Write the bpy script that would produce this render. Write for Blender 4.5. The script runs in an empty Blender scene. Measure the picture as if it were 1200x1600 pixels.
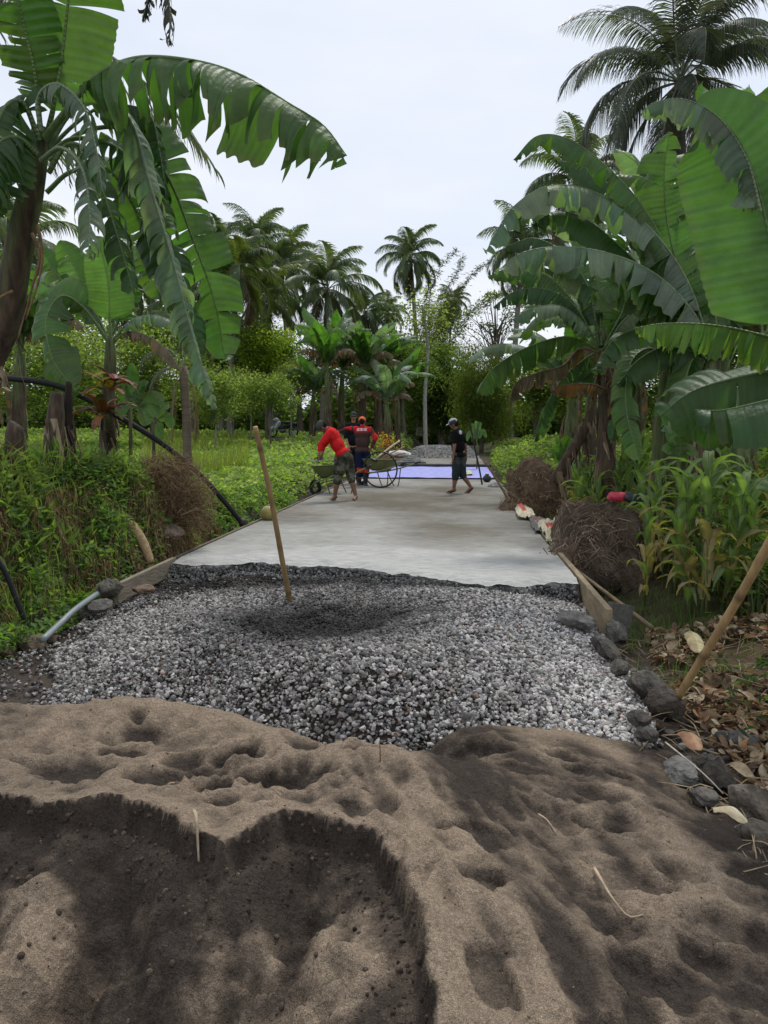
import bpy, math, random
import numpy as np
from mathutils import Vector, Matrix, Euler

# ---------------------------------------------------------------- camera, sky, sun, exposure
scene = bpy.context.scene
COL = scene.collection
R = math.radians
CAMZ, YAW, PITCH, FPX = 1.32, R(5.33), R(5.95), 1200.0
cd = bpy.data.cameras.new("camera"); cam = bpy.data.objects.new("camera", cd); COL.objects.link(cam)
cam.location = (0, 0, CAMZ); cam.rotation_euler = (R(90) - PITCH, 0, YAW)
cd.sensor_fit = 'HORIZONTAL'; cd.sensor_width = 36; cd.lens = 36.0
cd.clip_start = 0.05; cd.clip_end = 2000
scene.camera = cam

SUN_EL, SUN_AZ = R(57), R(12)          # azimuth measured from +Y towards +X
wd = bpy.data.worlds.new("World"); scene.world = wd; wd.use_nodes = True
nt = wd.node_tree; nt.nodes.clear()
n_out = nt.nodes.new('ShaderNodeOutputWorld'); n_bg = nt.nodes.new('ShaderNodeBackground')
n_sky = nt.nodes.new('ShaderNodeTexSky'); n_sky.sky_type = 'NISHITA'; n_sky.sun_disc = False
n_sky.sun_elevation = SUN_EL; n_sky.sun_rotation = SUN_AZ; n_sky.air_density = 1.2; n_sky.dust_density = 2.5
n_tc = nt.nodes.new('ShaderNodeTexCoord'); n_mp = nt.nodes.new('ShaderNodeMapping')
n_mp.inputs['Scale'].default_value = (1.0, 1.0, 3.2); n_mp.inputs['Location'].default_value = (0.4, 0.15, 0.2)
n_no = nt.nodes.new('ShaderNodeTexNoise'); n_no.inputs['Scale'].default_value = 1.5
n_no.inputs['Detail'].default_value = 6; n_no.inputs['Roughness'].default_value = 0.52
n_cr = nt.nodes.new('ShaderNodeValToRGB')
n_cr.color_ramp.elements[0].position = 0.30; n_cr.color_ramp.elements[0].color = (0.80, 0.80, 0.80, 1)
n_cr.color_ramp.elements[1].position = 0.62; n_cr.color_ramp.elements[1].color = (1, 1, 1, 1)
n_cc = nt.nodes.new('ShaderNodeValToRGB')
n_cc.color_ramp.elements[0].position = 0.30; n_cc.color_ramp.elements[0].color = (4.7, 5.3, 6.3, 1)
n_cc.color_ramp.elements[1].position = 0.72; n_cc.color_ramp.elements[1].color = (6.8, 6.9, 7.25, 1)
n_mx = nt.nodes.new('ShaderNodeMix'); n_mx.data_type = 'RGBA'
L = nt.links.new
L(n_tc.outputs['Generated'], n_mp.inputs[0]); L(n_mp.outputs[0], n_no.inputs['Vector'])
L(n_no.outputs['Fac'], n_cr.inputs[0]); L(n_no.outputs['Fac'], n_cc.inputs[0])
L(n_cr.outputs[0], n_mx.inputs[0]); L(n_sky.outputs[0], n_mx.inputs[6]); L(n_cc.outputs[0], n_mx.inputs[7])
L(n_mx.outputs[2], n_bg.inputs[0]); n_bg.inputs[1].default_value = 0.11
L(n_bg.outputs[0], n_out.inputs[0])

sd = bpy.data.lights.new("sun", 'SUN'); sd.energy = 1.5; sd.angle = R(11); sd.color = (1.0, 0.965, 0.91)
sun = bpy.data.objects.new("sun", sd); COL.objects.link(sun)
sdir = Vector((math.sin(SUN_AZ) * math.cos(SUN_EL), math.cos(SUN_AZ) * math.cos(SUN_EL), math.sin(SUN_EL)))
sun.rotation_euler = sdir.to_track_quat('Z', 'Y').to_euler(); sun.location = (5, 5, 30)

vs = scene.view_settings
vs.view_transform = 'Standard'; vs.look = 'None'; vs.gamma = 1.0; vs.exposure = 0.42; vs.use_curve_mapping = False
cy = scene.cycles
cy.max_bounces = 7; cy.diffuse_bounces = 4; cy.glossy_bounces = 2; cy.transmission_bounces = 5
cy.transparent_max_bounces = 4; cy.caustics_reflective = False; cy.caustics_refractive = False
cy.use_denoising = True
try: cy.denoiser = 'OPENIMAGEDENOISE'
except Exception: pass
cy.sample_clamp_indirect = 6.0

# ---------------------------------------------------------------- pixel (1200x1600) -> world helpers
_cm = Euler((R(90) - PITCH, 0, YAW)).to_matrix()
def ray(px, py):
    return _cm @ Vector(((px - 600) / FPX, -(py - 800) / FPX, -1))
def at(px, py, d):                      # point on that sight line, d metres ahead (+Y)
    r = ray(px, py); return Vector((0, 0, CAMZ)) + r * (d / r.y)
def gp(px, py, z=0.0):                  # point on the level z
    r = ray(px, py); return Vector((0, 0, CAMZ)) + r * ((z - CAMZ) / r.z)

# ---------------------------------------------------------------- numpy noise
def _h(ix, iy, s):
    n = (ix.astype(np.int64) * 374761393 + iy.astype(np.int64) * 668265263 + s * 1442695041) & 0x7fffffff
    n = ((n ^ (n >> 13)) * 1274126177) & 0x7fffffff
    return ((n ^ (n >> 16)) & 0xffff) / 65535.0
def vn(x, y, s=0):
    x = np.asarray(x, float); y = np.asarray(y, float)
    ix, iy = np.floor(x), np.floor(y); fx, fy = x - ix, y - iy
    fx = fx * fx * fx * (fx * (fx * 6 - 15) + 10); fy = fy * fy * fy * (fy * (fy * 6 - 15) + 10)
    a, b = _h(ix, iy, s), _h(ix + 1, iy, s); c, d = _h(ix, iy + 1, s), _h(ix + 1, iy + 1, s)
    return (a * (1 - fx) + b * fx) * (1 - fy) + (c * (1 - fx) + d * fx) * fy
def fbm(x, y, o=4, s=0, g=0.5):
    t, a, n = 0, 1.0, 0
    for i in range(o):
        t = t + a * (vn(x * 2**i + 17.3 * i, y * 2**i - 9.1 * i, s + i) - 0.5); n += a; a *= g
    return t / n * 2
def sst(a, b, x):
    t = np.clip((x - a) / (b - a), 0, 1); return t * t * (3 - 2 * t)
def rbf(pts, vals, smooth=1e-3):        # thin-plate interpolation of heights
    P = np.array(pts, float); v = np.array(vals, float); n = len(P)
    d = np.linalg.norm(P[:, None] - P[None], axis=2)
    K = np.where(d > 0, d * d * np.log(d + 1e-12), 0) + np.eye(n) * smooth
    A = np.zeros((n + 3, n + 3)); A[:n, :n] = K; A[:n, n] = 1; A[:n, n+1:] = P; A[n, :n] = 1; A[n+1:, :n] = P.T
    w = np.linalg.solve(A, np.concatenate([v, [0, 0, 0]]))
    def f(x, y):
        x = np.asarray(x, float); y = np.asarray(y, float); r = w[n] + w[n+1] * x + w[n+2] * y
        for i in range(n):
            d2 = (x - P[i, 0])**2 + (y - P[i, 1])**2 + 1e-12
            r = r + w[i] * 0.5 * d2 * np.log(d2)
        return r
    return f
def inpoly(x, y, poly):
    x = np.asarray(x, float); y = np.asarray(y, float); r = np.zeros(x.shape, bool); n = len(poly)
    for i in range(n):
        x0, y0 = poly[i]; x1, y1 = poly[(i + 1) % n]
        if y0 == y1: continue
        r ^= ((y0 > y) != (y1 > y)) & (x < (x1 - x0) * (y - y0) / (y1 - y0) + x0)
    return r
def dpoly(x, y, line):                  # distance to an open polyline
    x = np.asarray(x, float); y = np.asarray(y, float); r = np.full(x.shape, 1e9)
    for (x0, y0), (x1, y1) in zip(line[:-1], line[1:]):
        dx, dy = x1 - x0, y1 - y0
        t = np.clip(((x - x0) * dx + (y - y0) * dy) / (dx * dx + dy * dy + 1e-12), 0, 1)
        r = np.minimum(r, np.hypot(x - x0 - t * dx, y - y0 - t * dy))
    return r

# ---------------------------------------------------------------- mesh builder
class MB:
    def __init__(s): s.V, s.F, s.C, s.S, s.n = [], [], [], [], 0
    def add(s, V, F, col=(1, 1, 1, 1), st=None):
        V = np.asarray(V, np.float32).reshape(-1, 3)
        if not isinstance(F, list): F = [F]
        for f in F:
            f = np.asarray(f, np.int32)
            if f.size: s.F.append(f + s.n)
        c = np.asarray(col, np.float32)
        if c.ndim == 1:
            if c.size == 3: c = np.append(c, 0.0)
            c = np.tile(c, (len(V), 1))
        elif c.shape[1] == 3: c = np.concatenate([c, np.zeros((len(c), 1), np.float32)], 1)
        s.V.append(V); s.C.append(c)
        s.S.append(np.zeros((len(V), 3), np.float32) if st is None else np.asarray(st, np.float32))
        s.n += len(V); return s
    def mesh(s, name, smooth=True, off=(0, 0, 0)):
        V = np.concatenate(s.V) - np.asarray(off, np.float32); C = np.concatenate(s.C); S = np.concatenate(s.S)
        me = bpy.data.meshes.new(name)
        li = np.concatenate([f.ravel() for f in s.F]).astype(np.int32)
        lt = np.concatenate([np.full(len(f), f.shape[1], np.int32) for f in s.F])
        ls = np.concatenate([[0], np.cumsum(lt)[:-1]]).astype(np.int32)
        me.vertices.add(len(V)); me.vertices.foreach_set('co', V.astype(np.float32).ravel())
        me.loops.add(len(li)); me.loops.foreach_set('vertex_index', li)
        me.polygons.add(len(lt)); me.polygons.foreach_set('loop_start', ls); me.polygons.foreach_set('loop_total', lt)
        me.polygons.foreach_set('use_smooth', np.full(len(lt), smooth, bool))
        a = me.attributes.new('Col', 'FLOAT_COLOR', 'POINT'); a.data.foreach_set('color', C.astype(np.float32).ravel())
        b = me.attributes.new('st', 'FLOAT_VECTOR', 'POINT'); b.data.foreach_set('vector', S.astype(np.float32).ravel())
        me.update(calc_edges=True); me.validate(); return me
    def build(s, name, m, parent=None, loc=None, smooth=True, label=None):
        off = (0, 0, 0)
        if parent is not None and loc is None: off = tuple(parent.location)
        if parent is None and loc is not None: off = tuple(loc)
        o = bpy.data.objects.new(name, s.mesh(name, smooth, off)); COL.objects.link(o)
        if parent is not None:
            o.parent = parent
            if parent.parent is not None and loc is None:     # grandparent holds the location
                pass
        elif loc is not None: o.location = loc
        if m: o.data.materials.append(m)
        if label: o['label'] = label
        return o

def tag(o, label=None, cat=None, group=None, kind=None):
    if label: o['label'] = label
    if cat: o['category'] = cat
    if group: o['group'] = group
    if kind: o['kind'] = kind
    return o
def thing(name, label, cat, loc=(0, 0, 0), group=None):
    o = bpy.data.objects.new(name, None); COL.objects.link(o); o.location = loc; o.empty_display_size = 0.1
    return tag(o, label, cat, group)
def sub(name, mb, m, par, root, smooth=True):    # sub-part: par is a mesh part with identity transform under root
    o = bpy.data.objects.new(name, mb.mesh(name, smooth, tuple(root.location))); COL.objects.link(o); o.parent = par
    o.data.materials.append(m); return o
def dup(root, loc, rz=0, sc=1, label=None, tilt=(0, 0)):
    r = root.copy(); COL.objects.link(r); r.location = loc; r.rotation_euler = (tilt[0], tilt[1], rz); r.scale = (sc,) * 3
    if label: r['label'] = label
    def rec(a, b):
        for ch in a.children:
            c = ch.copy(); COL.objects.link(c); c.parent = b; rec(ch, c)
    rec(root, r); return r

# ---------------------------------------------------------------- primitive shapes
def nrm(v):
    v = np.asarray(v, float); return v / (np.linalg.norm(v, axis=-1, keepdims=True) + 1e-12)
def catmull(P, n):
    P = np.array([tuple(p) for p in P], float)
    if len(P) == 2: return P[0] + (P[1] - P[0]) * np.linspace(0, 1, n)[:, None]
    Q = np.vstack([2 * P[0] - P[1], P, 2 * P[-1] - P[-2]]); out = []
    k = 24
    for i in range(len(P) - 1):
        p0, p1, p2, p3 = Q[i:i+4]; t = np.linspace(0, 1, k, endpoint=False)[:, None]
        out.append(0.5 * (2*p1 + (p2-p0)*t + (2*p0-5*p1+4*p2-p3)*t**2 + (3*p1-p0-3*p2+p3)*t**3))
    out.append(P[-1:]); C = np.vstack(out)
    s = np.concatenate([[0], np.cumsum(np.linalg.norm(np.diff(C, axis=0), axis=1))]); u = np.linspace(0, s[-1], n)
    return np.stack([np.interp(u, s, C[:, i]) for i in range(3)], 1)
def tube(mb, P, r, ns=8, col=(1, 1, 1), n=None, cap=True, jit=0, seed=0):
    P = catmull(P, n) if n else np.array([tuple(p) for p in P], float)
    m = len(P); r = np.interp(np.linspace(0, 1, m), np.linspace(0, 1, len(np.atleast_1d(r))), np.atleast_1d(r)) if np.ndim(r) else np.full(m, r)
    T = nrm(np.gradient(P, axis=0)); ref = np.array([0.0, 0, 1]) if abs(T[0, 2]) < 0.9 else np.array([1.0, 0, 0])
    A = np.zeros_like(P); a = nrm(np.cross(T[0], ref))
    for i in range(m):
        a = nrm(a - T[i] * np.dot(a, T[i])); A[i] = a
    B = np.cross(T, A); th = np.linspace(0, 2 * np.pi, ns, endpoint=False)
    rr = r[:, None] * np.ones(ns)
    if jit:
        rg = np.random.default_rng(seed); rr = rr * (1 + jit * (rg.random((m, ns)) - 0.5))
    V = P[:, None] + rr[..., None] * (np.cos(th)[None, :, None] * A[:, None] + np.sin(th)[None, :, None] * B[:, None])
    i, j = np.meshgrid(np.arange(m - 1), np.arange(ns), indexing='ij'); j2 = (j + 1) % ns
    F = np.stack([i*ns+j, i*ns+j2, (i+1)*ns+j2, (i+1)*ns+j], -1).reshape(-1, 4)
    st = np.stack([np.tile(th / 6.283, m), np.repeat(np.linspace(0, 1, m), ns), np.zeros(m * ns)], 1)
    V = V.reshape(-1, 3); Fs = [F]
    if cap:
        V = np.vstack([V, P[0], P[-1]]); st = np.vstack([st, st[:1], st[-1:]]); k = np.arange(ns)
        Fs.append(np.stack([np.full(ns, m*ns), (k+1) % ns, k], 1)); Fs.append(np.stack([np.full(ns, m*ns+1), (m-1)*ns+k, (m-1)*ns+(k+1) % ns], 1))
    mb.add(V, Fs, col, st); return mb
def box(mb, c, s, rot=None, col=(1, 1, 1), bev=0.0):
    s = np.array(s, float) / 2
    if bev <= 0:
        V = np.array([[x, y, z] for x in (-1, 1) for y in (-1, 1) for z in (-1, 1)], float) * s
        F = np.array([[0,1,3,2],[4,6,7,5],[0,4,5,1],[2,3,7,6],[0,2,6,4],[1,5,7,3]])
    else:
        V, F = [], []; b = min(bev, s.min() * 0.9)
        for sx in (-1, 1):
            for sy in (-1, 1):
                for sz in (-1, 1):
                    g = np.array([sx, sy, sz])
                    for a in range(3):
                        v = g * (s - b); v[a] = g[a] * s[a]; V.append(v)
        V = np.array(V); id = {}
        k = 0
        for sx in (-1, 1):
            for sy in (-1, 1):
                for sz in (-1, 1):
                    for a in range(3): id[(sx, sy, sz, a)] = k; k += 1
        for a in range(3):
            b1, b2 = (a + 1) % 3, (a + 2) % 3
            for sg in (-1, 1):
                q = []
                for u, v in ((-1, -1), (1, -1), (1, 1), (-1, 1)):
                    g = [0, 0, 0]; g[a] = sg; g[b1] = u; g[b2] = v; q.append(id[tuple(g) + (a,)])
                F.append(q if sg > 0 else q[::-1])
            for u in (-1, 1):
                for v in (-1, 1):
                    g0 = [0, 0, 0]; g1 = [0, 0, 0]; g0[a] = -1; g1[a] = 1
                    for g in (g0, g1): g[b1] = u; g[b2] = v
                    q = [id[tuple(g0)+(b1,)], id[tuple(g1)+(b1,)], id[tuple(g1)+(b2,)], id[tuple(g0)+(b2,)]]
                    F.append(q if u * v < 0 else q[::-1])
        F4 = np.array(F); T = []
        for (sx, sy, sz) in [(x, y, z) for x in (-1, 1) for y in (-1, 1) for z in (-1, 1)]:
            q = [id[(sx, sy, sz, a)] for a in range(3)]; T.append(q if sx * sy * sz > 0 else q[::-1])
        F = [F4, np.array(T)]
    if rot is not None: V = V @ np.array(rot.to_matrix() if hasattr(rot, 'to_matrix') else rot).T
    mb.add(V + np.array(tuple(c)), F, col); return mb
def bar(mb, a, b, w, h, col=(1, 1, 1), bev=0.0, up=(0, 0, 1)):    # box beam between two points
    a = np.array(tuple(a), float); b = np.array(tuple(b), float); x = nrm(b - a); y = nrm(np.cross(up, x)); z = np.cross(x, y)
    box(mb, (a + b) / 2, (np.linalg.norm(b - a), w, h), np.stack([x, y, z], 1), col, bev); return mb
_ICO = {}
def ico(n):
    if n in _ICO: return _ICO[n]
    p = (1 + 5**0.5) / 2
    V = [(-1,p,0),(1,p,0),(-1,-p,0),(1,-p,0),(0,-1,p),(0,1,p),(0,-1,-p),(0,1,-p),(p,0,-1),(p,0,1),(-p,0,-1),(-p,0,1)]
    F = [(0,11,5),(0,5,1),(0,1,7),(0,7,10),(0,10,11),(1,5,9),(5,11,4),(11,10,2),(10,7,6),(7,1,8),(3,9,4),(3,4,2),(3,2,6),(3,6,8),(3,8,9),(4,9,5),(2,4,11),(6,2,10),(8,6,7),(9,8,1)]
    V = [tuple(nrm(v)) for v in V]
    for _ in range(n):
        c = {}; G = []
        def mid(a, b):
            k = (min(a, b), max(a, b))
            if k not in c: V.append(tuple(nrm(np.add(V[a], V[b])))); c[k] = len(V) - 1
            return c[k]
        for a, b, d in F:
            x, y, z = mid(a, b), mid(b, d), mid(d, a); G += [(a, x, z), (b, y, x), (d, z, y), (x, y, z)]
        F = G
    _ICO[n] = (np.array(V), np.array(F)); return _ICO[n]
def blob(mb, c, s, n=2, rough=0.0, seed=0, col=(1, 1, 1), rot=None, cut=0):
    V, F = ico(n); V = V.copy(); rg = np.random.default_rng(seed)
    if rough:
        o = rg.random(3) * 50
        d = fbm(V[:, 0] * 1.3 + o[0] + V[:, 2] * .7, V[:, 1] * 1.3 + o[1] - V[:, 2] * .9, 4, seed)
        V = V * (1 + rough * d)[:, None]
        for _ in range(cut):
            nn = nrm(rg.normal(size=3)); k = V @ nn; lim = 0.62 + 0.25 * rg.random()
            V = V - np.maximum(k - lim, 0)[:, None] * nn
    V = V * np.array(s)
    if rot is not None: V = V @ np.array(Euler(rot).to_matrix()).T
    mb.add(V + np.array(tuple(c)), F, col); return mb
def rotm(rx, ry, rz):
    cx, sx, cy_, sy, cz, sz = np.cos(rx), np.sin(rx), np.cos(ry), np.sin(ry), np.cos(rz), np.sin(rz)
    return np.stack([np.stack([cz*cy_, cz*sy*sx-sz*cx, cz*sy*cx+sz*sx], -1),
                     np.stack([sz*cy_, sz*sy*sx+cz*cx, sz*sy*cx-cz*sx], -1),
                     np.stack([-sy, cy_*sx, cy_*cx], -1)], -2)
def scatter(mb, TV, TF, pos, rx, ry, rz, sc, col, tcol=None, tst=None):
    """copies of a small template: pos (n,3), scales (n,) or (n,3), col (n,4)"""
    pos = np.asarray(pos, float); n = len(pos)
    if n == 0: return
    z = np.zeros(n); M = rotm(rx + z, ry + z, rz + z)
    sc = np.asarray(sc, float)
    if sc.ndim == 0: sc = np.full(n, float(sc))
    if sc.ndim == 1: sc = np.repeat(sc[:, None], 3, 1)
    V = np.einsum('nij,nkj->nki', M, TV[None] * sc[:, None]) + pos[:, None]
    k = len(TV); TFl = TF if isinstance(TF, list) else [TF]
    Fs = [(np.asarray(f)[None] + (np.arange(n) * k)[:, None, None]).reshape(-1, np.asarray(f).shape[1]) for f in TFl]
    C = np.repeat(np.asarray(col, float)[:, None], k, 1)
    if C.shape[2] == 3: C = np.concatenate([C, np.zeros(C.shape[:2] + (1,))], 2)
    if tcol is not None: C[..., :3] = C[..., :3] * tcol[None, :, None] if tcol.ndim == 1 else C[..., :3] * tcol[None]
    st = None if tst is None else np.tile(tst, (n, 1))
    mb.add(V.reshape(-1, 3), Fs, C.reshape(-1, 4), st)

# ---------------------------------------------------------------- materials (all procedural, base colour from the mesh's own 'Col')
def mat(name, rough=0.7, spec=0.3, metal=0.0, nscale=8.0, namt=0.3, bump=0.0, bscale=40.0, trans=0.0, tcol=(1.5, 1.7, 0.5),
        stretch=None, vein=0.0, coat=0.0, rvar=0.0):
    m = bpy.data.materials.new(name); m.use_nodes = True; t = m.node_tree; N = t.nodes; N.clear(); Lk = t.links.new
    out = N.new('ShaderNodeOutputMaterial'); p = N.new('ShaderNodeBsdfPrincipled')
    a = N.new('ShaderNodeAttribute'); a.attribute_name = 'Col'
    tc = N.new('ShaderNodeTexCoord'); mp = N.new('ShaderNodeMapping'); Lk(tc.outputs['Object'], mp.inputs[0])
    if stretch: mp.inputs['Scale'].default_value = stretch
    no = N.new('ShaderNodeTexNoise'); no.inputs['Scale'].default_value = nscale; no.inputs['Detail'].default_value = 6
    no.inputs['Roughness'].default_value = 0.6; Lk(mp.outputs[0], no.inputs['Vector'])
    mr = N.new('ShaderNodeMapRange'); mr.inputs[1].default_value = 0.3; mr.inputs[2].default_value = 0.7
    mr.inputs[3].default_value = 1 - namt; mr.inputs[4].default_value = 1 + namt; Lk(no.outputs['Fac'], mr.inputs[0])
    val = mr.outputs[0]
    if vein:
        s = N.new('ShaderNodeAttribute'); s.attribute_name = 'st'; sp = N.new('ShaderNodeSeparateXYZ'); Lk(s.outputs['Vector'], sp.inputs[0])
        w = N.new('ShaderNodeMath'); w.operation = 'MULTIPLY'; w.inputs[1].default_value = 260.0; Lk(sp.outputs[1], w.inputs[0])
        w2 = N.new('ShaderNodeMath'); w2.operation = 'SINE'; Lk(w.outputs[0], w2.inputs[0])
        n1 = N.new('ShaderNodeCombineXYZ'); Lk(sp.outputs[1], n1.inputs[0])
        nn = N.new('ShaderNodeTexNoise'); nn.inputs['Scale'].default_value = 38; nn.inputs['Detail'].default_value = 3; Lk(n1.outputs[0], nn.inputs['Vector'])
        w3 = N.new('ShaderNodeMath'); w3.operation = 'MULTIPLY_ADD'; w3.inputs[1].default_value = vein * 0.25; Lk(w2.outputs[0], w3.inputs[0])
        w4 = N.new('ShaderNodeMapRange'); w4.inputs[1].default_value = 0.3; w4.inputs[2].default_value = 0.7
        w4.inputs[3].default_value = 1 - vein; w4.inputs[4].default_value = 1 + vein; Lk(nn.outputs['Fac'], w4.inputs[0]); Lk(w4.outputs[0], w3.inputs[2])
        w5 = N.new('ShaderNodeMath'); w5.operation = 'MULTIPLY'; Lk(w3.outputs[0], w5.inputs[0]); Lk(val, w5.inputs[1]); val = w5.outputs[0]
    vm = N.new('ShaderNodeVectorMath'); vm.operation = 'SCALE'; Lk(a.outputs['Color'], vm.inputs[0]); Lk(val, vm.inputs['Scale'])
    Lk(vm.outputs[0], p.inputs['Base Color'])
    p.inputs['Roughness'].default_value = rough; p.inputs['Specular IOR Level'].default_value = spec
    p.inputs['Metallic'].default_value = metal; p.inputs['Coat Weight'].default_value = coat
    if rvar:
        rr = N.new('ShaderNodeMapRange'); rr.inputs[1].default_value = 0.3; rr.inputs[2].default_value = 0.7
        rr.inputs[3].default_value = max(0.05, rough - rvar); rr.inputs[4].default_value = min(1, rough + rvar)
        Lk(no.outputs['Fac'], rr.inputs[0]); Lk(rr.outputs[0], p.inputs['Roughness'])
    if vein:
        vb = N.new('ShaderNodeBump'); vb.inputs['Strength'].default_value = .6; vb.inputs['Distance'].default_value = .006
        va = N.new('ShaderNodeMath'); va.operation = 'MULTIPLY_ADD'; va.inputs[1].default_value = .35; Lk(w2.outputs[0], va.inputs[0]); Lk(nn.outputs['Fac'], va.inputs[2]); Lk(va.outputs[0], vb.inputs['Height'])
    if bump:
        bn = N.new('ShaderNodeTexNoise'); bn.inputs['Scale'].default_value = bscale; bn.inputs['Detail'].default_value = 5; Lk(mp.outputs[0], bn.inputs['Vector'])
        b = N.new('ShaderNodeBump'); b.inputs['Strength'].default_value = min(1.0, bump); b.inputs['Distance'].default_value = 0.02 if bump <= 1 else 0.02 * bump
        Lk(bn.outputs['Fac'], b.inputs['Height']); Lk(b.outputs[0], p.inputs['Normal'])
        if vein: Lk(vb.outputs[0], b.inputs['Normal'])
    if trans:
        tr = N.new('ShaderNodeBsdfTranslucent'); mc = N.new('ShaderNodeVectorMath'); mc.operation = 'MULTIPLY'; mc.inputs[1].default_value = tcol
        Lk(vm.outputs[0], mc.inputs[0]); Lk(mc.outputs[0], tr.inputs['Color'])
        mx = N.new('ShaderNodeMixShader'); f = N.new('ShaderNodeMath'); f.operation = 'MULTIPLY'; f.inputs[1].default_value = trans
        Lk(a.outputs['Alpha'], f.inputs[0]); Lk(f.outputs[0], mx.inputs[0]); Lk(p.outputs[0], mx.inputs[1]); Lk(tr.outputs[0], mx.inputs[2])
        Lk(mx.outputs[0], out.inputs[0])
    else: Lk(p.outputs[0], out.inputs[0])
    return m
M = dict(
    leaf=mat('banana_leaf', 0.47, 0.42, nscale=4, namt=0.28, trans=0.5, tcol=(1.05, 1.4, .5), vein=0.10, bump=0.35, bscale=22, rvar=.12),
    frond=mat('palm_frond', 0.45, 0.4, nscale=3, namt=0.25, trans=0.35),
    fol=mat('foliage', 0.55, 0.3, nscale=1.2, namt=0.25, trans=0.75, tcol=(1.5, 1.6, .7)),
    grass=mat('grass', 0.6, 0.25, nscale=2.0, namt=0.25, trans=0.5),
    bark=mat('bark', 0.9, 0.1, nscale=14, namt=0.45, bump=1.0, bscale=30, stretch=(1, 1, 0.25)),
    ptrunk=mat('palm_bark', 0.9, 0.1, nscale=3, namt=0.3, bump=0.8, bscale=8, stretch=(0.3, 0.3, 3)),
    pseudo=mat('banana_stem', 0.75, 0.2, nscale=9, namt=0.6, bump=0.8, bscale=18, stretch=(2.5, 2.5, 0.35), rvar=0.15),
    dead=mat('dry_matter', 0.85, 0.15, nscale=20, namt=0.4, trans=0.25, tcol=(1.1, 1.0, 0.8)),
    stone=mat('crushed_stone', 0.9, 0.12, nscale=60, namt=0.25),
    rock=mat('rock', 0.9, 0.2, nscale=16, namt=0.5, bump=1.6, bscale=32),
    wood=mat('sawn_wood', 0.8, 0.2, nscale=25, namt=0.3, bump=0.4, bscale=60, stretch=(1, 0.2, 1)),
    bamboo=mat('bamboo', 0.5, 0.4, nscale=12, namt=0.2, bump=0.15, bscale=60, stretch=(3, 3, 0.5)),
    cloth=mat('cloth', 0.92, 0.1, nscale=30, namt=0.12, bump=0.5, bscale=16),
    skin=mat('skin', 0.5, 0.4, nscale=15, namt=0.1, bump=0.05),
    paint=mat('painted_metal', 0.5, 0.45, metal=0.0, nscale=14, namt=0.35, bump=0.2, bscale=40, rvar=0.2),
    steel=mat('worn_steel', 0.45, 0.5, metal=0.6, nscale=20, namt=0.35, bump=0.15, rvar=0.15),
    rubber=mat('rubber', 0.7, 0.35, nscale=25, namt=0.3, bump=0.2),
    plast=mat('plastic', 0.45, 0.45, nscale=10, namt=0.15, bump=0.3, bscale=12),
    woven=mat('woven_plastic', 0.6, 0.3, nscale=6, namt=0.2, bump=1.0, bscale=14, trans=0.15, tcol=(1, 1, 1)),
)
# ================================================================ SETTING: ground, road, sand, gravel
def terr0(x, y):
    x = np.asarray(x, float); y = np.asarray(y, float)
    Lh = np.interp(y, [0, 3, 5.5, 8, 10.7, 14, 20, 43, 100, 260], [0.95, 1.0, 1.02, .78, .34, .14, .36, .68, .75, .8])
    foot = np.interp(y, [0, 5, 6.5, 8, 10, 200], [-3.5, -3.45, -3.2, -3.05, -3.1, -3.15]) + 0.10 * fbm(y * 1.7, y * 0 + 3, 3, 5)
    d = foot - x
    w = np.interp(y, [0, 7, 12, 20], [0.55, 0.6, 0.6, 1.0])
    zl = (Lh + .27) * sst(-0.05, w, d + 0.26 * fbm(x * 1.9, y * 1.9, 4, 8)) + 0.012 * np.clip(d, 0, 25)
    e = x - 1.25
    dit = np.interp(y, [0, 5.6, 7, 20, 30], [0, 0.0, .12, .12, 0])
    Rh = np.interp(y, [0, 4, 6, 8, 14, 25, 45, 260], [.20, .3, .5, .62, .55, .5, .6, .8])
    zr = -dit * sst(-0.15, .1, e) * (1 - sst(.45, .9, e)) + Rh * sst(.5, 3.2, e) + 0.02 * np.clip(e, 0, 20)
    base = -.27 + sst(26, 36, y) * .27
    far = sst(60, 110, y) * 0.35
    z = base + zl + zr + far + 0.03 * fbm(x * .9, y * .9, 4, 3)
    z += 0.05 * fbm(x * 3, y * 3, 3, 4) * (sst(0, .3, d) + sst(.4, 1.0, e))
    return z
def T(x, y): return float(terr0(np.array([x]), np.array([y]))[0])

def axis(a, fine0, fine1, b, step, g):
    v = list(np.arange(fine0, fine1, step)); s = step; t = fine1
    while t < b: v.append(t); s *= g; t += s
    v.append(b); s = step; t = fine0 - step
    while t > a: v.insert(0, t); s *= g; t -= s
    v.insert(0, a); return np.array(v)
def grid(X, Y):
    x, y = np.meshgrid(X, Y, indexing='ij'); n, m = x.shape
    i, j = np.meshgrid(np.arange(n - 1), np.arange(m - 1), indexing='ij')
    F = np.stack([i*m+j, (i+1)*m+j, (i+1)*m+j+1, i*m+j+1], -1).reshape(-1, 4)
    return x.ravel(), y.ravel(), F
def mixc(a, b, t): return np.asarray(a)[None] * (1 - t[:, None]) + np.asarray(b)[None] * t[:, None]

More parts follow.
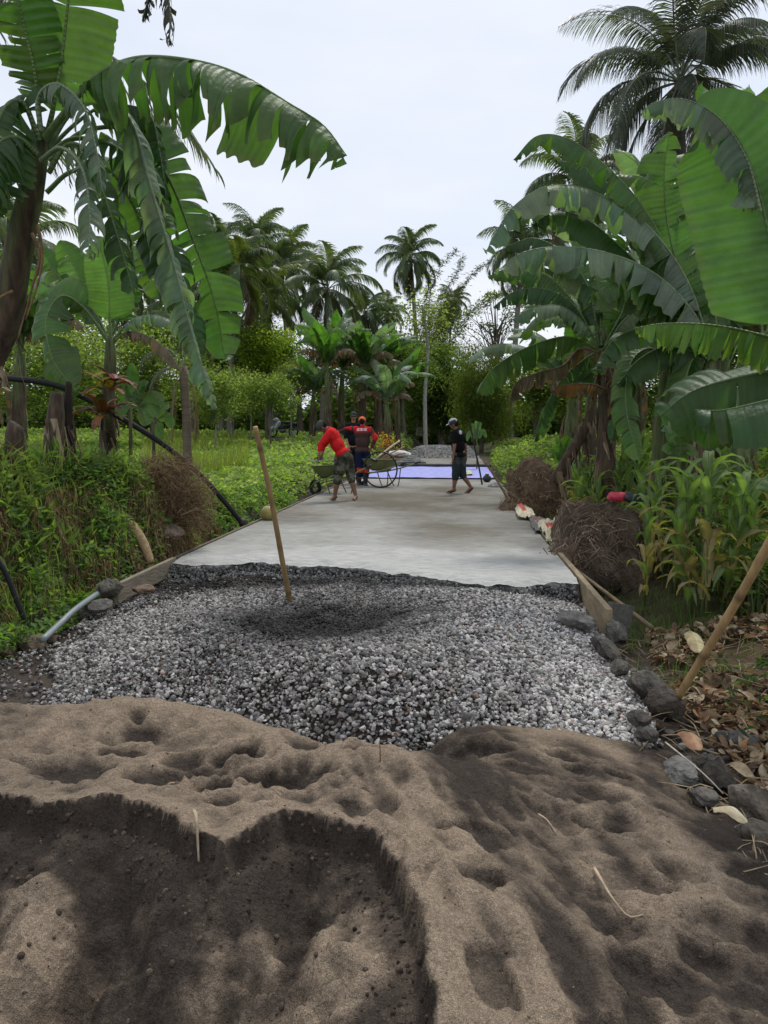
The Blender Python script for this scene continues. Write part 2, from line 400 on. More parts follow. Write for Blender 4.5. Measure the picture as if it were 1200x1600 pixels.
# --- gravel heap surface (heights read off the photograph's sight lines)
_G = [(0,1075,-.27),(80,1068,-.26),(200,1092,-.26),(330,1098,-.26),(440,1122,-.24),(530,1143,-.22),(640,1150,-.22),(760,1140,-.23),(880,1146,-.25),(1000,1160,-.25),
      (130,1000,-.22),(200,995,-.12),(270,968,-.08),(335,958,-.05),(400,972,-.01),(470,1012,.03),(535,1032,.06),(590,1012,.06),(650,970,.03),(720,940,0),(790,935,-.05),
      (850,950,-.12),(900,975,-.18),(950,1010,-.22),(980,1080,-.23),(250,1040,-.12),(400,1060,-.06),(540,1075,-.02),(700,1040,0),(830,1040,-.12),(900,1080,-.2),
      (500,990,-.21),(520,1004,-.10),(440,965,-.16),(570,970,-.17),(500,930,-.10),(600,925,-.10),(400,915,-.13),(300,905,-.14),(250,920,-.2),(700,915,-.12),(850,930,-.15),(620,905,-.13),(100,960,-.24),(200,930,-.25)]
_gp = [gp(a, b, c) for a, b, c in _G]; gfun = rbf([(p.x, p.y) for p in _gp], [c for _, _, c in _G], 2e-3)
GPOLY = [tuple(gp(a, b, -.24)[:2]) for a, b in [(-60,1040),(60,1010),(130,975),(150,945),(215,900),(245,872),(400,868),(560,872),(700,895),(895,895),(925,960),(960,1020),(1000,1090),(1030,1160),(900,1200),(640,1200),(420,1160),(300,1130),(60,1130),(-60,1120)]]
_gx0 = max(-3.4, min(p[0] for p in GPOLY)); _gx1 = max(p[0] for p in GPOLY)
def gsurf(x, y): return np.where(np.abs(x) < 5, gfun(x, y), -.3) + 0.018 * fbm(x * 6, y * 6, 3, 31)

# --- sand heap
SCARP = [(-260,1190),(-80,1228),(0,1245),(50,1264),(100,1270),(170,1250),(215,1262),(290,1302),(350,1336),(400,1306),(450,1282),(480,1277),(520,1290),(580,1300),(622,1342),(650,1400),(665,1470),(672,1540),(680,1620),(700,1760)]
ZT = .10
_sc = [tuple(gp(a, b, ZT)[:2]) for a, b in SCARP]
HOLLOW = _sc + [(0.0, 0.3), (-4.5, 0.3), (-4.5, _sc[0][1])]
_S = [(-150,1090,.10),(0,1100,.11),(80,1104,.12),(160,1098,.12),(250,1096,.11),(350,1106,.11),(430,1138,.09),(530,1158,.10),(620,1164,.12),
      (0,1170,.09),(100,1185,.06),(200,1205,.07),(250,1150,.05),(330,1180,.05),(440,1212,.05),(300,1228,.06),(380,1250,.10),(540,1200,.11),(600,1250,.11),(150,1240,.10),(470,1260,.10),
      (680,1215,.11),(740,1300,.10),(800,1390,.085),(850,1480,.05),(900,1580,.03),(730,1190,-.05),(820,1290,-.03),(890,1400,-.04),(950,1500,-.05),(990,1590,-.05),
      (700,1148,-.16),(800,1140,-.18),(880,1150,-.19),(900,1210,-.13),(1000,1240,-.14),(1000,1340,-.10),(1050,1450,-.09),(1080,1560,-.08),(1010,1175,-.24),(1080,1260,-.22),(1150,1330,-.2),(1250,1450,-.2),(1250,1600,-.2),
      (720,1500,.08),(780,1590,.05),(640,1330,.11)]
_sp = [gp(a, b, c) for a, b, c in _S]; _sv = [c for _, _, c in _S]; _sxy = [(p.x, p.y) for p in _sp]
for a, b, c in _S[:9]:                       # the back of the heap falls to the ground behind its crest
    p = gp(a, b, c); _sxy += [(p.x, p.y + .42), (p.x, p.y + .9)]; _sv += [-.30, -.36]
for q in [(-3.2, 3.2, .0), (-3.6, 2, .1), (-3.6, .8, .1), (1.7, 2.2, -.24), (2.3, 1.5, -.28), (2.3, 3.2, -.34), (1.6, 3.9, -.36), (2.4, .7, -.25), (.6, .6, -.05), (0, .5, .03), (1.2, 4.6, -.4), (.2, 4.5, -.38)]:
    _sxy.append(q[:2]); _sv.append(q[2])
sfun = rbf(_sxy, _sv, 1e-3)
RA, RB = gp(620, 1165, .12), gp(900, 1600, .03)          # ridge running down to the right
_rd = nrm(np.array([RB.x - RA.x, RB.y - RA.y]))
DENTS = [(180,1106,.055,.035),(217,1127,.04,.03),(226,1140,.07,.02),(205,1166,.06,.035),(170,1166,.04,.02),(290,1175,.06,.02),(365,1176,.07,.05),(385,1168,.05,.03),(335,1231,.065,.06),(352,1222,.04,.04),
         (240,1213,.09,.03),(252,1222,.05,.03),(440,1215,.12,.06),(495,1160,.10,.035),(110,1195,.14,.03),(350,1260,.05,.02),(300,1195,.12,.025),(565,1180,.06,.02),
         (750,1165,.12,.05),(800,1215,.09,.03),(870,1172,.07,.03),(905,1190,.05,.02),(970,1190,.06,.03),(945,1240,.09,.03),(1010,1255,.06,.02),(985,1280,.09,.03),(870,1290,.1,.03),(945,1292,.07,.03),(1065,1350,.06,.035),
         (1000,1375,.1,.03),(1100,1470,.08,.03),(1150,1430,.1,.04),(1120,1510,.12,.03),(960,1455,.08,.025),(1180,1330,.08,.03),(1020,1540,.1,.03)]
def sgd(x, y, cl):                      # signed distance to the crumbling lip
    d = dpoly(x, y, _sc); return np.where(cl, d, -d) + .020 * fbm(x * 9, y * 9, 4, 61) + .006 * fbm(x * 40, y * 40, 2, 62)
def sand(x, y):
    z = sfun(x, y)
    cl = inpoly(x, y, HOLLOW); sg = sgd(x, y, cl); cl = sg > 0; dd = np.abs(sg)
    zb = z + 0.02 * np.exp(-(dd / .10)**2) * (1 - cl)
    # dug face: near-vertical crust lip, slumped face, uneven floor
    k = np.clip(dd, 0, 3)
    fall = 0.07 * sst(.0, .022, k) + 0.29 * sst(.0, .42, k)**.9 - 0.10 * sst(.45, 1.0, k)
    rg = 0.07 * fbm(x * 4.2, y * 4.2, 4, 63) + 0.045 * fbm(x * 11, y * 11, 4, 64) + .02 * np.maximum(fbm(x * 26, y * 26, 3, 65), 0)
    m1 = gp(560, 1545, -.1); m2 = gp(40, 1480, -.1); m3 = gp(430, 1400, -.1)
    mound = .13 * np.exp(-(((x - m1.x) / .30)**2 + ((y - m1.y) / .24)**2)) + .14 * np.exp(-(((x - m2.x) / .14)**2 + ((y - m2.y) / .3)**2)) - .07 * np.exp(-(((x - m3.x) / .12)**2 + ((y - m3.y) / .12)**2))
    zh = z - fall + (rg + mound) * sst(.03, .25, k)
    zh = zh + sst(.02, .1, k) * (.010 * fbm(x * 34, y * 34, 3, 66) + .006 * np.maximum(fbm(x * 70, y * 70, 2, 67), 0))
    z = np.where(cl, zh, zb)
    for a, b, r, dp in DENTS:
        p = gp(a, b, .08 if a < 650 else -.1); u = (x - p.x) / r; v = (y - p.y) / (r * .8); q = u * u + v * v
        q = q * (1 + .95 * fbm(x * 12, y * 12, 3, int(a))) + .3 * np.maximum(fbm(x * 25, y * 25, 2, int(b)), 0)
        z = z - dp * 1.15 * np.exp(-np.abs(q)**1.7 * .8) + dp * .38 * np.exp(-((np.sqrt(np.abs(q)) - 1.55) / .33)**2)
    # rills down the ridge's flanks and small slips
    s = (x - RA.x) * _rd[0] + (y - RA.y) * _rd[1]; t = -(x - RA.x) * _rd[1] + (y - RA.y) * _rd[0]
    out = 1 - cl * sst(0, .05, dd)
    near = sst(-.2, .25, s) * np.exp(-(t / .45)**2)
    z = z + out * near * (0.022 * fbm(s * 2.2, t * 26, 4, 71) + .03 * fbm(s * 3.5, t * 9, 3, 72))
    flank = np.clip(sst(-.35, .1, s) * np.exp(-(t / .6)**2) + (x > .35) * .7, 0, 1)
    z = z + (0.020 * fbm(x * 5, y * 5, 4, 73) * out + .012 * fbm(x * 11, y * 11, 3, 76)) * (1 - .65 * flank) + 0.008 * fbm(x * 22, y * 22, 3, 74) + .014 * flank * fbm(s * 3, t * 8, 4, 78) + 0.0035 * fbm(x * 60, y * 60, 2, 75)
    slip = fbm(s * 5, t * 7, 3, 77); z = z - out * near * .03 * sst(.05, .22, slip)
    return z
SX = np.arange(-3.7, 2.5, .0105); SY = np.arange(.45, 4.75, .0105)
gx, gy, gF = grid(SX, SY)
_c = inpoly(gx, gy, HOLLOW); _s0 = sgd(gx, gy, _c); _S2 = _s0.reshape(len(SX), len(SY)); _ga, _gb = np.gradient(_S2, .0105)
_g2 = (_ga**2 + _gb**2).ravel() + 1e-6; _nr = (np.abs(_s0) < .0062) & (_g2 > .3) & (_g2 < 6)
for _q in range(2):      # the grid's points next to the lip are slid onto it, so the broken edge is crisp
    _s1 = sgd(gx, gy, inpoly(gx, gy, HOLLOW)); _k = np.clip(_s1 / _g2, -.006, .006) * _nr; gx = gx - _k * _ga.ravel(); gy = gy - _k * _gb.ravel()
gz = sand(gx, gy)
Z = gz.reshape(len(SX), len(SY))
def boxblur(A, r):
    P = np.pad(A, r, mode='edge'); c = np.cumsum(P, 0); c = np.vstack([np.zeros((1, c.shape[1])), c]); B = (c[2*r+1:] - c[:-2*r-1]) / (2*r+1)
    c = np.cumsum(B, 1); c = np.hstack([np.zeros((c.shape[0], 1)), c]); return (c[:, 2*r+1:] - c[:, :-2*r-1]) / (2*r+1)
cl = inpoly(gx, gy, HOLLOW); sg_ = sgd(gx, gy, cl); cl = sg_ > -.004; dd = np.where(cl, np.maximum(sg_, 0) + .001, -sg_)
# dry crust versus moist sand: where feet or shovels broke the crust the moist sand shows; shade of hollows painted in too
s_ = (gx - RA.x) * _rd[0] + (gy - RA.y) * _rd[1]; t_ = -(gx - RA.x) * _rd[1] + (gy - RA.y) * _rd[0]
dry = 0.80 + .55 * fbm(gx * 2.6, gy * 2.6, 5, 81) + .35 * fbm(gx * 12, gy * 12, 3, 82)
det = (Z - boxblur(Z, 9)).ravel(); dry = dry + np.clip(det * 38, -.5, .5)  # hollows darkened, crests lightened: shading kept in the sand colour
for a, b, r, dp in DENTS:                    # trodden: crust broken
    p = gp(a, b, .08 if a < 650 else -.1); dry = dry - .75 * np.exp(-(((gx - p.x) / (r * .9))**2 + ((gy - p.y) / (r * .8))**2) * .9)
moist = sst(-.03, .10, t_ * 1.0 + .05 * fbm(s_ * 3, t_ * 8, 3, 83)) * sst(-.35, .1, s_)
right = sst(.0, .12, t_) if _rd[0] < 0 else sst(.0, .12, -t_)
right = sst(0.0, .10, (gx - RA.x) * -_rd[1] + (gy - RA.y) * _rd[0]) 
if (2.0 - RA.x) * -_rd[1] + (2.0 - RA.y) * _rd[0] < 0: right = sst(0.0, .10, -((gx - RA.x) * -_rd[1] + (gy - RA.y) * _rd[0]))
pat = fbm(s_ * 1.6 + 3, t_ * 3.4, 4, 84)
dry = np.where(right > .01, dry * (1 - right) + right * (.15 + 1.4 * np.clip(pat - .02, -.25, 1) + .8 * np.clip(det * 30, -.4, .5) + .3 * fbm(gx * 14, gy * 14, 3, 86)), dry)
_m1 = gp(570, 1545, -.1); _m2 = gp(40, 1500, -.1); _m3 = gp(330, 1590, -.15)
flo = np.exp(-(((gx - _m1.x) / .26)**2 + ((gy - _m1.y) / .22)**2)) + np.exp(-(((gx - _m2.x) / .20)**2 + ((gy - _m2.y) / .26)**2)) + .5 * np.exp(-(((gx - _m3.x) / .2)**2 + ((gy - _m3.y) / .15)**2))  # lit patches of the hollow floor, painted paler
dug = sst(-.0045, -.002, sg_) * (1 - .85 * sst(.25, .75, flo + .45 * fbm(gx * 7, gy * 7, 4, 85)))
dry = dry * (1 - dug) + dug * (-.05 + .16 * sst(.15, .5, dd) + .5 * np.clip(fbm(gx * 9, gy * 9, 4, 87) - .05, 0, 1))  # dug face: moist tone with its shade painted in, darkest under the lip
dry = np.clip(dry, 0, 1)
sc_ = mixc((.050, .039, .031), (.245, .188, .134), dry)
ter = terr0(gx, gy); gs = gsurf(gx, gy)
hid = np.where(gz < ter - .06, 1, 0)
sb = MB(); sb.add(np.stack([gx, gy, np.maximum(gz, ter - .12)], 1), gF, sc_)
def sandmat():
    m = bpy.data.materials.new('river_sand'); m.use_nodes = True; t = m.node_tree; N = t.nodes; k = t.links.new; p = N['Principled BSDF']
    a = N.new('ShaderNodeAttribute'); a.attribute_name = 'Col'; tc = N.new('ShaderNodeTexCoord')
    def noise(s, d=3):
        n = N.new('ShaderNodeTexNoise'); n.inputs['Scale'].default_value = s; n.inputs['Detail'].default_value = d; k(tc.outputs['Object'], n.inputs['Vector']); return n.outputs['Fac']
    def mrange(v, a0, a1, b0, b1):
        r = N.new('ShaderNodeMapRange'); r.inputs[1].default_value = a0; r.inputs[2].default_value = a1; r.inputs[3].default_value = b0; r.inputs[4].default_value = b1; k(v, r.inputs[0]); return r.outputs[0]
    def mul(x, y):
        r = N.new('ShaderNodeMath'); r.operation = 'MULTIPLY'; k(x, r.inputs[0]); k(y, r.inputs[1]); return r.outputs[0]
    g1 = mrange(noise(330, 2), .34, .68, .62, 1.42); g2 = mrange(noise(95, 3), .3, .7, .78, 1.22); g3 = mrange(noise(14, 4), .3, .7, .86, 1.14)
    v = mul(mul(g1, g2), g3)
    vo = N.new('ShaderNodeTexVoronoi'); vo.inputs['Scale'].default_value = 120; k(tc.outputs['Object'], vo.inputs['Vector'])
    w = mrange(vo.outputs['Distance'], .10, .17, 1.9, 1.0); sep = N.new('ShaderNodeSeparateColor'); k(vo.outputs['Color'], sep.inputs[0])
    pick = mrange(sep.outputs[0], .80, .82, 0, 1)
    mm = N.new('ShaderNodeMix'); k(pick, mm.inputs[0]); mm.inputs[2].default_value = 1.0; k(w, mm.inputs[3])
    v = mul(v, mm.outputs[0])
    s = N.new('ShaderNodeVectorMath'); s.operation = 'SCALE'; k(a.outputs['Color'], s.inputs[0]); k(v, s.inputs['Scale']); k(s.outputs[0], p.inputs['Base Color'])
    p.inputs['Roughness'].default_value = .93; p.inputs['Specular IOR Level'].default_value = .15
    add = N.new('ShaderNodeMath'); add.operation = 'MULTIPLY_ADD'; k(noise(260, 2), add.inputs[0]); add.inputs[1].default_value = .35; k(noise(60, 4), add.inputs[2])
    b = N.new('ShaderNodeBump'); b.inputs['Strength'].default_value = 1; b.inputs['Distance'].default_value = .012; k(add.outputs[0], b.inputs['Height']); k(b.outputs[0], p.inputs['Normal'])
    return m
M['sand'] = sandmat()
# crumbs of broken crust lying about
rg = np.random.default_rng(5)
n = 8000; cx = rg.uniform(-3, 1.9, n); cyy = rg.uniform(.9, 4.2, n); inh = inpoly(cx, cyy, HOLLOW)
keep = inh | (rg.random(n) < .35); cx, cyy, inh = cx[keep], cyy[keep], inh[keep]; cz = sand(cx, cyy)
V0, F0 = ico(1)
_q = np.random.default_rng(8); _m = 26000; _ax = _q.uniform(-2.2, .7, _m); _ay = _q.uniform(1.0, 3.0, _m); _sg = sgd(_ax, _ay, inpoly(_ax, _ay, HOLLOW)); _kk = (_sg > .004) & (_sg < .02 + .16 * _q.random(_m)**2); _ax, _ay = _ax[_kk], _ay[_kk]; _m = len(_ax)
scatter(sb, V0, F0, np.stack([_ax, _ay, sand(_ax, _ay)], 1), _q.uniform(0, 6, _m), _q.uniform(0, 6, _m), _q.uniform(0, 6, _m), (.0015 + .008 * _q.random(_m)**3)[:, None] * _q.uniform(.6, 1.2, (_m, 3)), mixc((.040, .031, .025), (.12, .09, .066), _q.random(_m)**2))
scatter(sb, V0, F0, np.stack([cx, cyy, cz], 1), rg.uniform(0, 6, len(cx)), rg.uniform(0, 6, len(cx)), rg.uniform(0, 6, len(cx)),
        (.0012 + .0062 * rg.random(len(cx))**4 * np.where(inh, 1.5, .7))[:, None] * rg.uniform(.6, 1.2, (len(cx), 3)), mixc((.06, .047, .037), (.26, .20, .14), rg.random(len(cx)) * np.where(inh, .5, 1)))
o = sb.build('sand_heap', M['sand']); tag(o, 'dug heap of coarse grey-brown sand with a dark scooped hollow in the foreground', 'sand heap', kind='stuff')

# --- ground sheet
X = axis(-260, -7.5, 6.5, 260, .085, 1.12); Y = axis(-30, .3, 18, 420, .085, 1.05)
x, y, F = grid(X, Y); z = terr0(x, y)
ingr = inpoly(x, y, GPOLY); z = np.where(ingr, np.minimum(z, gsurf(x, y) - .03), z)
ins = (x > SX[0] + .1) & (x < SX[-1] - .1) & (y > SY[0] + .1) & (y < SY[-1] - .1)
z = np.where(ins, np.minimum(z, sand(x, y) - .02), z)
cor = sst(-3.6, -3.2, x) * (1 - sst(1.3, 1.8, x))
g = np.clip(.5 + .8 * fbm(x * 1.1, y * 1.1, 4, 12), 0, 1)
c = mixc((.060, .050, .030), (.055, .075, .022), g) * (1 - cor)[:, None] + mixc((.050, .040, .033), (.095, .078, .062), g) * cor[:, None]
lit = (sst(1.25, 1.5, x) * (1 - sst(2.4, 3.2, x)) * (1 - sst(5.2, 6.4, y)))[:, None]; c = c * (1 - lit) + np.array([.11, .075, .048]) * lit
sheet = MB(); sheet.add(np.stack([x, y, z], 1), F, c)
M['soil'] = mat('soil', .95, .1, nscale=7, namt=.4, bump=1.0, bscale=28)
tag(sheet.build('ground', M['soil']), kind='structure')

# --- gravel: bed surface plus individual crushed stones in one object
def make_gravel():
    mb = MB(); rg = np.random.default_rng(11)
    x, y, F = grid(np.arange(-3.7, 1.6, .04), np.arange(3.3, 8.0, .04)); z = gsurf(x, y) - .008
    ok = inpoly(x, y, GPOLY); Fk = F[ok[F].all(1)]
    dk = fbm(x * 1.4, y * 1.4, 3, 44)
    mb.add(np.stack([x, y, z], 1), Fk, mixc((.042, .032, .026), (.075, .060, .050), np.clip(.5 + dk, 0, 1)))
    A = ico(1)[0]; tmpl = []
    for k in range(14):
        r = np.random.default_rng(k); V, F1 = ico(1 if k < 8 else 0); V = V * (1 + .28 * (r.random((len(V), 1)) - .5))
        for _ in range(5):
            nn = nrm(r.normal(size=3)); q = V @ nn; V = V - np.maximum(q - (.45 + .3 * r.random()), 0)[:, None] * nn
        V = V * np.array([1.0, r.uniform(.6, .95), r.uniform(.42, .75)]); tmpl.append((V, F1))
    HP = [tuple(gp(a, b, -.22)[:2]) for a, b in [(60,1085),(90,1030),(150,990),(220,965),(300,945),(400,935),(480,925),(600,922),(700,925),(800,935),(900,955),(960,1010),(1000,1090),(1020,1175),(640,1200),(470,1165),(400,1130),(330,1112),(180,1110)]]
    def place(n, test, smin, smax, lift, tone, seed):
        r = np.random.default_rng(seed); px = r.uniform(-3.6, 1.5, n); py = r.uniform(3.5, 7.6, n)
        k = inpoly(px, py, GPOLY) & test(px, py, r); px, py = px[k], py[k]; m = len(px)
        pz = gsurf(px, py); pz = pz + lift * r.random(m)
        sz = smin + (smax - smin) * r.random(m)**1.6 + .011 * (r.random(m) < .05) * r.random(m)
        b = tone(px, py, r)
        c = np.stack([b * r.uniform(1.0, 1.10, m), b * r.uniform(.97, 1.02, m), b * r.uniform(.89, .98, m)], 1)
        rust = r.random(m) < .018; c[rust] = c[rust] * np.array([1.15, .85, .70]) * .75
        for q in range(14):
            u = (np.arange(m) % 14) == q; V, F1 = tmpl[q]
            scatter(mb, V, F1, np.stack([px, py, pz], 1)[u], r.uniform(0, .9, u.sum()) * r.choice([-1, 1], u.sum()), r.uniform(-.8, .8, u.sum()), r.uniform(0, 6.28, u.sum()), sz[u] * (1.0 if q < 8 else 1.1), c[u])
    pc = gp(512, 982, -.12)
    def pit(x, y): return np.exp(-(((x - pc.x) / .86)**2 + ((y - pc.y) / 1.05)**2)**1.6)
    def heap(x, y):
        return np.maximum(inpoly(x + .10 * fbm(x * 4, y * 4, 3, 50), y + .16 * fbm(x * 3 + 7, y * 3, 3, 51), HP) * 1.0, .25 * sst(.2, -.1, np.abs(y - 6.5) - .8))
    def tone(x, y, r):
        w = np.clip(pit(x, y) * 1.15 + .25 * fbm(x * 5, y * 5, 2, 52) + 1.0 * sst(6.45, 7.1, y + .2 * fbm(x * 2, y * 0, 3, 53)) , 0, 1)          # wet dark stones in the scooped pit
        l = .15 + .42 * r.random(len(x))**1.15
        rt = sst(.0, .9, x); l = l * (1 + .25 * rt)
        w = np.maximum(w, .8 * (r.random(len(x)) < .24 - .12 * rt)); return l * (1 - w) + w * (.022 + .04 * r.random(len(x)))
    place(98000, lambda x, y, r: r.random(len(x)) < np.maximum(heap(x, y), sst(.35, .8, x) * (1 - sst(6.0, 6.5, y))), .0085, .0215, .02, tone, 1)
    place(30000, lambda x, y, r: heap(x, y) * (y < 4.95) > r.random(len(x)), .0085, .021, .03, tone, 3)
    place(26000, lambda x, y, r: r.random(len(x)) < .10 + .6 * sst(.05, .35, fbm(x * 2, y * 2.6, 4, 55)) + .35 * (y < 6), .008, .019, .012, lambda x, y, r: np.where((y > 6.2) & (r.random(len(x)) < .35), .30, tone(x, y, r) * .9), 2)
    # broken mortar-coated stones piled against the pour
    r = np.random.default_rng(44); m = 2600; fx = r.uniform(-2.9, 1.08, m); fy = np.interp(fx, *zip(*sorted([tuple(gp(a, b, 0)[:2]) for a, b in [(235,874),(300,879),(400,876),(500,879),(560,884),(650,894),(720,908),(780,911),(900,907)]])))
    off = r.random(m)**1.2 * .22; fy = fy + .15 * fbm(fx * 3.5, fx * 0, 5, 91) - .03 - off; fz = np.maximum(gsurf(fx, fy), -.03 - off * .75 - .03 * r.random(m)); bb = r.uniform(.05, .16, m) + .10 * (r.random(m) < .2)
    scatter(mb, ico(1)[0], ico(1)[1], np.stack([fx, fy, fz], 1), r.uniform(0, 6, m), r.uniform(0, 6, m), r.uniform(0, 6, m), r.uniform(.009, .024, m)[:, None] * np.array([1, .75, .6]), np.stack([bb, bb, bb * .95], 1))
    o = mb.build('gravel', M['stone'], smooth=False); tag(o, 'spread heap of grey crushed stone in front of the new concrete', 'gravel', kind='stuff')
make_gravel()

# --- the concrete road
def make_slab():
    XL, XR = -2.9, 1.1
    edge_px = [(235,874),(300,879),(400,876),(500,879),(560,884),(650,894),(720,908),(780,911),(900,907)]
    ep = sorted([tuple(gp(a, b, 0)[:2]) for a, b in edge_px]); ex, ey = zip(*ep)
    U = np.linspace(0, 1, 121); yy = [0]; s = .03
    while yy[-1] < 17.5: yy.append(yy[-1] + s); s = min(s * 1.015, .25)
    yy = np.array(yy); u, v = np.meshgrid(U, yy, indexing='ij')
    x = XL + (XR - XL) * u; y0 = np.interp(x, ex, ey) + .15 * fbm(x * 3.5, x * 0, 5, 91)
    y = y0 + v * (24.9 - y0) / 17.5
    z = .007 * fbm(x * 1.3, y * 1.0, 3, 92) + .0025 * fbm(x * 9, y * 16, 3, 93) - .03 * (1 - sst(0, .16, v)) + .022 * fbm(x * 10, y * 9, 4, 94) * (1 - sst(.05, .4, v))
    x = x + np.where(u == 0, -.0, 0)
    n, m = x.shape; xf, yf, zf = x.ravel(), y.ravel(), z.ravel()
    light = np.interp(yf, [6.5, 8.2, 9.2, 10.5, 13, 16, 18.5, 20, 25], [.85, .78, .62, .48, .30, .22, .36, .52, .5])  # far end paler again: wet reflection painted into the concrete colour
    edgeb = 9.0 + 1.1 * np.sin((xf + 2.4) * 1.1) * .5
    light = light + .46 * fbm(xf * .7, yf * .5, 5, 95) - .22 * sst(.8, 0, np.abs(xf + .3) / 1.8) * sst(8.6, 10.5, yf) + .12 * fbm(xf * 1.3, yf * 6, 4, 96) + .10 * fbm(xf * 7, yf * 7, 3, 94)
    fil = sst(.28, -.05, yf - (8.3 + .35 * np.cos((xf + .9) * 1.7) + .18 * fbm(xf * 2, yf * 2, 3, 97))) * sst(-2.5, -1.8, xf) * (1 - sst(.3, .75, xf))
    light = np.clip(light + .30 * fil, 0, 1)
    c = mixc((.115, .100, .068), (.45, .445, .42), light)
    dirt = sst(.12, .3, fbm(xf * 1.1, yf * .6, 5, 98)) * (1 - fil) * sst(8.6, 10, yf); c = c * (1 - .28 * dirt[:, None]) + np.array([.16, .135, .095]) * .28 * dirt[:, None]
    mb = MB()
    i, j = np.meshgrid(np.arange(n - 1), np.arange(m - 1), indexing='ij')
    F = np.stack([i*m+j, (i+1)*m+j, (i+1)*m+j+1, i*m+j+1], -1).reshape(-1, 4)
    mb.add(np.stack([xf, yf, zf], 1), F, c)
    # rough slumped front face
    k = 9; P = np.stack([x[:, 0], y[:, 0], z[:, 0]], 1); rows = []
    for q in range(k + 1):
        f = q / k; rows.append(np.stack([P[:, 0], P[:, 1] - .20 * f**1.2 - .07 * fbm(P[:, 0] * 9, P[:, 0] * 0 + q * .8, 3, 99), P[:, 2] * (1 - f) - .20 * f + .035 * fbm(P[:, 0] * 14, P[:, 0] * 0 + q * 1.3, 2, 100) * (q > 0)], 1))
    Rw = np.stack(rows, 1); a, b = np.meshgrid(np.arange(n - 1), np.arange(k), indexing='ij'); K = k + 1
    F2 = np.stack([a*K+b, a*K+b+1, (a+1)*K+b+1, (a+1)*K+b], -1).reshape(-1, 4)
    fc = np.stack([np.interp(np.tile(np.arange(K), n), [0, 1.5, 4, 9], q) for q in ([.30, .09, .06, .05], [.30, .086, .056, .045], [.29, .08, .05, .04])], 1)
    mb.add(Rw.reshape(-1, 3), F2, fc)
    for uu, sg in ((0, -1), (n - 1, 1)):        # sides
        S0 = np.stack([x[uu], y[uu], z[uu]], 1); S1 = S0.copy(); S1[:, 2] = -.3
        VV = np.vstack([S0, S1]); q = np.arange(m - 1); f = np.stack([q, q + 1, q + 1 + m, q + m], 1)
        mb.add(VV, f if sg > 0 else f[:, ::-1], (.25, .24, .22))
    return mb
def concmat():
    m = mat('fresh_concrete', .82, .3, nscale=2.2, namt=.10, bump=.5, bscale=55, rvar=.12); t = m.node_tree; N = t.nodes; k = t.links.new
    p = N['Principled BSDF']; src = p.inputs['Base Color'].links[0].from_socket
    tc = N.new('ShaderNodeTexCoord'); mp = N.new('ShaderNodeMapping'); mp.inputs['Scale'].default_value = (1.4, 9, 1); k(tc.outputs['Object'], mp.inputs[0])
    n = N.new('ShaderNodeTexNoise'); n.inputs['Scale'].default_value = 3.5; n.inputs['Detail'].default_value = 8; n.inputs['Roughness'].default_value = .7; k(mp.outputs[0], n.inputs['Vector'])
    r = N.new('ShaderNodeMapRange'); r.inputs[1].default_value = .35; r.inputs[2].default_value = .68; r.inputs[3].default_value = .66; r.inputs[4].default_value = 1.28; k(n.outputs['Fac'], r.inputs[0])
    s = N.new('ShaderNodeVectorMath'); s.operation = 'SCALE'; k(src, s.inputs[0]); k(r.outputs[0], s.inputs['Scale']); k(s.outputs[0], p.inputs['Base Color']); return m
M['conc'] = concmat()
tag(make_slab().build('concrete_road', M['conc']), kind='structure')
# far unpaved carriageway beyond the sheet: pale compacted base
fb = MB(); x, y, F = grid(np.linspace(-2.95, 1.2, 40), np.linspace(24.95, 75, 130)); z = np.maximum(terr0(x, y) + .02, -.03 + .0 * x) + .02 * fbm(x * 2, y * 1.0, 3, 7)
fb.add(np.stack([x, y, z], 1), F, mixc((.17, .155, .13), (.30, .29, .26), np.clip(.5 + fbm(x * .8, y * .5, 4, 6), 0, 1)))
tag(fb.build('unpaved_road', M['conc']), kind='structure')
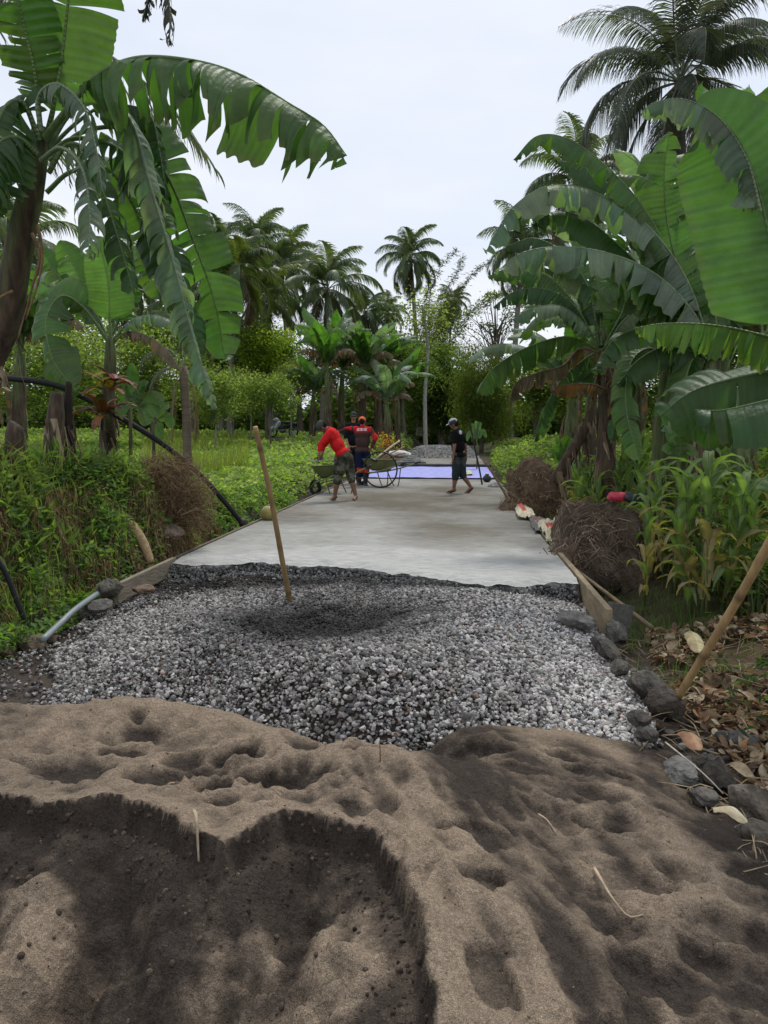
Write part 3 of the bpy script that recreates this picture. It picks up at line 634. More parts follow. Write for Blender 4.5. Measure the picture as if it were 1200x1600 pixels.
# ================================================================ BANANA LEAVES
GREEN = dict(dark=(.058, .115, .038), mid=(.092, .165, .046), light=(.10, .175, .042), bright=(.12, .22, .045), grey=(.18, .235, .165), yellow=(.22, .27, .06), brown=(.17, .125, .08), rust=(.30, .14, .04))  # grey carries the pale sky sheen of waxy leaves as colour
def banana_leaf(mb, path, W, seed=0, tears=10, droop=(.25, .5), nrmv=None, pet=.12, nu=6, col='mid', hang=.5, n=110, rag=.5, brown=0.0, asym=(1, 1), tip=1.0, rib=None, trl=1.0, curlend=0.0, gapk=1.0):
    rg = np.random.default_rng(seed); Mid = catmull(path, n); Tn = nrm(np.gradient(Mid, axis=0))
    Lg = np.linalg.norm(np.diff(Mid, axis=0), axis=1).sum()
    if nrmv is None:
        h = Mid[-1] - Mid[0]; h[2] = 0
        if np.linalg.norm(h) < .1: h = np.array([0, -1.0, 0])
        sref = nrm(np.array([-h[1], h[0], 0])); S = nrm(sref[None] - Tn * (Tn @ sref)[:, None]); Nn = np.cross(S, Tn)
        if Nn[: n // 3, 2].mean() < 0: S = -S; Nn = -Nn
    else:
        nv = nrm(np.array(tuple(nrmv), float)); Nn = nrm(nv[None] - Tn * (Tn @ nv)[:, None]); S = np.cross(Tn, Nn)
    c0 = np.array(GREEN[col] if isinstance(col, str) else col, float); t = np.linspace(0, 1, n); tau = np.clip((t - pet) / (1 - pet), 0, 1)
    prof = np.clip(tau / .10, 0, 1)**.55 * np.clip(1 - (np.clip((tau - .5) / .5, 0, 1))**2.6 * tip, 0, 1)**.6
    hw = W / 2 * prof
    i0 = int(np.searchsorted(t, pet))
    down = np.array([0, 0, -1.0])
    for si, s in enumerate((-1, 1)):
        # tear positions
        k = max(0, int(tears * 1.45 + rg.integers(-1, 3))) if tears > 0 else 0
        cuts = sorted(set([i0, n - 1] + [int(i0 + (n - 1 - i0) * q) for q in rg.random(k)]))
        cuts = [c for q, c in enumerate(cuts) if q == 0 or c == n - 1 or c - cuts[q-1] >= 2]
        shift0 = rg.uniform(-.05, .05)
        for a, b in zip(cuts[:-1], cuts[1:]):
            if b - a < 1: continue
            seg = np.arange(a, b + 1); m = len(seg); torn = tears > 0
            small = torn and (b - a) < (n - i0) / 8
            ex = rg.normal(0, .22 + .25 * small) if torn else 0; tw = rg.normal(0, .22) if torn else 0
            dr0 = droop[0] + (ex if torn else 0) * .5; bend = droop[1] + (abs(ex) + .35 * small * rg.random() if torn else 0)
            u = np.linspace(0, 1, nu + 1); w = hw[seg] * asym[si]
            lenk = (1 - .35 * rag * rg.random()) if small else 1 - .08 * rag * rg.random()
            gap = (min(.9, (.004 + .012 * rg.random()) * gapk * n / max(m, 1) * 6) if torn else 0)
            tloc = np.linspace(-1, 1, m)
            P = np.zeros((m, nu + 1, 3)); P[:, 0] = Mid[seg]
            mid_t = (seg[0] + seg[-1]) / 2
            for q in range(1, nu + 1):
                um = (u[q] + u[q-1]) / 2; th = dr0 + bend * um * um * 1.5
                hg = np.clip(hang * um * (1 + .5 * small), 0, .92)
                D = -Nn[seg] * (1 - hg) + down * hg; D = nrm(D)
                d = s * S[seg] * np.cos(th) + D * np.sin(th); d = nrm(d * (1 - hg * .5) + down * hg * .5 * (np.sin(np.clip(th, 0, 1.5)))) 
                d = nrm(d + Tn[seg] * (.16 + tw * um))
                wob = 1 + .05 * np.sin(seg * 1.7 + s) * (q == nu)
                P[:, q] = P[:, q-1] + d * (w * lenk * wob / nu)[:, None]
            # gap: pull the torn edges towards the segment's own middle line
            if gap:
                cen = P.mean(axis=0, keepdims=True); kk = (min(gap, .5) * u**1.1)[None, :, None] * (.75 + .25 * np.abs(tloc))[:, None, None]
                P = P + (cen - P) * kk * .5
            amp = (.010 if torn and b - a < (n - i0) / 3 else .0035) * W / .5
            P = P + Nn[seg][:, None] * (amp * np.sin(seg * .9 + rg.uniform(0, 6))[:, None] * u[None]**1.2)[..., None]
            P = P + Nn[seg][:, None] * (.03 * (W / .5) * rg.normal(0, 1) * tloc[:, None] * u[None])[..., None] * (1 if torn else 0)
            C = np.ones((m, nu + 1, 4)); cc = c0 * (1 + .12 * rg.normal()) * np.array([1 + .08 * rg.normal(), 1, 1]); C[..., :3] = cc
            C[..., :3] *= (1.0 + (.03 if torn else 0) * np.sin(seg * 2.1))[:, None, None]
            bb = brown * (u[None]**2 + .15) + (.55 * (rg.random() < .25 * brown) if brown else 0)
            edge = np.clip((u - .9) / .1, 0, 1)[None] * rag * rg.random()
            bb = np.clip(bb + edge * .6, 0, 1) * np.ones((m, 1))
            bc = np.array(GREEN['rust'] if rg.random() < .3 else GREEN['brown'])
            C[..., :3] = C[..., :3] * (1 - bb[..., None]) + bc * bb[..., None]; C[..., 3] = trl * (1 - .5 * bb)
            st = np.zeros((m, nu + 1, 3)); st[..., 0] = u[None]; st[..., 1] = t[seg][:, None] * Lg * .5
            K = nu + 1; i, j = np.meshgrid(np.arange(m - 1), np.arange(nu), indexing='ij')
            F = np.stack([i*K+j, i*K+j+1, (i+1)*K+j+1, (i+1)*K+j], -1).reshape(-1, 4)
            if s < 0: F = F[:, ::-1]
            mb.add(P.reshape(-1, 3), F, C.reshape(-1, 4), st.reshape(-1, 3))
    r0 = .011 + .014 * W if rib is None else rib
    r = r0 * (1 - .88 * t**.8); rc = np.array(c0) * .5 + np.array([.12, .17, .05]) * .6
    if brown > .7: rc = np.array([.2, .13, .07])
    tube(mb, Mid - Nn * (r * .45)[:, None], r, 6, np.append(rc, .15), cap=False)
    return mb

def gen_leaf_path(base, az, L, e0, e1, seed=0):      # rises at e0, arches over to e1
    rg = np.random.default_rng(seed); k = 7; P = [np.array(base, float)]
    for i in range(k):
        f = i / (k - 1); e = e0 + (e1 - e0) * f**1.35; a = az + .12 * math.sin(f * 3 + seed)
        P.append(P[-1] + L / k * np.array([math.cos(e) * math.cos(a), math.cos(e) * math.sin(a), math.sin(e)]))
    return P
def pseudostem(mb, pts, r, seed=0, brown=.5, ns=14):
    P = catmull(pts, 26); rg = np.random.default_rng(seed); t = np.linspace(0, 1, 26)
    rr = np.interp(t, [0, .1, .8, 1], [r * 1.25, r * 1.08, r * .75, r * .5])
    m0 = mb.n; tube(mb, P, rr, ns, (1, 1, 1), jit=.10, seed=seed)
    V, C = mb.V[-1], mb.C[-1]; th = np.tile(np.arange(ns), 26)
    th = np.append(th, [0, 0]); tt = np.append(np.repeat(t, ns), [0, 1])
    k = np.clip(brown * 1.25 - tt + .55 * (vn(th * .9, tt * 2.5, seed) - .4), 0, 1)
    C[:, :3] = mixc((.11, .14, .055), (.085, .060, .042), sst(.0, .5, k)) * (.8 + .4 * vn(th * 1.7, tt * 9, seed + 1))[:, None]; C[:, 3] = 0
    # peeling sheath strips
    A = nrm(np.gradient(P, axis=0))
    for q in range(int(10 + 26 * brown)):
        f = rg.uniform(.04, .75) * (.5 + .5 * brown); i = int(f * 25); a = rg.uniform(0, 6.28); L_ = rg.uniform(.25, .8) * min(1, len(P))
        o = np.array([math.cos(a), math.sin(a), 0]); b0 = P[i] + o * rr[i] * .98; Lq = rg.uniform(.15, .5); w = rg.uniform(.012, .04)
        side = np.array([-math.sin(a), math.cos(a), 0]); k = 5; rows = []
        for z_ in range(k + 1):
            g = z_ / k; c = b0 + o * (.05 * g * g * rg.uniform(.3, 1.5)) + np.array([0, 0, -Lq * g]) + side * .03 * math.sin(g * 3 + a)
            ww = w * (1 - .6 * g); rows += [c - side * ww, c + side * ww + o * .006]
        F = [[2*z_, 2*z_+1, 2*z_+3, 2*z_+2] for z_ in range(k)]
        cb = np.array([(.17, .12, .075), (.08, .055, .038), (.26, .20, .13)][rg.integers(0, 3)]) * rg.uniform(.7, 1.2)
        mb.add(rows, np.array(F), cb)
    return mb

def leaf_part(root, seed_, path, W, **k):
    mb = MB(); banana_leaf(mb, path, W, seed=seed_, **k); return mb.build('leaf', M['leaf'], root)
def px_path(pts, d, dd=None):           # pixel trail at its real distance
    out = []
    for i, p in enumerate(pts):
        di = d if dd is None else d + (dd - d) * i / (len(pts) - 1)
        out.append(at(p[0], p[1], di))
    return out

# ---------------------------------------------------------------- big banana plant on the left
FACE = (0.0, -1, .25)
def left_big():
    b = at(-95, 760, 4.9); rt = thing('banana_plant', 'tall banana plant at the left edge with one long torn leaf reaching over the road', 'banana plant', (b.x, b.y, T(b.x, b.y)), 'banana plants')
    mb = MB(); pseudostem(mb, [(b.x, b.y, rt.location.z - .1), at(-40, 640, 4.8), at(8, 500, 4.7), at(27, 400, 4.65), at(50, 290, 4.6), at(66, 200, 4.6)], .112, 3, .88, 18)
    mb.build('stem', M['pseudo'], rt)
    Lf = lambda s, pts, d, dd, W, **k: leaf_part(rt, s, px_path(pts, d, dd), W, **k)
    Lf(1, [(70,215),(105,170),(150,118),(215,90),(300,94),(375,116),(450,160),(505,195),(542,243)], 4.55, 4.1, .84, tears=17, droop=(.95, .35), hang=.45, nrmv=(.1, .35, 1), pet=.17, col='mid', rag=.7, asym=(1, 1), n=150)
    Lf(2, [(72,210),(88,140),(100,60),(108,-20),(112,-110)], 4.6, 4.4, .66, tears=2, droop=(.05, .1), hang=0, nrmv=(-.15, -1, .1), col='light', pet=.12)
    Lf(3, [(62,200),(55,120),(35,30),(15,-60)], 4.6, 4.3, .42, tears=5, droop=(.1, .25), hang=.1, nrmv=(.1, -1, .1), col='light', pet=.15)
    Lf(4, [(75,230),(110,175),(160,152),(205,190),(235,290),(268,400),(300,520),(337,640)], 4.6, 4.6, .40, tears=26, droop=(.7, .6), hang=.4, nrmv=(.45, -.8, .55), col='grey', pet=.15, n=150)
    Lf(5, [(78,250),(130,205),(205,205),(262,275),(300,370),(335,470),(352,565)], 4.9, 5.3, .50, tears=9, droop=(.25, .3), hang=.1, nrmv=(.2, -1, .1), col='mid', pet=.2, n=130)
    Lf(6, [(75,270),(105,225),(140,240),(165,310),(190,390),(208,455)], 4.5, 4.4, .36, tears=22, droop=(.5, .6), hang=.5, nrmv=(.5, -.7, .4), col='dark', pet=.18)
    Lf(7, [(72,300),(110,268),(165,262),(208,320),(235,400),(252,470)], 4.9, 5.2, .46, tears=16, droop=(.25, .3), hang=.1, nrmv=(.1, -1, .1), col='light', pet=.2)
    Lf(8, [(60,220),(35,160),(5,170),(-12,240),(-15,330)], 4.5, 4.2, .55, tears=8, droop=(.3, .3), hang=.3, nrmv=(-.2, -1, .4), col='dark', pet=.15)
    Lf(9, [(65,205),(60,150),(90,130),(130,165),(150,230),(160,300)], 4.4, 4.1, .30, tears=24, droop=(.8, .5), hang=.5, nrmv=(.3, -.5, .8), col='grey', pet=.2)
    Lf(10, [(58,240),(30,215),(0,220),(-30,260),(-45,320)], 4.4, 4.0, .5, tears=10, droop=(.6, .5), hang=.5, col='dark', pet=.15)
    Lf(11, [(68,240),(120,190),(165,165),(230,175),(250,240),(262,330)], 4.9, 5.1, .30, tears=24, droop=(.6, .6), hang=.5, nrmv=(.3, -.6, .7), col='dark', pet=.3)
    Lf(12, [(50,310),(20,270),(-20,280),(-60,330)], 4.7, 4.5, .45, tears=8, droop=(.6, .5), hang=.4, col='dark', pet=.2)
    Lf(13, [(62,250),(95,230),(128,262),(140,330),(138,400)], 4.3, 4.0, .34, tears=18, droop=(.7, .6), hang=.5, nrmv=(.4, -.8, .3), col='grey', pet=.25)
    Lf(20, [(75,240),(120,215),(190,235),(228,300),(262,390),(290,470),(312,560)], 4.75, 4.9, .46, tears=20, droop=(.4, .5), hang=.3, nrmv=(.35, -.9, .3), col='dark', pet=.18, n=130)
    # dry petiole stubs hugging the stem
    mb = MB()
    for pts in ([(50,365),(62,400),(50,450),(28,530)], [(58,352),(66,395),(60,440),(40,500)], [(20,455),(-5,470),(-25,510)]):
        tube(mb, px_path(pts, 4.5, 4.45), [.010, .004], 6, (.20, .13, .07), n=14, jit=.3)
    mb.build('dry_stalks', M['dead'], rt)
    # dark leaf scrap high above
    # stalk of the hanging scrap runs up out of the frame
    rt2 = thing('hanging_dead_leaf', 'shrivelled dark dead leaf hanging in at the top edge of the sky', 'dead leaf', at(250, -120, 4.2))
    mb = MB()
    banana_leaf(mb, px_path([(180,-160),(228,-90),(255,-45),(263,-5),(266,30),(264,66)], 4.2), .36, seed=44, tears=26, droop=(1.2, .5), hang=.6, nrmv=(.3, -.6, .6), col=(.035, .045, .035), pet=.1, brown=.2, rag=1, trl=.2)
    banana_leaf(mb, px_path([(180,-160),(205,-90),(228,-45),(232,-10),(222,32)], 4.2), .26, seed=45, tears=20, droop=(1.2, .5), hang=.6, nrmv=(.3, -.6, .6), col=(.035, .045, .035), pet=.1, brown=.2, rag=1, trl=.2)
    o = mb.build('blade', M['leaf'], rt2)
left_big()

# ---------------------------------------------------------------- smaller bright banana behind it
def left_small():
    b = at(166, 690, 9.0); rt = thing('banana_plant', 'short bright green banana plant behind the red-leaved bush on the left', 'banana plant', (b.x, b.y, T(b.x, b.y)), 'banana plants')
    mb = MB(); pseudostem(mb, [(b.x, b.y, rt.location.z - .1), at(168, 640, 9), at(172, 580, 9), at(172, 525, 9)], .10, 7, .75); mb.build('stem', M['pseudo'], rt)
    Lf = lambda s, pts, d, dd, W, **k: leaf_part(rt, s, px_path(pts, d, dd), W, **k)
    Lf(1, [(172,535),(171,495),(170,450),(160,400),(150,375)], 9, 9.0, .62, tears=0, droop=(.05, .1), hang=0, nrmv=(-.1, -1, .1), col='bright', pet=.22)
    Lf(2, [(170,535),(140,470),(118,420),(95,375)], 9.1, 9.3, .46, tears=4, droop=(.1, .2), hang=0, nrmv=(.2, -1, .2), col='bright', pet=.2)
    Lf(3, [(168,535),(125,470),(90,430),(62,385)], 9.2, 9.5, .42, tears=6, droop=(.2, .2), hang=.1, nrmv=(.2, -1, .2), col='light', pet=.2)
    Lf(4, [(168,530),(130,480),(95,462),(72,500),(82,560),(118,612)], 8.8, 8.2, .62, tears=3, droop=(.2, .3), hang=.1, nrmv=(-.1, -1, .3), col='mid', pet=.2)
    Lf(5, [(176,530),(205,500),(240,492),(268,502),(284,520)], 9, 9, .34, tears=18, droop=(.5, .5), hang=.5, col='grey', pet=.15)
    Lf(6, [(176,535),(200,518),(232,525),(262,548),(280,575)], 9, 8.8, .30, tears=16, droop=(.8, .5), hang=.6, col='brown', pet=.15, brown=.6)
    Lf(7, [(170,530),(150,490),(120,468),(85,462),(60,470)], 9, 8.6, .36, tears=8, droop=(.6, .5), hang=.4, col='grey', pet=.2)
    Lf(8, [(172,530),(182,470),(178,420),(160,390)], 9.3, 9.7, .40, tears=0, droop=(.1, .2), hang=0, nrmv=(.3, -1, .1), col='bright', pet=.2)
    Lf(9, [(172,530),(190,490),(205,440),(212,410)], 9.4, 9.8, .40, tears=6, droop=(.1, .2), hang=0, nrmv=(-.3, -1, .1), col='light', pet=.2)
left_small()

# ---------------------------------------------------------------- banana grove on the right
def right_grove():
    def stem(label, bx, by, d, top, r, seed, brown, mids=()):
        b = at(bx, by, d); rt = thing('banana_plant', label, 'banana plant', (b.x, b.y, T(b.x, b.y)), 'banana plants')
        mb = MB(); pseudostem(mb, [(b.x, b.y, rt.location.z - .1)] + [at(q[0], q[1], d) for q in mids] + [at(top[0], top[1], d)], r, seed, brown, 16); mb.build('stem', M['pseudo'], rt)
        return rt
    # P0: nearest plant, its stem just outside the frame
    r0 = stem('nearest banana plant at the right edge with the broad upright bright blade', 1420, 760, 4.4, (1290, 420), .13, 11, .5, [(1400, 640)])
    Lf = lambda rt, s, pts, d, dd, W, **k: leaf_part(rt, s, px_path(pts, d, dd), W, **k)
    Lf(r0, 1, [(1300,640),(1245,520),(1212,410),(1186,300),(1158,225),(1120,182),(1085,178)], 4.4, 4.3, .70, tears=0, droop=(.06, .12), hang=.0, nrmv=(-.25, -1, -.05), col=(.085, .165, .058), pet=.29, asym=(1.1, .7), n=130)
    Lf(r0, 21, [(1190,330),(1168,250),(1125,185),(1070,155),(1022,160),(1000,178)], 4.28, 4.22, .30, tears=12, droop=(1.25, .25), hang=.75, nrmv=(-.1, -.2, 1), col='grey', pet=.02, rib=.008)
    Lf(r0, 2, [(1320,480),(1265,360),(1225,260),(1205,190),(1215,130)], 4.6, 4.7, .46, tears=4, droop=(.1, .2), hang=0, nrmv=(-.6, -1, 0), col='light', pet=.12)
    Lf(r0, 3, [(1320,600),(1240,540),(1180,520),(1110,507),(1040,505),(992,512)], 4.7, 5.0, .46, tears=17, droop=(.95, .45), hang=.6, nrmv=(0, -.3, 1), col=(.16, .25, .06), pet=.10, rag=.8, n=130)
    Lf(r0, 4, [(1330,560),(1230,575),(1150,590),(1080,612),(1030,650)], 4.8, 4.9, .80, tears=2, droop=(.5, .4), hang=.3, nrmv=(0, -.8, .6), col='dark', pet=.1)  # dark green stands in for the shadow on its underside
    Lf(r0, 5, [(1330,590),(1250,590),(1180,600),(1110,615),(1060,640),(1034,672)], 5.6, 6.0, .40, tears=9, droop=(.6, .4), hang=.3, nrmv=(0, -.6, .8), col='grey', pet=.1)
    Lf(r0, 6, [(1340,720),(1270,715),(1215,730),(1178,765)], 4.1, 3.9, .42, tears=2, droop=(.5, .3), hang=.3, col='mid', pet=.12)
    Lf(r0, 7, [(1330,600),(1270,610),(1200,625),(1130,640),(1085,640)], 4.5, 4.5, .62, tears=3, droop=(.8, .3), hang=.5, col='dark', pet=.1)
    # P1
    r1 = stem('banana plant with a thick brown stem in the right grove beside the nearest one', 1095, 775, 8.2, (1120, 540), .135, 12, .75, [(1098, 660)])
    W1 = [([(1118,560),(1085,490),(1030,432),(960,398),(880,385),(815,395),(775,425)], .66, 'grey', 13, (.55, .45), (0, -.35, 1)),
          ([(1115,560),(1075,440),(1010,350),(930,300),(860,290),(800,325),(758,395)], .58, 'grey', 16, (.6, .4), (0, -.3, 1)),
          ([(1110,560),(1060,430),(1010,330),(950,262),(890,218),(840,212),(802,250)], .44, 'mid', 15, (.7, .5), (0, -.4, 1)),
          ([(1110,560),(1070,450),(1045,360),(1038,280),(1045,205)], .68, 'mid', 10, (.12, .2), (-.1, -1, 0)),
          ([(1125,560),(1115,470),(1100,390),(1088,310),(1070,270)], .62, 'mid', 5, (.15, .2), (.1, -1, 0)),
          ([(1110,560),(1050,470),(985,400),(920,345),(870,330),(830,352)], .55, 'dark', 9, (.5, .5), (0, -.5, 1)),
          ([(1115,560),(1062,500),(1000,470),(930,452),(880,428),(850,418)], .40, 'grey', 14, (.7, .4), (0, -.3, 1)),
          ([(1120,560),(1150,470),(1170,400),(1168,330)], .6, 'mid', 6, (.2, .3), (.2, -1, .2)),
          ([(1105,560),(1060,520),(1010,510),(960,530),(925,580)], .5, 'dark', 6, (.6, .5), None),
          ([(1130,560),(1190,520),(1240,530),(1290,590)], .5, 'dark', 6, (.5, .5), None),
          ([(1110,550),(1040,400),(975,310),(915,262),(870,250)], .5, 'dark', 9, (.4, .5), (0, -.6, .8))]
    for i, (p, w, c, te, dr, nv) in enumerate(W1):
        Lf(r1, 30 + i, p, 8.1, 7.4 if i < 3 else (8.8 if i in (4, 7, 10) else 7.8), w, tears=te, droop=dr, hang=.45 if nv is None or nv[2] > .5 else .05, nrmv=nv, col=c, pet=.14, n=120)
    for i, (p, w, c, te, dr, d2) in enumerate([([(1115,560),(1060,500),(1010,455),(965,440),(925,462)], .5, 'mid', 12, (.6, .4), 7.6), ([(1112,560),(1085,470),(1040,395),(985,352),(935,350)], .5, 'grey', 14, (.5, .4), 8.6), ([(1110,555),(1020,440),(955,372),(892,340),(845,332),(812,345)], .46, 'mid', 14, (.7, .4), 8.4),
            ([(1118,560),(1080,420),(1055,330),(1010,280),(960,272)], .5, 'light', 8, (.4, .4), 8.6), ([(1120,560),(1142,430),(1135,330),(1112,255)], .55, 'mid', 4, (.15, .2), 8.8), ([(1110,560),(1050,540),(1000,560),(965,600)], .5, 'dark', 6, (.7, .4), 8.0), ([(1118,560),(1085,560),(1070,600),(1062,660),(1060,700)], .42, 'mid', 8, (.5, .4), 7.9)]):
        Lf(r1, 130 + i, p, 8.2, d2, w, tears=te, droop=dr, hang=.4, nrmv=(0, -.45, 1) if i != 4 and i != 6 else (.1, -1, .1), col=c, pet=.14, n=110)
    # P1b, P1c beside it
    r2 = stem('banana plant with a green and brown stem furthest right in the grove', 1158, 790, 8.0, (1200, 520), .13, 13, .45, [(1168, 650)])
    for i, (p, w, c, te) in enumerate([([(1198,540),(1230,440),(1280,380),(1340,380)], .6, 'mid', 5), ([(1195,540),(1180,450),(1150,380),(1120,350)], .55, 'mid', 6), ([(1190,540),(1140,520),(1090,545),(1060,610)], .5, 'dark', 6), ([(1195,540),(1215,430),(1225,330),(1220,250)], .6, 'light', 3)]):
        Lf(r2, 50 + i, p, 8.1, 8.2, w, tears=te, droop=(.3, .4), hang=.3, col=c, pet=.14, nrmv=None if i in (0, 2) else (.1, -1, .1))
    # P2
    r3 = stem('banana plant with rust-brown dead leaves hanging round its stem in the right grove', 944, 745, 9.6, (938, 520), .13, 14, .9, [(948, 640)])
    W2 = [([(936,540),(912,505),(875,478),(830,482),(800,500)], .42, 'grey', 14, (.5, .4), 0, 9.2),
          ([(934,545),(885,526),(825,542),(780,568),(757,592),(746,614)], .56, 'mid', 7, (.95, .4), 0, 9.0),
          ([(936,550),(905,545),(880,570),(840,582),(805,600),(795,640)], .40, 'brown', 18, (1.2, .3), .8, 9.2),
          ([(955,610),(925,600),(890,600),(858,606)], .34, 'rust', 24, (1.3, .3), 1, 9.0),
          ([(940,545),(960,600),(962,650),(958,700)], .36, 'brown', 16, (.8, .5), .9, 9.3),
          ([(934,540),(900,480),(855,452),(805,455),(770,480)], .46, 'dark', 9, (.7, .4), 0, 9.8),
          ([(934,540),(895,470),(850,428),(800,418),(762,432)], .46, 'mid', 9, (.7, .4), 0, 9.9),
          ([(936,540),(920,450),(880,395),(835,372),(790,385)], .5, 'dark', 9, (.6, .4), 0, 10),
          ([(940,540),(935,450),(925,380),(900,330)], .55, 'mid', 5, (.2, .3), 0, 10.3),
          ([(944,540),(985,470),(1030,440),(1075,450)], .5, 'dark', 6, (.5, .4), 0, 9.9),
          ([(945,545),(975,500),(1010,480),(1050,495),(1075,540)], .38, 'grey', 14, (.7, .4), 0, 9.2),
          ([(940,545),(915,560),(880,590),(850,640),(835,690)], .4, 'dark', 9, (.8, .4), 0, 9.9),
          ([(942,545),(965,520),(990,540),(1005,590)], .5, 'mid', 3, (.3, .4), 0, 8.8),
          ([(940,550),(930,600),(920,640)], .3, 'brown', 16, (1.1, .4), 1, 9.5)]
    for i, (p, w, c, te, dr, br, d2) in enumerate(W2):
        Lf(r3, 70 + i, p, 9.5, d2, w, tears=te, droop=dr, hang=.6 if i != 8 else .1, col=c, pet=.12, brown=br, nrmv=(0, -.5, 1) if i not in (8,) else (0, -1, .1), rag=.7)
    # hanging drooped leaf between the stems, on a leaning sucker
    r4 = stem('slim leaning banana plant in the right grove with a limp leaf hanging to the weeds', 1022, 770, 8.8, (1040, 570), .07, 15, .5, [(1030, 660)])
    Lf(r4, 90, [(1040,580),(1020,545),(990,560),(978,610),(982,660),(1000,722)], 8.6, 7.9, .44, tears=4, droop=(.45, .4), hang=.2, nrmv=(-.2, -1, .3), col='mid', pet=.12)
    Lf(r4, 91, [(1040,580),(1010,570),(985,600),(965,650),(955,690)], 8.9, 8.9, .34, tears=6, droop=(.5, .4), hang=.3, nrmv=(-.2, -1, .3), col='dark', pet=.15)
    Lf(r4, 92, [(1042,580),(1060,560),(1085,590),(1095,640)], 8.8, 8.6, .4, tears=5, droop=(.4, .4), hang=.3, nrmv=(.2, -1, .2), col='mid', pet=.15)
    Lf(r4, 93, [(1040,580),(1045,500),(1020,450),(985,430)], 8.9, 9.2, .44, tears=6, droop=(.4, .4), hang=.3, col='dark', pet=.15)
    # leaning dead stem and others further back
    dt = MB(); pseudostem(dt, [at(868, 752, 10.2), at(890, 712, 10.1), at(918, 660, 10.0), at(925, 610, 10)], .075, 19, 1.0, 12)
    o = dt.build('dead_banana_stem', M['pseudo'], loc=at(868, 752, 10.2)); tag(o, 'dark dead banana stem leaning over the dirt mound on the right', 'dead stem')
right_grove()

# ---------------------------------------------------------------- generic banana plant, copied
def generic_banana(label, loc, H, Lf, nl, seed, r=.12, up=.5, cols=('mid', 'light', 'dark', 'grey'), tears=8, brown=.7, group='banana plants', n=60, W=.42):
    rg = random.Random(seed); rt = thing('banana_plant', label, 'banana plant', loc, group); x, y, z = loc
    mb = MB(); top = (x + rg.uniform(-.15, .15), y + rg.uniform(-.1, .1), z + H)
    pseudostem(mb, [(x, y, z - .1), (x + rg.uniform(-.05, .05), y, z + H * .5), top], r, seed, brown, 12); mb.build('stem', M['pseudo'], rt)
    for i in range(nl):
        f = i / nl; az = i * 2.4 + rg.uniform(-.3, .3); e0 = R(86 - 50 * f * (1.2 - up)); e1 = R(50 * up - 95 * f + rg.uniform(-12, 12))
        L_ = Lf * rg.uniform(.8, 1.1) * (.62 if f > .82 and brown > .5 else 1); c = cols[rg.randrange(len(cols))]; br = .85 if (f > .82 and brown > .5) else 0
        leaf_part(rt, seed * 31 + i, gen_leaf_path(top, az, L_, e0, e1, i), W * rg.uniform(.85, 1.15), tears=int(tears * (.3 + f)) + (8 if br else 0), droop=(.15 + .5 * f, .4), hang=.35 * f, col=c if not br else 'brown', pet=.14, brown=br, n=n, nu=4)
    for i in range(int(5 * brown)):
        a = rg.uniform(0, 6.28); k = rg.uniform(.25, .6); q = (x, y, z + H * rg.uniform(.75, .98))
        leaf_part(rt, seed * 77 + i, [q, (q[0] + k * .6 * math.cos(a), q[1] + k * .6 * math.sin(a), q[2] - .05), (q[0] + k * math.cos(a), q[1] + k * math.sin(a), q[2] - .5), (q[0] + k * .8 * math.cos(a), q[1] + k * .8 * math.sin(a), q[2] - rg.uniform(.9, 1.5))], .26, tears=12, droop=(1.0, .4), hang=.6, col='brown', pet=.1, brown=.95, n=40, nu=3, rag=1)
    return rt
def L3(px, py, d):
    p = at(px, py, d); return (p.x, p.y, T(p.x, p.y))
gb = generic_banana('upright banana plant at the left of the clump behind the men', L3(512, 700, 36), 3.2, 3.4, 14, 101, up=.98, r=.2, W=.85, cols=('light', 'mid', 'bright', 'grey'))
g2 = generic_banana('banana plant with pale drooping leaves at the right of the clump behind the men', L3(607, 700, 36.5), 2.6, 3.1, 14, 102, up=.5, cols=('grey', 'grey', 'light', 'mid'), r=.2, W=.68, tears=14)
g3 = generic_banana('tall banana plant in the middle of the clump behind the men', L3(566, 700, 38), 3.3, 3.4, 14, 103, up=.85, r=.21, W=.8, cols=('light', 'mid', 'bright', 'grey'))
for px, d, src, rz, sc, lb in [(534, 39, gb, 2.0, 1.0, 'banana plant just left of the clump centre, half hidden by its neighbours'), (590, 40, g3, 1.1, .98, 'banana plant standing between the middle and right ones of the clump behind the men'),
                               (488, 38, g2, 4.0, .85, 'lowest banana plant at the clump edge nearest the motorcycle'), (622, 44, gb, 3.3, .95, 'small banana plant at the far right of the clump beside the pale trunk'),
                               (30, 15, g3, .5, .8, 'banana plant deep in shade behind the left edge stem'), (1085, 13, g3, 2.5, .95, 'banana plant in the back row of the right grove behind the thick brown stem'),
                               (990, 14, g2, 1.0, 1.0, 'banana plant in the back row of the right grove behind the slim leaning one'), (890, 16, g2, 4.4, .85, 'banana plant at the road side end of the right grove'), (1210, 12, gb, .3, .95, 'tall banana plant behind the right edge of the grove'),
                               (1040, 10.6, gb, 1.7, .60, 'banana plant filling the gap between the two thickest stems of the right grove'), (985, 11.5, g3, 3.9, .62, 'banana plant just behind the one with rust-brown leaves in the right grove'), (1130, 10.8, g2, 5.5, .82, 'banana plant directly behind the pair of stems at the right of the grove'),
                               (920, 20, g3, 5.2, .85, 'furthest banana plant of the right grove over the bright weeds'), (1150, 18, g2, 3.0, 1.1, 'deepest banana plant in the grove, seen only between the other stems')]:
    dup(src, L3(px, 700, d), rz, sc, lb)
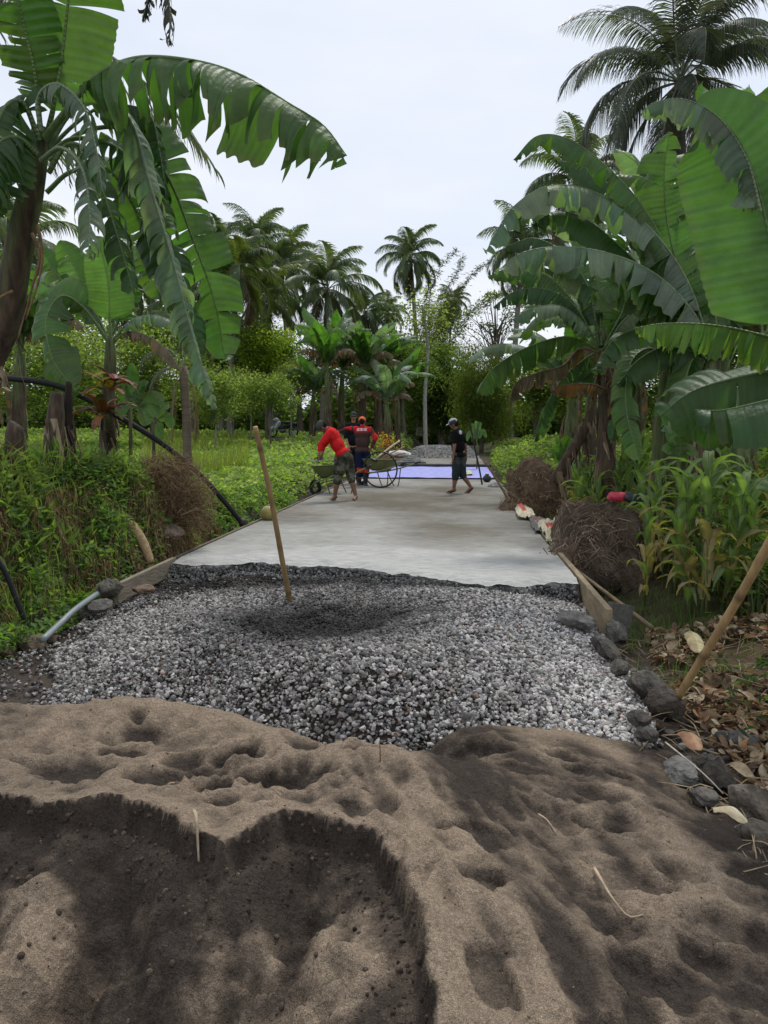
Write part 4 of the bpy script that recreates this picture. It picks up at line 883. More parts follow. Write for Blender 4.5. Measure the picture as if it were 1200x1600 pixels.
# ================================================================ COCONUT PALMS
def frond_mb(L_, e0, e1, seed=0, nl=62, ll=.9, hang=.6, w=.028, col=(.055, .085, .035), wind=0.0, origin=(0, 0, 0), az=0.0, path=None):
    """a coconut leaf: rachis with two rows of hanging leaflets, growing along +X unless a path is given"""
    rg = np.random.default_rng(seed); mb = MB()
    P = catmull(path if path is not None else gen_leaf_path((0, 0, 0), 0, L_, e0, e1, seed), 60)
    Tn = nrm(np.gradient(P, axis=0)); Ll = np.linalg.norm(np.diff(P, axis=0), axis=1).sum()
    h = P[-1] - P[0]; h[2] = 0; h = nrm(h) if np.linalg.norm(h) > .05 else np.array([1., 0, 0]); S = np.array([-h[1], h[0], 0.])
    c = np.array(col)
    tube(mb, P, [.028 * Ll / 4, .004], 5, np.append(c * 1.3 + [.05, .05, .01], 0), cap=False)
    n = nl * 2; f = np.repeat(np.linspace(.16, .985, nl), 2) + rg.uniform(-.004, .004, n); sd = np.tile([-1, 1], nl)
    idx = f * 59; i0 = np.clip(idx.astype(int), 0, 58); fr = (idx - i0)[:, None]; base = P[i0] * (1 - fr) + P[i0 + 1] * fr; tt = Tn[i0]
    S2 = nrm(S[None] - tt * (tt @ S)[:, None]); U = np.cross(S2, tt); U = U * np.sign(U[:, 2:3] + 1e-6)
    ln = ll * np.clip(np.sin(np.pi * np.clip(f * .93 + .08, 0, 1))**.55, .25, 1) * rg.uniform(.85, 1.1, n)
    hg = hang * rg.uniform(.75, 1.25, n); K = 4
    d = nrm(S2 * sd[:, None] * (1 - .25 * hg[:, None]) + tt * (.45 + .5 * f[:, None]) + U * (.25 - .3 * hg[:, None]))
    d[:, 0] += wind * .3; pos = base.copy(); rows = []
    ww = w * np.array([.6, 1, .8, .45, .05]); wd_ = nrm(np.cross(d, U + 1e-3)) 
    wd_ = nrm(tt * .8 + U * .35 * sd[:, None])
    for q in range(K + 1):
        rows.append(pos - wd_ * ww[q]); rows.append(pos + wd_ * ww[q])
        dq = nrm(d * (1 - .9 * hg[:, None] * (q / K)**.8) + np.array([wind * .25, 0, -1.0]) * (hg[:, None] * (.25 + 1.1 * q / K)))
        pos = pos + dq * (ln / K)[:, None]
    V = np.stack(rows, 1).reshape(-1, 3); k = 2 * (K + 1); b = (np.arange(n) * k)[:, None]
    F = np.concatenate([b + np.array([2*q, 2*q+1, 2*q+3, 2*q+2])[None] for q in range(K)])
    cc = c[None] * rg.uniform(.75, 1.25, (n, 1)) * np.array([1, 1, 1]); dry = rg.random(n) < .05; cc[dry] = (.14, .11, .06)
    C = np.repeat(np.concatenate([cc, np.ones((n, 1))], 1), k, 0); mb.add(V, F, C); return mb
def palm(label, loc, H, nf=20, FL=3.6, seed=0, lean=(0, 0), r=.16, ll=.85, cols=((.09, .125, .065), (.11, .155, .07), (.14, .18, .105)), elev=(80, -55), wind=0, nl=58, group='coconut palms', w=.03, nuts=True):
    rg = random.Random(seed); rt = thing('coconut_palm', label, 'palm', loc, group); x, y, z = loc
    top = Vector((lean[0], lean[1], H)); mb = MB()
    pts = [(x, y, z - .2), (x + lean[0] * .15, y + lean[1] * .15, z + H * .3), (x + lean[0] * .55, y + lean[1] * .55, z + H * .7), (x + top.x, y + top.y, z + H)]
    m0 = 60; P = catmull(pts, m0); rr = np.interp(np.linspace(0, 1, m0), [0, .06, .2, 1], [r * 1.6, r * 1.15, r, r * .7]) * (1 + .04 * np.sin(np.arange(m0) * 2.2))
    tube(mb, P, rr, 12, (.17, .155, .13), jit=.05, seed=seed); mb.build('trunk', M['ptrunk'], rt)
    for i in range(nf):
        f = (i + .5) / nf; az = i * 2.399 + rg.uniform(-.25, .25); e0 = R(elev[0] + (elev[1] - elev[0]) * f**1.1 + rg.uniform(-8, 8))
        fm = frond_mb(FL * rg.uniform(.85, 1.1), e0, e0 - R(78 + 30 * math.sin(f * 3.1)), seed * 50 + i, nl, ll, 0.62 + .5 * f, w=w, col=cols[rg.randrange(len(cols))] if f < .9 else (.13, .095, .055), wind=0)
        me = fm.mesh('frond'); o = bpy.data.objects.new('frond', me); COL.objects.link(o); o.parent = rt; me.materials.append(M['frond'])
        o.location = (top.x, top.y, top.z); o.rotation_euler = (rg.uniform(-.15, .15), 0, az + wind * math.sin(az) * .4)
    if nuts:
        nb = MB()
        for i in range(9):
            a = i * .7; blob(nb, (x + top.x + .25 * math.cos(a), y + top.y + .25 * math.sin(a), z + H - .25 - .1 * (i % 3)), (.11, .11, .14), 1, .1, i, (.10, .13, .04) if i % 3 else (.16, .11, .05))
        nb.build('coconut_bunch', M['plast'], rt)
    return rt
def palm_px(label, px, py, d, **k):          # crown centre read in the picture
    c = at(px, py, d); z0 = T(c.x, c.y); ln = k.pop('lean', (0, 0)); return palm(label, (c.x - ln[0], c.y - ln[1], z0), c.z - z0, lean=ln, **k)
pa = palm_px('lone tall coconut palm with a pale bent trunk rising above the road end', 641, 402, 72, nf=24, FL=4.0, seed=1, lean=(-.9, 0), r=.22, ll=1.2, w=.045, nl=72, elev=(84, -75))
pb = palm_px('coconut palm with yellowish fronds in front of the left palm row', 372, 425, 40, nf=19, FL=3.4, seed=2, lean=(.6, 0), r=.18, ll=1.05, w=.042, cols=((.07, .11, .04), (.12, .15, .04), (.09, .12, .05)))
pc = palm_px('full-crowned coconut palm at the right end of the left palm row', 512, 452, 50, nf=27, FL=4.1, seed=3, lean=(.4, 0), r=.2, ll=1.2, w=.038, nl=72, elev=(86, -55))
big = palm_px('large dark coconut palm towering over the right grove', 1062, 128, 25, nf=34, FL=4.7, seed=4, lean=(-.4, 0), r=.2, ll=1.15, w=.021, nl=120, elev=(88, -62), cols=((.075, .09, .068), (.09, .11, .08), (.12, .14, .105)))
def dpalm(src, px, py, d, rz, sc, label, H0):
    c = at(px, py, d); z0 = T(c.x, c.y); o = dup(src, (c.x, c.y, c.z - H0 * sc), rz, sc, label); return o
def Hof(p): return max(ch.location.z for ch in p.children)
for src, px, py, d, rz, sc, lb in [
    (pc, 398, 380, 58, 1.2, .95, 'coconut palm whose crown stands highest in the left palm row'), (pa, 338, 392, 52, 2.0, .85, 'coconut palm at the left end of the row beside the long hanging banana leaf'),
    (pc, 448, 418, 56, 3.1, .95, 'coconut palm in the middle of the left palm row with a slightly lower crown'), (pa, 560, 488, 62, 4.0, .8, 'short coconut palm crown low over the centre banana clump, left of the lone tall one'),
    (pb, 420, 468, 46, 4.4, 1.0, 'lower coconut palm tucked under the left palm row above the round shrub tree'), (pc, 605, 490, 100, 2.2, .95, 'tiny distant coconut palm left of the tall lone palm trunk'),
    (pa, 800, 385, 52, 3.6, .95, 'mid-distance coconut palm peeping past the left tips of the right grove'), (pc, 905, 285, 36, 1.7, .85, 'coconut palm crown directly behind the right grove below the large dark one'),
    (pb, 290, 480, 40, 1.0, 1.0, 'coconut palm behind the hanging leaves of the tall left banana plant'), (pc, 20, 400, 30, 5.0, .9, 'coconut palm seen behind the stem of the tall left banana plant'), (pc, 190, 430, 48, .4, .9, 'coconut palm behind the short bright banana plant on the left'),
    (pa, 700, 470, 85, 2.9, .62, 'dark scruffy coconut palm just right of the lone tall one')]:
    dpalm(src, px, py, d, rz, sc, lb, Hof(src))
# near palm just out of frame on the left: its fronds reach in behind the banana leaves
def left_palm():
    b = at(-330, 700, 9.5); rt = thing('coconut_palm', 'near coconut palm off the left edge whose long fronds hang behind the banana leaves', 'palm', (b.x, b.y, T(b.x, b.y)), 'coconut palms')
    mb = MB(); tube(mb, [(b.x, b.y, rt.location.z - .2), at(-320, 400, 9.5), at(-260, 60, 9.5)], [.2, .15], 12, (.17, .155, .13), n=40); mb.build('trunk', M['ptrunk'], rt)
    for i, (pts, d2, ll, sd) in enumerate([([(-260,60),(-60,-10),(110,50),(250,150),(345,275)], 8.6, .72, 1), ([(-260,60),(-140,-60),(0,-20),(80,60),(130,150)], 8.2, .6, 2), ([(-260,60),(-150,150),(-20,330),(10,420)], 8.8, .6, 3), ([(-260,60),(-60,180),(90,220),(190,275),(262,400)], 9.0, .6, 4)]):
        fm = frond_mb(0, 0, 0, 900 + sd, 80, ll * 1.3, .8, .022, (.09, .11, .07), path=[at(p[0], p[1], 9.5 + (d2 - 9.5) * k / 4) for k, p in enumerate(pts)])
        fm.build('frond', M['frond'], rt)
left_palm()
# small stumpy palm on the left with limp fronds
def stump_palm():
    p = at(292, 700, 14); rt = thing('young_palm', 'young palm with a stubby grey trunk and limp fronds in the left field', 'palm', (p.x, p.y, T(p.x, p.y)))
    top = at(286, 572, 14); mb = MB(); tube(mb, [(p.x, p.y, rt.location.z - .1), at(291, 650, 14), top], [.09, .075], 12, (.19, .15, .11), n=14, jit=.12); mb.build('trunk', M['ptrunk'], rt)
    for i, pts in enumerate([[(286,572),(262,545),(230,555),(214,590)], [(286,572),(275,600),(270,650),(268,690)], [(286,572),(300,600),(306,640),(305,690)], [(286,572),(310,540),(345,545),(368,590)], [(286,572),(280,520),(262,490),(240,485)], [(286,572),(300,515),(325,490),(350,495)], [(286,572),(250,580),(235,620),(240,660)]]):
        frond_mb(0, 0, 0, 950 + i, 34, .34, .9, .016, (.08, .10, .05) if i not in (1, 2) else (.16, .12, .07), path=[at(a, b, 14 - .1 * i) for a, b in pts]).build('frond', M['frond'], rt)
stump_palm()

# ================================================================ LEAFY TREES
LV = np.array([[0, 0, 0], [.5, .28, .05], [1, 0, -.06], [.5, -.28, .05]]); LF = np.array([[0, 1, 2], [0, 2, 3]])     # folded leaf
def leaves(mb, pos, size, rg, col, aspect=1.0, upb=.0, droop=0.0):
    n = len(pos); V = LV * np.array([1, aspect, 1])
    scatter(mb, V, LF, pos, rg.normal(0, .6, n), rg.normal(droop, .45, n), rg.uniform(0, 6.28, n), size * rg.uniform(.6, 1.25, n), col)
def tree(name, label, cat, loc, H, crown, nleaf, lsize, seed, cols, r=.12, group=None, limbs=9, clump=.28, ncl=40, aspect=1.0, droop=0.0, sparse=1.0, bark=(.13, .11, .085), tr_top=.6):
    """crown: list of (dx, dy, dz, rx, ry, rz) ellipsoids above the foot"""
    rg = np.random.default_rng(seed); rt = thing(name, label, cat, loc, group); x, y, z = loc; mb = MB()
    tube(mb, [(x, y, z - .2), (x + rg.normal(0, r), y, z + H * .3), (x + rg.normal(0, r * 2), y + rg.normal(0, r), z + H * tr_top)], [r, r * .5], 8, bark, n=12, jit=.1)
    top = np.array([x, y, z + H * tr_top]); fb = MB(); vol = np.array([c[3] * c[4] * c[5] for c in crown]); vol = vol / vol.sum()
    cl = []
    for c, v in zip(crown, vol):
        k = max(3, int(ncl * v)); d = nrm(rg.normal(size=(k, 3))); q = rg.random((k, 1))**.45
        cl.append(np.array([x, y, z]) + np.array(c[:3]) + d * q * np.array(c[3:]) * .92)
    cl = np.vstack(cl)
    for p in cl[rg.permutation(len(cl))[:limbs]]:
        s = top + (np.array([x, y, z]) - top) * rg.uniform(0, .45); m = (s + p) / 2 + np.array([0, 0, .08 * H * rg.random()])
        tube(mb, [s, m, p], [r * .38, r * .08], 5, bark, n=7, cap=False)
    mb.build('trunk', M['bark'], rt)
    cr = clump * np.mean([np.mean(c[3:]) for c in crown]); w = rg.uniform(.5, 1.5, len(cl)); idx = rg.choice(len(cl), nleaf, p=w / w.sum())
    cs = rg.uniform(.6, 1.35, len(cl))
    pos = cl[idx] + rg.normal(0, 1, (nleaf, 3)) * (cr * cs[idx])[:, None] * np.array([1, 1, .75])
    cc = np.array(cols)[rg.integers(0, len(cols), len(cl))][idx] * rg.uniform(.75, 1.3, (nleaf, 1))
    leaves(fb, pos, lsize, rg, np.concatenate([cc, np.ones((nleaf, 1))], 1), aspect, droop=droop)
    fb.build('crown', M['fol'], rt, smooth=False); return rt
YG = [(.24, .29, .04), (.18, .24, .04), (.12, .18, .03)]; DG = [(.085, .13, .045), (.10, .15, .05), (.07, .11, .042)]; MG = [(.13, .19, .055), (.16, .22, .062), (.11, .165, .05)]; OL = [(.17, .215, .075), (.20, .245, .085), (.14, .18, .065)]
tree('round_tree', 'round yellow-green tree with a dense crown in the left field near the motorcycle', 'tree', L3(417, 700, 40), 5.6, [(0, 0, 4.7, 1.6, 1.5, 1.55), (-.1, 0, 3.6, 1.4, 1.4, .8)], 9000, .17, 21, YG + [(.20, .25, .03), (.05, .09, .02)], r=.10, clump=.30, ncl=55)
tree('slender_tree', 'loose open-crowned slender tree right in front of the round yellow-green one', 'tree', L3(424, 700, 31), 3.2, [(-.3, 0, 2.3, 1.3, 1.0, .75), (.6, 0, 2.0, .8, .8, .6)], 5200, .10, 22, MG + OL, r=.05, clump=.24)
for i, (px, d, h, lb) in enumerate([(335, 27, 3.0, 'slender tree furthest left of the row of thin trees in the left field'), (362, 32, 3.6, 'slender tree second from the left of the row of thin trees in the left field'), (392, 36, 3.4, 'thin tree of the left field row that stands just left of the round tree'), (455, 38, 4.2, 'thin tree between the round tree and the centre banana clump'), (310, 36, 4.4, 'taller slender tree behind the young palm in the left field')]):
    tree('slender_tree', lb, 'tree', L3(px, 700, d), h, [(0, 0, h * .72, .95, .9, h * .26), (.2, 0, h * .5, .7, .6, h * .18)], 4200, .10, 30 + i, MG + OL + [(.13, .17, .05)], r=.045, clump=.3, group='thin trees in the left field', bark=(.24, .22, .18))
# middle distance trees closing the view
tree('broadleaf_tree', 'dense dark green tree behind the pale trunk at the end of the road', 'tree', L3(690, 690, 66), 10, [(-.6, 0, 6.6, 2.9, 2.4, 2.9), (.9, 0, 3.6, 2.6, 2.2, 2.6), (-1.8, 0, 3.6, 2.2, 2, 2.3)], 22000, .26, 41, DG + MG[:1], r=.25, ncl=80)
tree('weeping_tree', 'tall soft yellow-green weeping tree right of the road end', 'tree', L3(752, 700, 50), 7.5, [(0, 0, 4.4, 1.9, 1.8, 2.9), (.9, 0, 2.6, 1.6, 1.5, 2.0), (-.5, .2, 2.4, 1.3, 1.2, 1.7)], 24000, .20, 42, [(.10, .135, .035), (.12, .155, .045), (.085, .115, .03)], r=.16, ncl=90, aspect=.45, droop=.9)
tree('sparse_tree', 'half-bare tree with sparse small leaves against the sky right of the lone palm', 'tree', L3(772, 690, 62), 12, [(0, 0, 10.2, 3.0, 2.2, 1.9), (-2.2, 0, 9.4, 2.0, 1.6, 1.4)], 1900, .22, 43, DG + [(.08, .09, .05)], r=.16, ncl=34, clump=.16, limbs=34, tr_top=.72)
tree('broadleaf_tree', 'dark green tree just left of the lone tall palm behind the banana clump', 'tree', L3(590, 690, 64), 8.5, [(0, 0, 5.2, 3.2, 2.4, 3.1), (2.4, 0, 4.6, 2.2, 2, 2.4)], 14000, .26, 44, DG + MG, r=.22, ncl=60)
tree('broadleaf_tree', 'broad dark green tree rising behind the left palm row', 'tree', L3(470, 690, 58), 9, [(0, 0, 5.6, 3.8, 2.4, 2.8), (-3.4, 0, 5.0, 2.6, 2, 2.4)], 15000, .26, 45, DG + MG, r=.25, ncl=60)
tree('broadleaf_tree', 'olive green tree right of the weeping tree behind the grove leaf tips', 'tree', L3(838, 700, 44), 6, [(0, 0, 3.4, 2.0, 1.8, 2.1), (1.8, 0, 3.0, 1.8, 1.6, 1.7)], 12000, .2, 46, OL + MG, r=.15, ncl=60)
tree('broadleaf_tree', 'olive green tree behind the stems of the right grove', 'tree', L3(960, 700, 36), 6, [(0, 0, 3.6, 2.4, 1.8, 2.4), (2.6, 0, 3.2, 2.0, 1.6, 2.2)], 11000, .2, 47, OL + DG, r=.15, ncl=60)
tree('broadleaf_tree', 'shady green tree at the right edge behind the grove', 'tree', L3(1130, 700, 32), 8, [(0, 0, 4.6, 2.8, 2.0, 3.4), (3.2, 0, 4.2, 2.6, 1.8, 3.2)], 12000, .24, 48, DG + MG, r=.18, ncl=60)
tree('broadleaf_tree', 'green tree filling the gap left of the young palm', 'tree', L3(238, 700, 30), 5, [(0, 0, 3.0, 2.0, 1.6, 1.9), (-1.9, 0, 2.6, 1.7, 1.5, 1.6)], 13000, .15, 49, MG + YG[1:] + OL, r=.12, ncl=70)
tree('broadleaf_tree', 'leafy green tree behind the stem of the short bright banana plant', 'tree', L3(110, 700, 26), 5, [(0, 0, 2.9, 2.0, 1.6, 1.9), (-2.0, 0, 2.5, 1.8, 1.5, 1.8)], 13000, .14, 50, MG + OL, r=.12, ncl=70)
tree('broadleaf_tree', 'tall dark tree behind the hanging leaves at the left', 'tree', L3(250, 690, 52), 11, [(0, 0, 7.4, 3.6, 2.4, 3.4), (4.0, 0, 5.4, 2.8, 2.2, 2.8), (-5, 0, 5.6, 3.4, 2.2, 3)], 15000, .27, 51, DG + MG, r=.25, ncl=70)
tree('broadleaf_tree', 'dark tree behind the stem at the left edge', 'tree', L3(20, 690, 40), 8, [(0, 0, 5.0, 3.2, 2.4, 3.4), (3.4, 0, 4.2, 2.6, 2.2, 2.4)], 11000, .24, 52, DG + MG, r=.2, ncl=60)
tree('broadleaf_tree', 'tall narrow dark tree between the lone palm and the half-bare tree', 'tree', L3(692, 690, 72), 15, [(0, 0, 10.8, 1.7, 1.6, 3.4), (-.7, 0, 7.0, 2.3, 2, 2.8)], 12000, .30, 53, [(.06, .085, .045), (.05, .07, .038)], r=.2, ncl=60, aspect=.5, droop=.6)
tree('broadleaf_tree', 'bushy mid-green tree filling behind the right part of the centre banana clump', 'tree', L3(632, 690, 60), 8, [(0, 0, 5.4, 2.4, 2, 2.4), (-1.8, 0, 4.6, 2.0, 2, 2.0)], 14000, .25, 54, MG + DG, r=.2, ncl=60)
tree('broadleaf_tree', 'tall green tree behind the thin trees at the left of the field', 'tree', L3(345, 690, 54), 9, [(0, 0, 6.2, 3.6, 2.4, 2.6), (2.6, 0, 5.0, 2.4, 2, 2.2)], 15000, .25, 55, MG + OL, r=.22, ncl=70)
# pale bare pole-like trunk at the road end
def pole_tree():
    p = L3(665, 690, 58); rt = thing('slim_tree', 'slim pale straight-trunked tree standing at the end of the road', 'tree', p); mb = MB()
    tube(mb, [(p[0], p[1], p[2] - .1), at(664, 620, 58), at(668, 540, 58), at(660, 480, 58)], [.17, .10], 8, (.34, .33, .29), n=16, jit=.08); mb.build('trunk', M['bark'], rt)
    rg = np.random.default_rng(3); fb = MB(); c = np.array(at(662, 500, 58)); pos = c + rg.normal(0, 1, (1500, 3)) * np.array([1.0, .8, 1.1]); leaves(fb, pos, .26, rg, np.concatenate([np.array(OL)[rg.integers(0, 3, 1500)], np.ones((1500, 1))], 1)); fb.build('crown', M['fol'], rt, smooth=False)
pole_tree()
# bamboo: arching feathery culms beside the lone palm
def bamboo():
    p = L3(700, 690, 68); rt = thing('bamboo_clump', 'feathery bamboo clump with long bare tips arching against the sky', 'bamboo', p); rg = np.random.default_rng(8)
    for pts in [[(700,690),(690,560),(705,480),(735,432),(765,408)], [(698,690),(680,560),(690,470),(715,425),(722,402)], [(695,690),(672,540),(672,460),(690,415),(712,392)], [(702,690),(700,560),(725,500),(762,470),(790,455)], [(693,690),(665,560),(662,490),(672,440),(676,420)]]:
        P = catmull([at(a, b, 68) for a, b in pts], 60); mb = MB(); tube(mb, P, [.06, .012], 5, (.10, .10, .06), cap=False); 
        f = rg.integers(24, 60, 620); pos = P[f] + rg.normal(0, 1, (620, 3)) * (.30 * (1.15 - f / 70))[:, None]
        leaves(mb, pos, .42, rg, np.concatenate([np.array([(.06, .075, .035), (.10, .10, .06), (.045, .06, .03)])[rg.integers(0, 3, 620)], np.ones((620, 1))], 1), .3)
        mb.build('culm', M['fol'], rt, smooth=False)
bamboo()
# far-off wood closing the horizon: one mass nobody could count
def far_wood():
    rg = np.random.default_rng(77); mb = MB(); n = 150000
    th = rg.uniform(R(-50), R(50), n); d = rg.uniform(74, 105, n); x = d * np.sin(th - YAW); y = d * np.cos(th - YAW)
    hh = 5.6 + 3.0 * fbm(th * 9, th * 0, 4, 6) + 2.5 * fbm(th * 40, th * 0, 3, 7); zz = T(0, 90) + hh * rg.random(n)**.7
    cc = np.array(DG + MG[:2] + OL[:1])[rg.integers(0, 6, n)] * (.7 + .6 * vn(th * 60, zz * .7, 3))[:, None]
    leaves(mb, np.stack([x, y, zz], 1), .85, rg, np.concatenate([cc, np.ones((n, 1))], 1))
    tag(mb.build('far_wood', M['fol'], smooth=False), 'far-off green wood closing the horizon all along', 'wood', kind='stuff')
far_wood()
# ================================================================ GROUND COVER (stuff), CORN, MOUNDS
def samp(n, px0, px1, d0, d1, rg, p=1.0):           # ground positions within a wedge of the site, denser near by
    d = d0 * (d1 / d0)**(rg.random(n)**p); px = rg.uniform(px0, px1, n); k = (px - 712) / 1200
    return k * d * 1.005, d
def z_of(x, y): return terr0(x, y)
def carpet(name, label, n, x, y, hmax, size, cols, seed, aspect=.9, cat='weeds', tall=None, droop=0.0):
    rg = np.random.default_rng(seed); mb = MB(); z = z_of(x, y)
    h = hmax * np.clip(.35 + .9 * vn(x * 1.6, y * 1.6, seed) + .25 * fbm(x * 5, y * 5, 2, seed), .1, 1.4)
    zz = z + h * rg.random(len(x))**.6
    patch = np.clip(.5 + 1.1 * fbm(x * .8, y * .5, 4, seed + 3), 0, .999); ci = (patch * len(cols)).astype(int)
    ci = np.where(rg.random(len(x)) < .4, rg.integers(0, len(cols), len(x)), ci)
    cc = np.array(cols)[ci] * rg.uniform(.7, 1.3, (len(x), 1))
    leaves(mb, np.stack([x, y, zz], 1), size, rg, np.concatenate([cc, np.ones((len(x), 1))], 1), aspect, droop=droop)
    return tag(mb.build(name, M['grass'], smooth=False), label, cat, kind='stuff')
BR = [(.24, .33, .09), (.20, .29, .08), (.29, .37, .12), (.15, .23, .06), (.34, .39, .18)]
rg = np.random.default_rng(1)
x, y = samp(130000, -60, 700, 8.5, 60, rg, 1.0); _mp = at(442, 690, 41); k = (x < -3.35) & ~((np.abs(x - _mp.x) < 1.7) & (y > 33) & (y < 43)); x, y = x[k], y[k]
carpet('field_weeds', 'low bright green weeds covering the field left of the road', 0, x, y, .20, .028 + .0052 * y, BR, 61)
x, y = samp(30000, 215, 385, 17, 40, rg, 1.0); k = (x < -4.6) & (vn(x * .5, y * .4, 9) > .35); x, y = x[k], y[k]
# grass blades: thin curved strips
def blades(name, label, x, y, L0, L1, w, cols, seed, cat='grass', lean=.5, z=None, hang=False, extra=None, m='grass'):
    rg = np.random.default_rng(seed); mb = MB(); n = len(x); K = 3; f = np.linspace(0, 1, K + 1)
    TV = np.array([[(-1)**(s + 1) * .5 * (1 - q * .95), 0, 0] for q in f for s in (0, 1)], float)
    TF = np.array([[2*q, 2*q+1, 2*q+3, 2*q+2] for q in range(K)])
    Ln = rg.uniform(L0, L1, n); az = rg.uniform(0, 6.28, n); le = rg.uniform(.1, 1, n) * lean; z = z_of(x, y) if z is None else z
    V = np.zeros((n, 2 * (K + 1), 3)); dirx, diry = np.cos(az), np.sin(az)
    for q in range(K + 1):
        g = f[q]; out = le * g * g * Ln; up = Ln * (g - .35 * le * g * g) * (-1 if hang else 1)
        for s, sg in ((0, -1), (1, 1)):
            ww = w * (1 - .92 * g) * .5 * sg * (1 + Ln * 0)
            V[:, 2*q+s, 0] = x + dirx * out - diry * ww; V[:, 2*q+s, 1] = y + diry * out + dirx * ww; V[:, 2*q+s, 2] = z + up
    F = (TF[None] + (np.arange(n) * 8)[:, None, None]).reshape(-1, 4)
    cc = np.array(cols)[rg.integers(0, len(cols), n)] * rg.uniform(.7, 1.3, (n, 1)); C = np.repeat(np.concatenate([cc, np.ones((n, 1))], 1), 8, 0)
    mb.add(V.reshape(-1, 3), F, C)
    if extra: extra(mb, rg)
    return tag(mb.build(name, M[m], smooth=True), label, cat, kind='stuff')
blades('tall_grass', 'tall yellow-green grass at the back of the left field', x[::3], y[::3], .2, .55, .03, [(.19, .23, .06), (.15, .20, .05), (.24, .26, .09)], 62)
# bank on the left: green cover on top, dry hanging grass on the face
n = 70000; y = rg.uniform(3.6, 15.0, n); x = -3.0 - np.abs(rg.normal(0, 1.0, n)) - .05; k = (y < 9.5) | (rg.random(n) < .5); x, y = x[k], y[k]
topm = terr0(x, y) > np.interp(y, [3, 8, 10.7, 14], [.18, .08, -.1, -.1]) + .45 * fbm(x * 3, y * 1.4, 3, 66)
topm |= (rg.random(len(x)) < .42)
carpet('bank_weeds', 'lush green creepers and weeds over the top of the left bank', 0, x[topm], y[topm], .20, .066, [(.11, .20, .055), (.14, .24, .06), (.19, .28, .08), (.085, .165, .05), (.22, .29, .10)], 63)
def hang(n, y0, y1, z0, z1, seed, name, label, cols, L0=.12, L1=.42, w=.007):
    rg = np.random.default_rng(seed); y = rg.uniform(y0, y1, n); x = rg.uniform(-3.95, -2.95, n); z = terr0(x, y)
    k = (z > z0 * np.interp(y, [4, 7, 11], [1, 1, .1])) & (z < z1) & (fbm(x * 1.5 + y, y * 1.3, 3, seed) > -.05); x, y, z = x[k], y[k], z[k]
    blades(name, label, x + .05, y, L0, L1, w, cols, seed, lean=.9, z=z + .06, hang=True, m='dead')
hang(52000, 3.4, 11.5, -.2, .75, 64, 'dry_grass', 'dry brown grass and roots hanging down the face of the left bank', [(.30, .21, .11), (.20, .135, .07), (.38, .29, .16), (.13, .085, .045)])
# arching fine grass and stems on the bank
y = rg.uniform(3.8, 9.5, 9000); x = rg.uniform(-5.2, -3.2, 9000)
blades('bank_grass', 'thin arching grass stems on the left bank', x, y, .15, .5, .010, [(.15, .22, .07), (.20, .25, .09), (.26, .22, .12)], 65, lean=1.1)
n = 2600; y = rg.uniform(4.0, 9.0, n); x = -3.45 - 1.6 * rg.random(n)**1.3
carpet('bank_broad_leaves', 'larger lance-shaped green leaves standing up from the near left bank', 0, x, y, .30, .15, [(.12, .21, .06), (.16, .25, .08), (.09, .17, .05), (.20, .28, .09)], 73, aspect=.42, droop=-.5)
# right side: bright weeds beside the road, shaded cover under the grove
x, y = samp(90000, 770, 1290, 6.4, 48, rg, 1.0); k = (x > 1.75 - .2 * (y > 14)) & ((x > 2.3) | (y > 9.5)); x, y = x[k], y[k]
carpet('roadside_weeds', 'bright green weeds and shrubs growing under the banana grove on the right', 0, x, y, .42, .045 + .0048 * y, BR + [(.07, .12, .03), (.06, .10, .03)], 66)
x, y = samp(15000, 760, 1250, 9, 40, rg, 1.0); k = (x > 1.7); x, y = x[k], y[k]
blades('roadside_grass', 'pale arching grass among the weeds on the right side of the road', x, y, .3, .85, .022, [(.16, .20, .07), (.24, .25, .11), (.12, .17, .045)], 67, lean=.9)
# low green plants at the right foreground
n = 5200; y = rg.uniform(3.6, 7.0, n); x = 1.35 + (y - 3.6) * .2 + rg.random(n)**.7 * 2.2; k = (x / y > .30 + .06 * rg.random(n)) & (fbm(x * 2.4, y * 2.4, 3, 5) > -.05); x, y = x[k], y[k]
carpet('foreground_weeds', 'dark green leafy weeds at the right edge in front of the maize', 0, x, y, .22, .06, [(.05, .11, .035), (.07, .14, .04), (.04, .085, .03)], 68, aspect=.55)
x = rg.uniform(1.15, 2.1, 1500); y = rg.uniform(4.4, 8, 1500); k = fbm(x * 3, y * 3, 3, 8) > .08
blades('ditch_grass', 'sparse green grass tufts between the boulders and the boards on the right', x[k], y[k], .06, .2, .008, [(.10, .17, .05), (.16, .20, .08)], 69, lean=1.0)

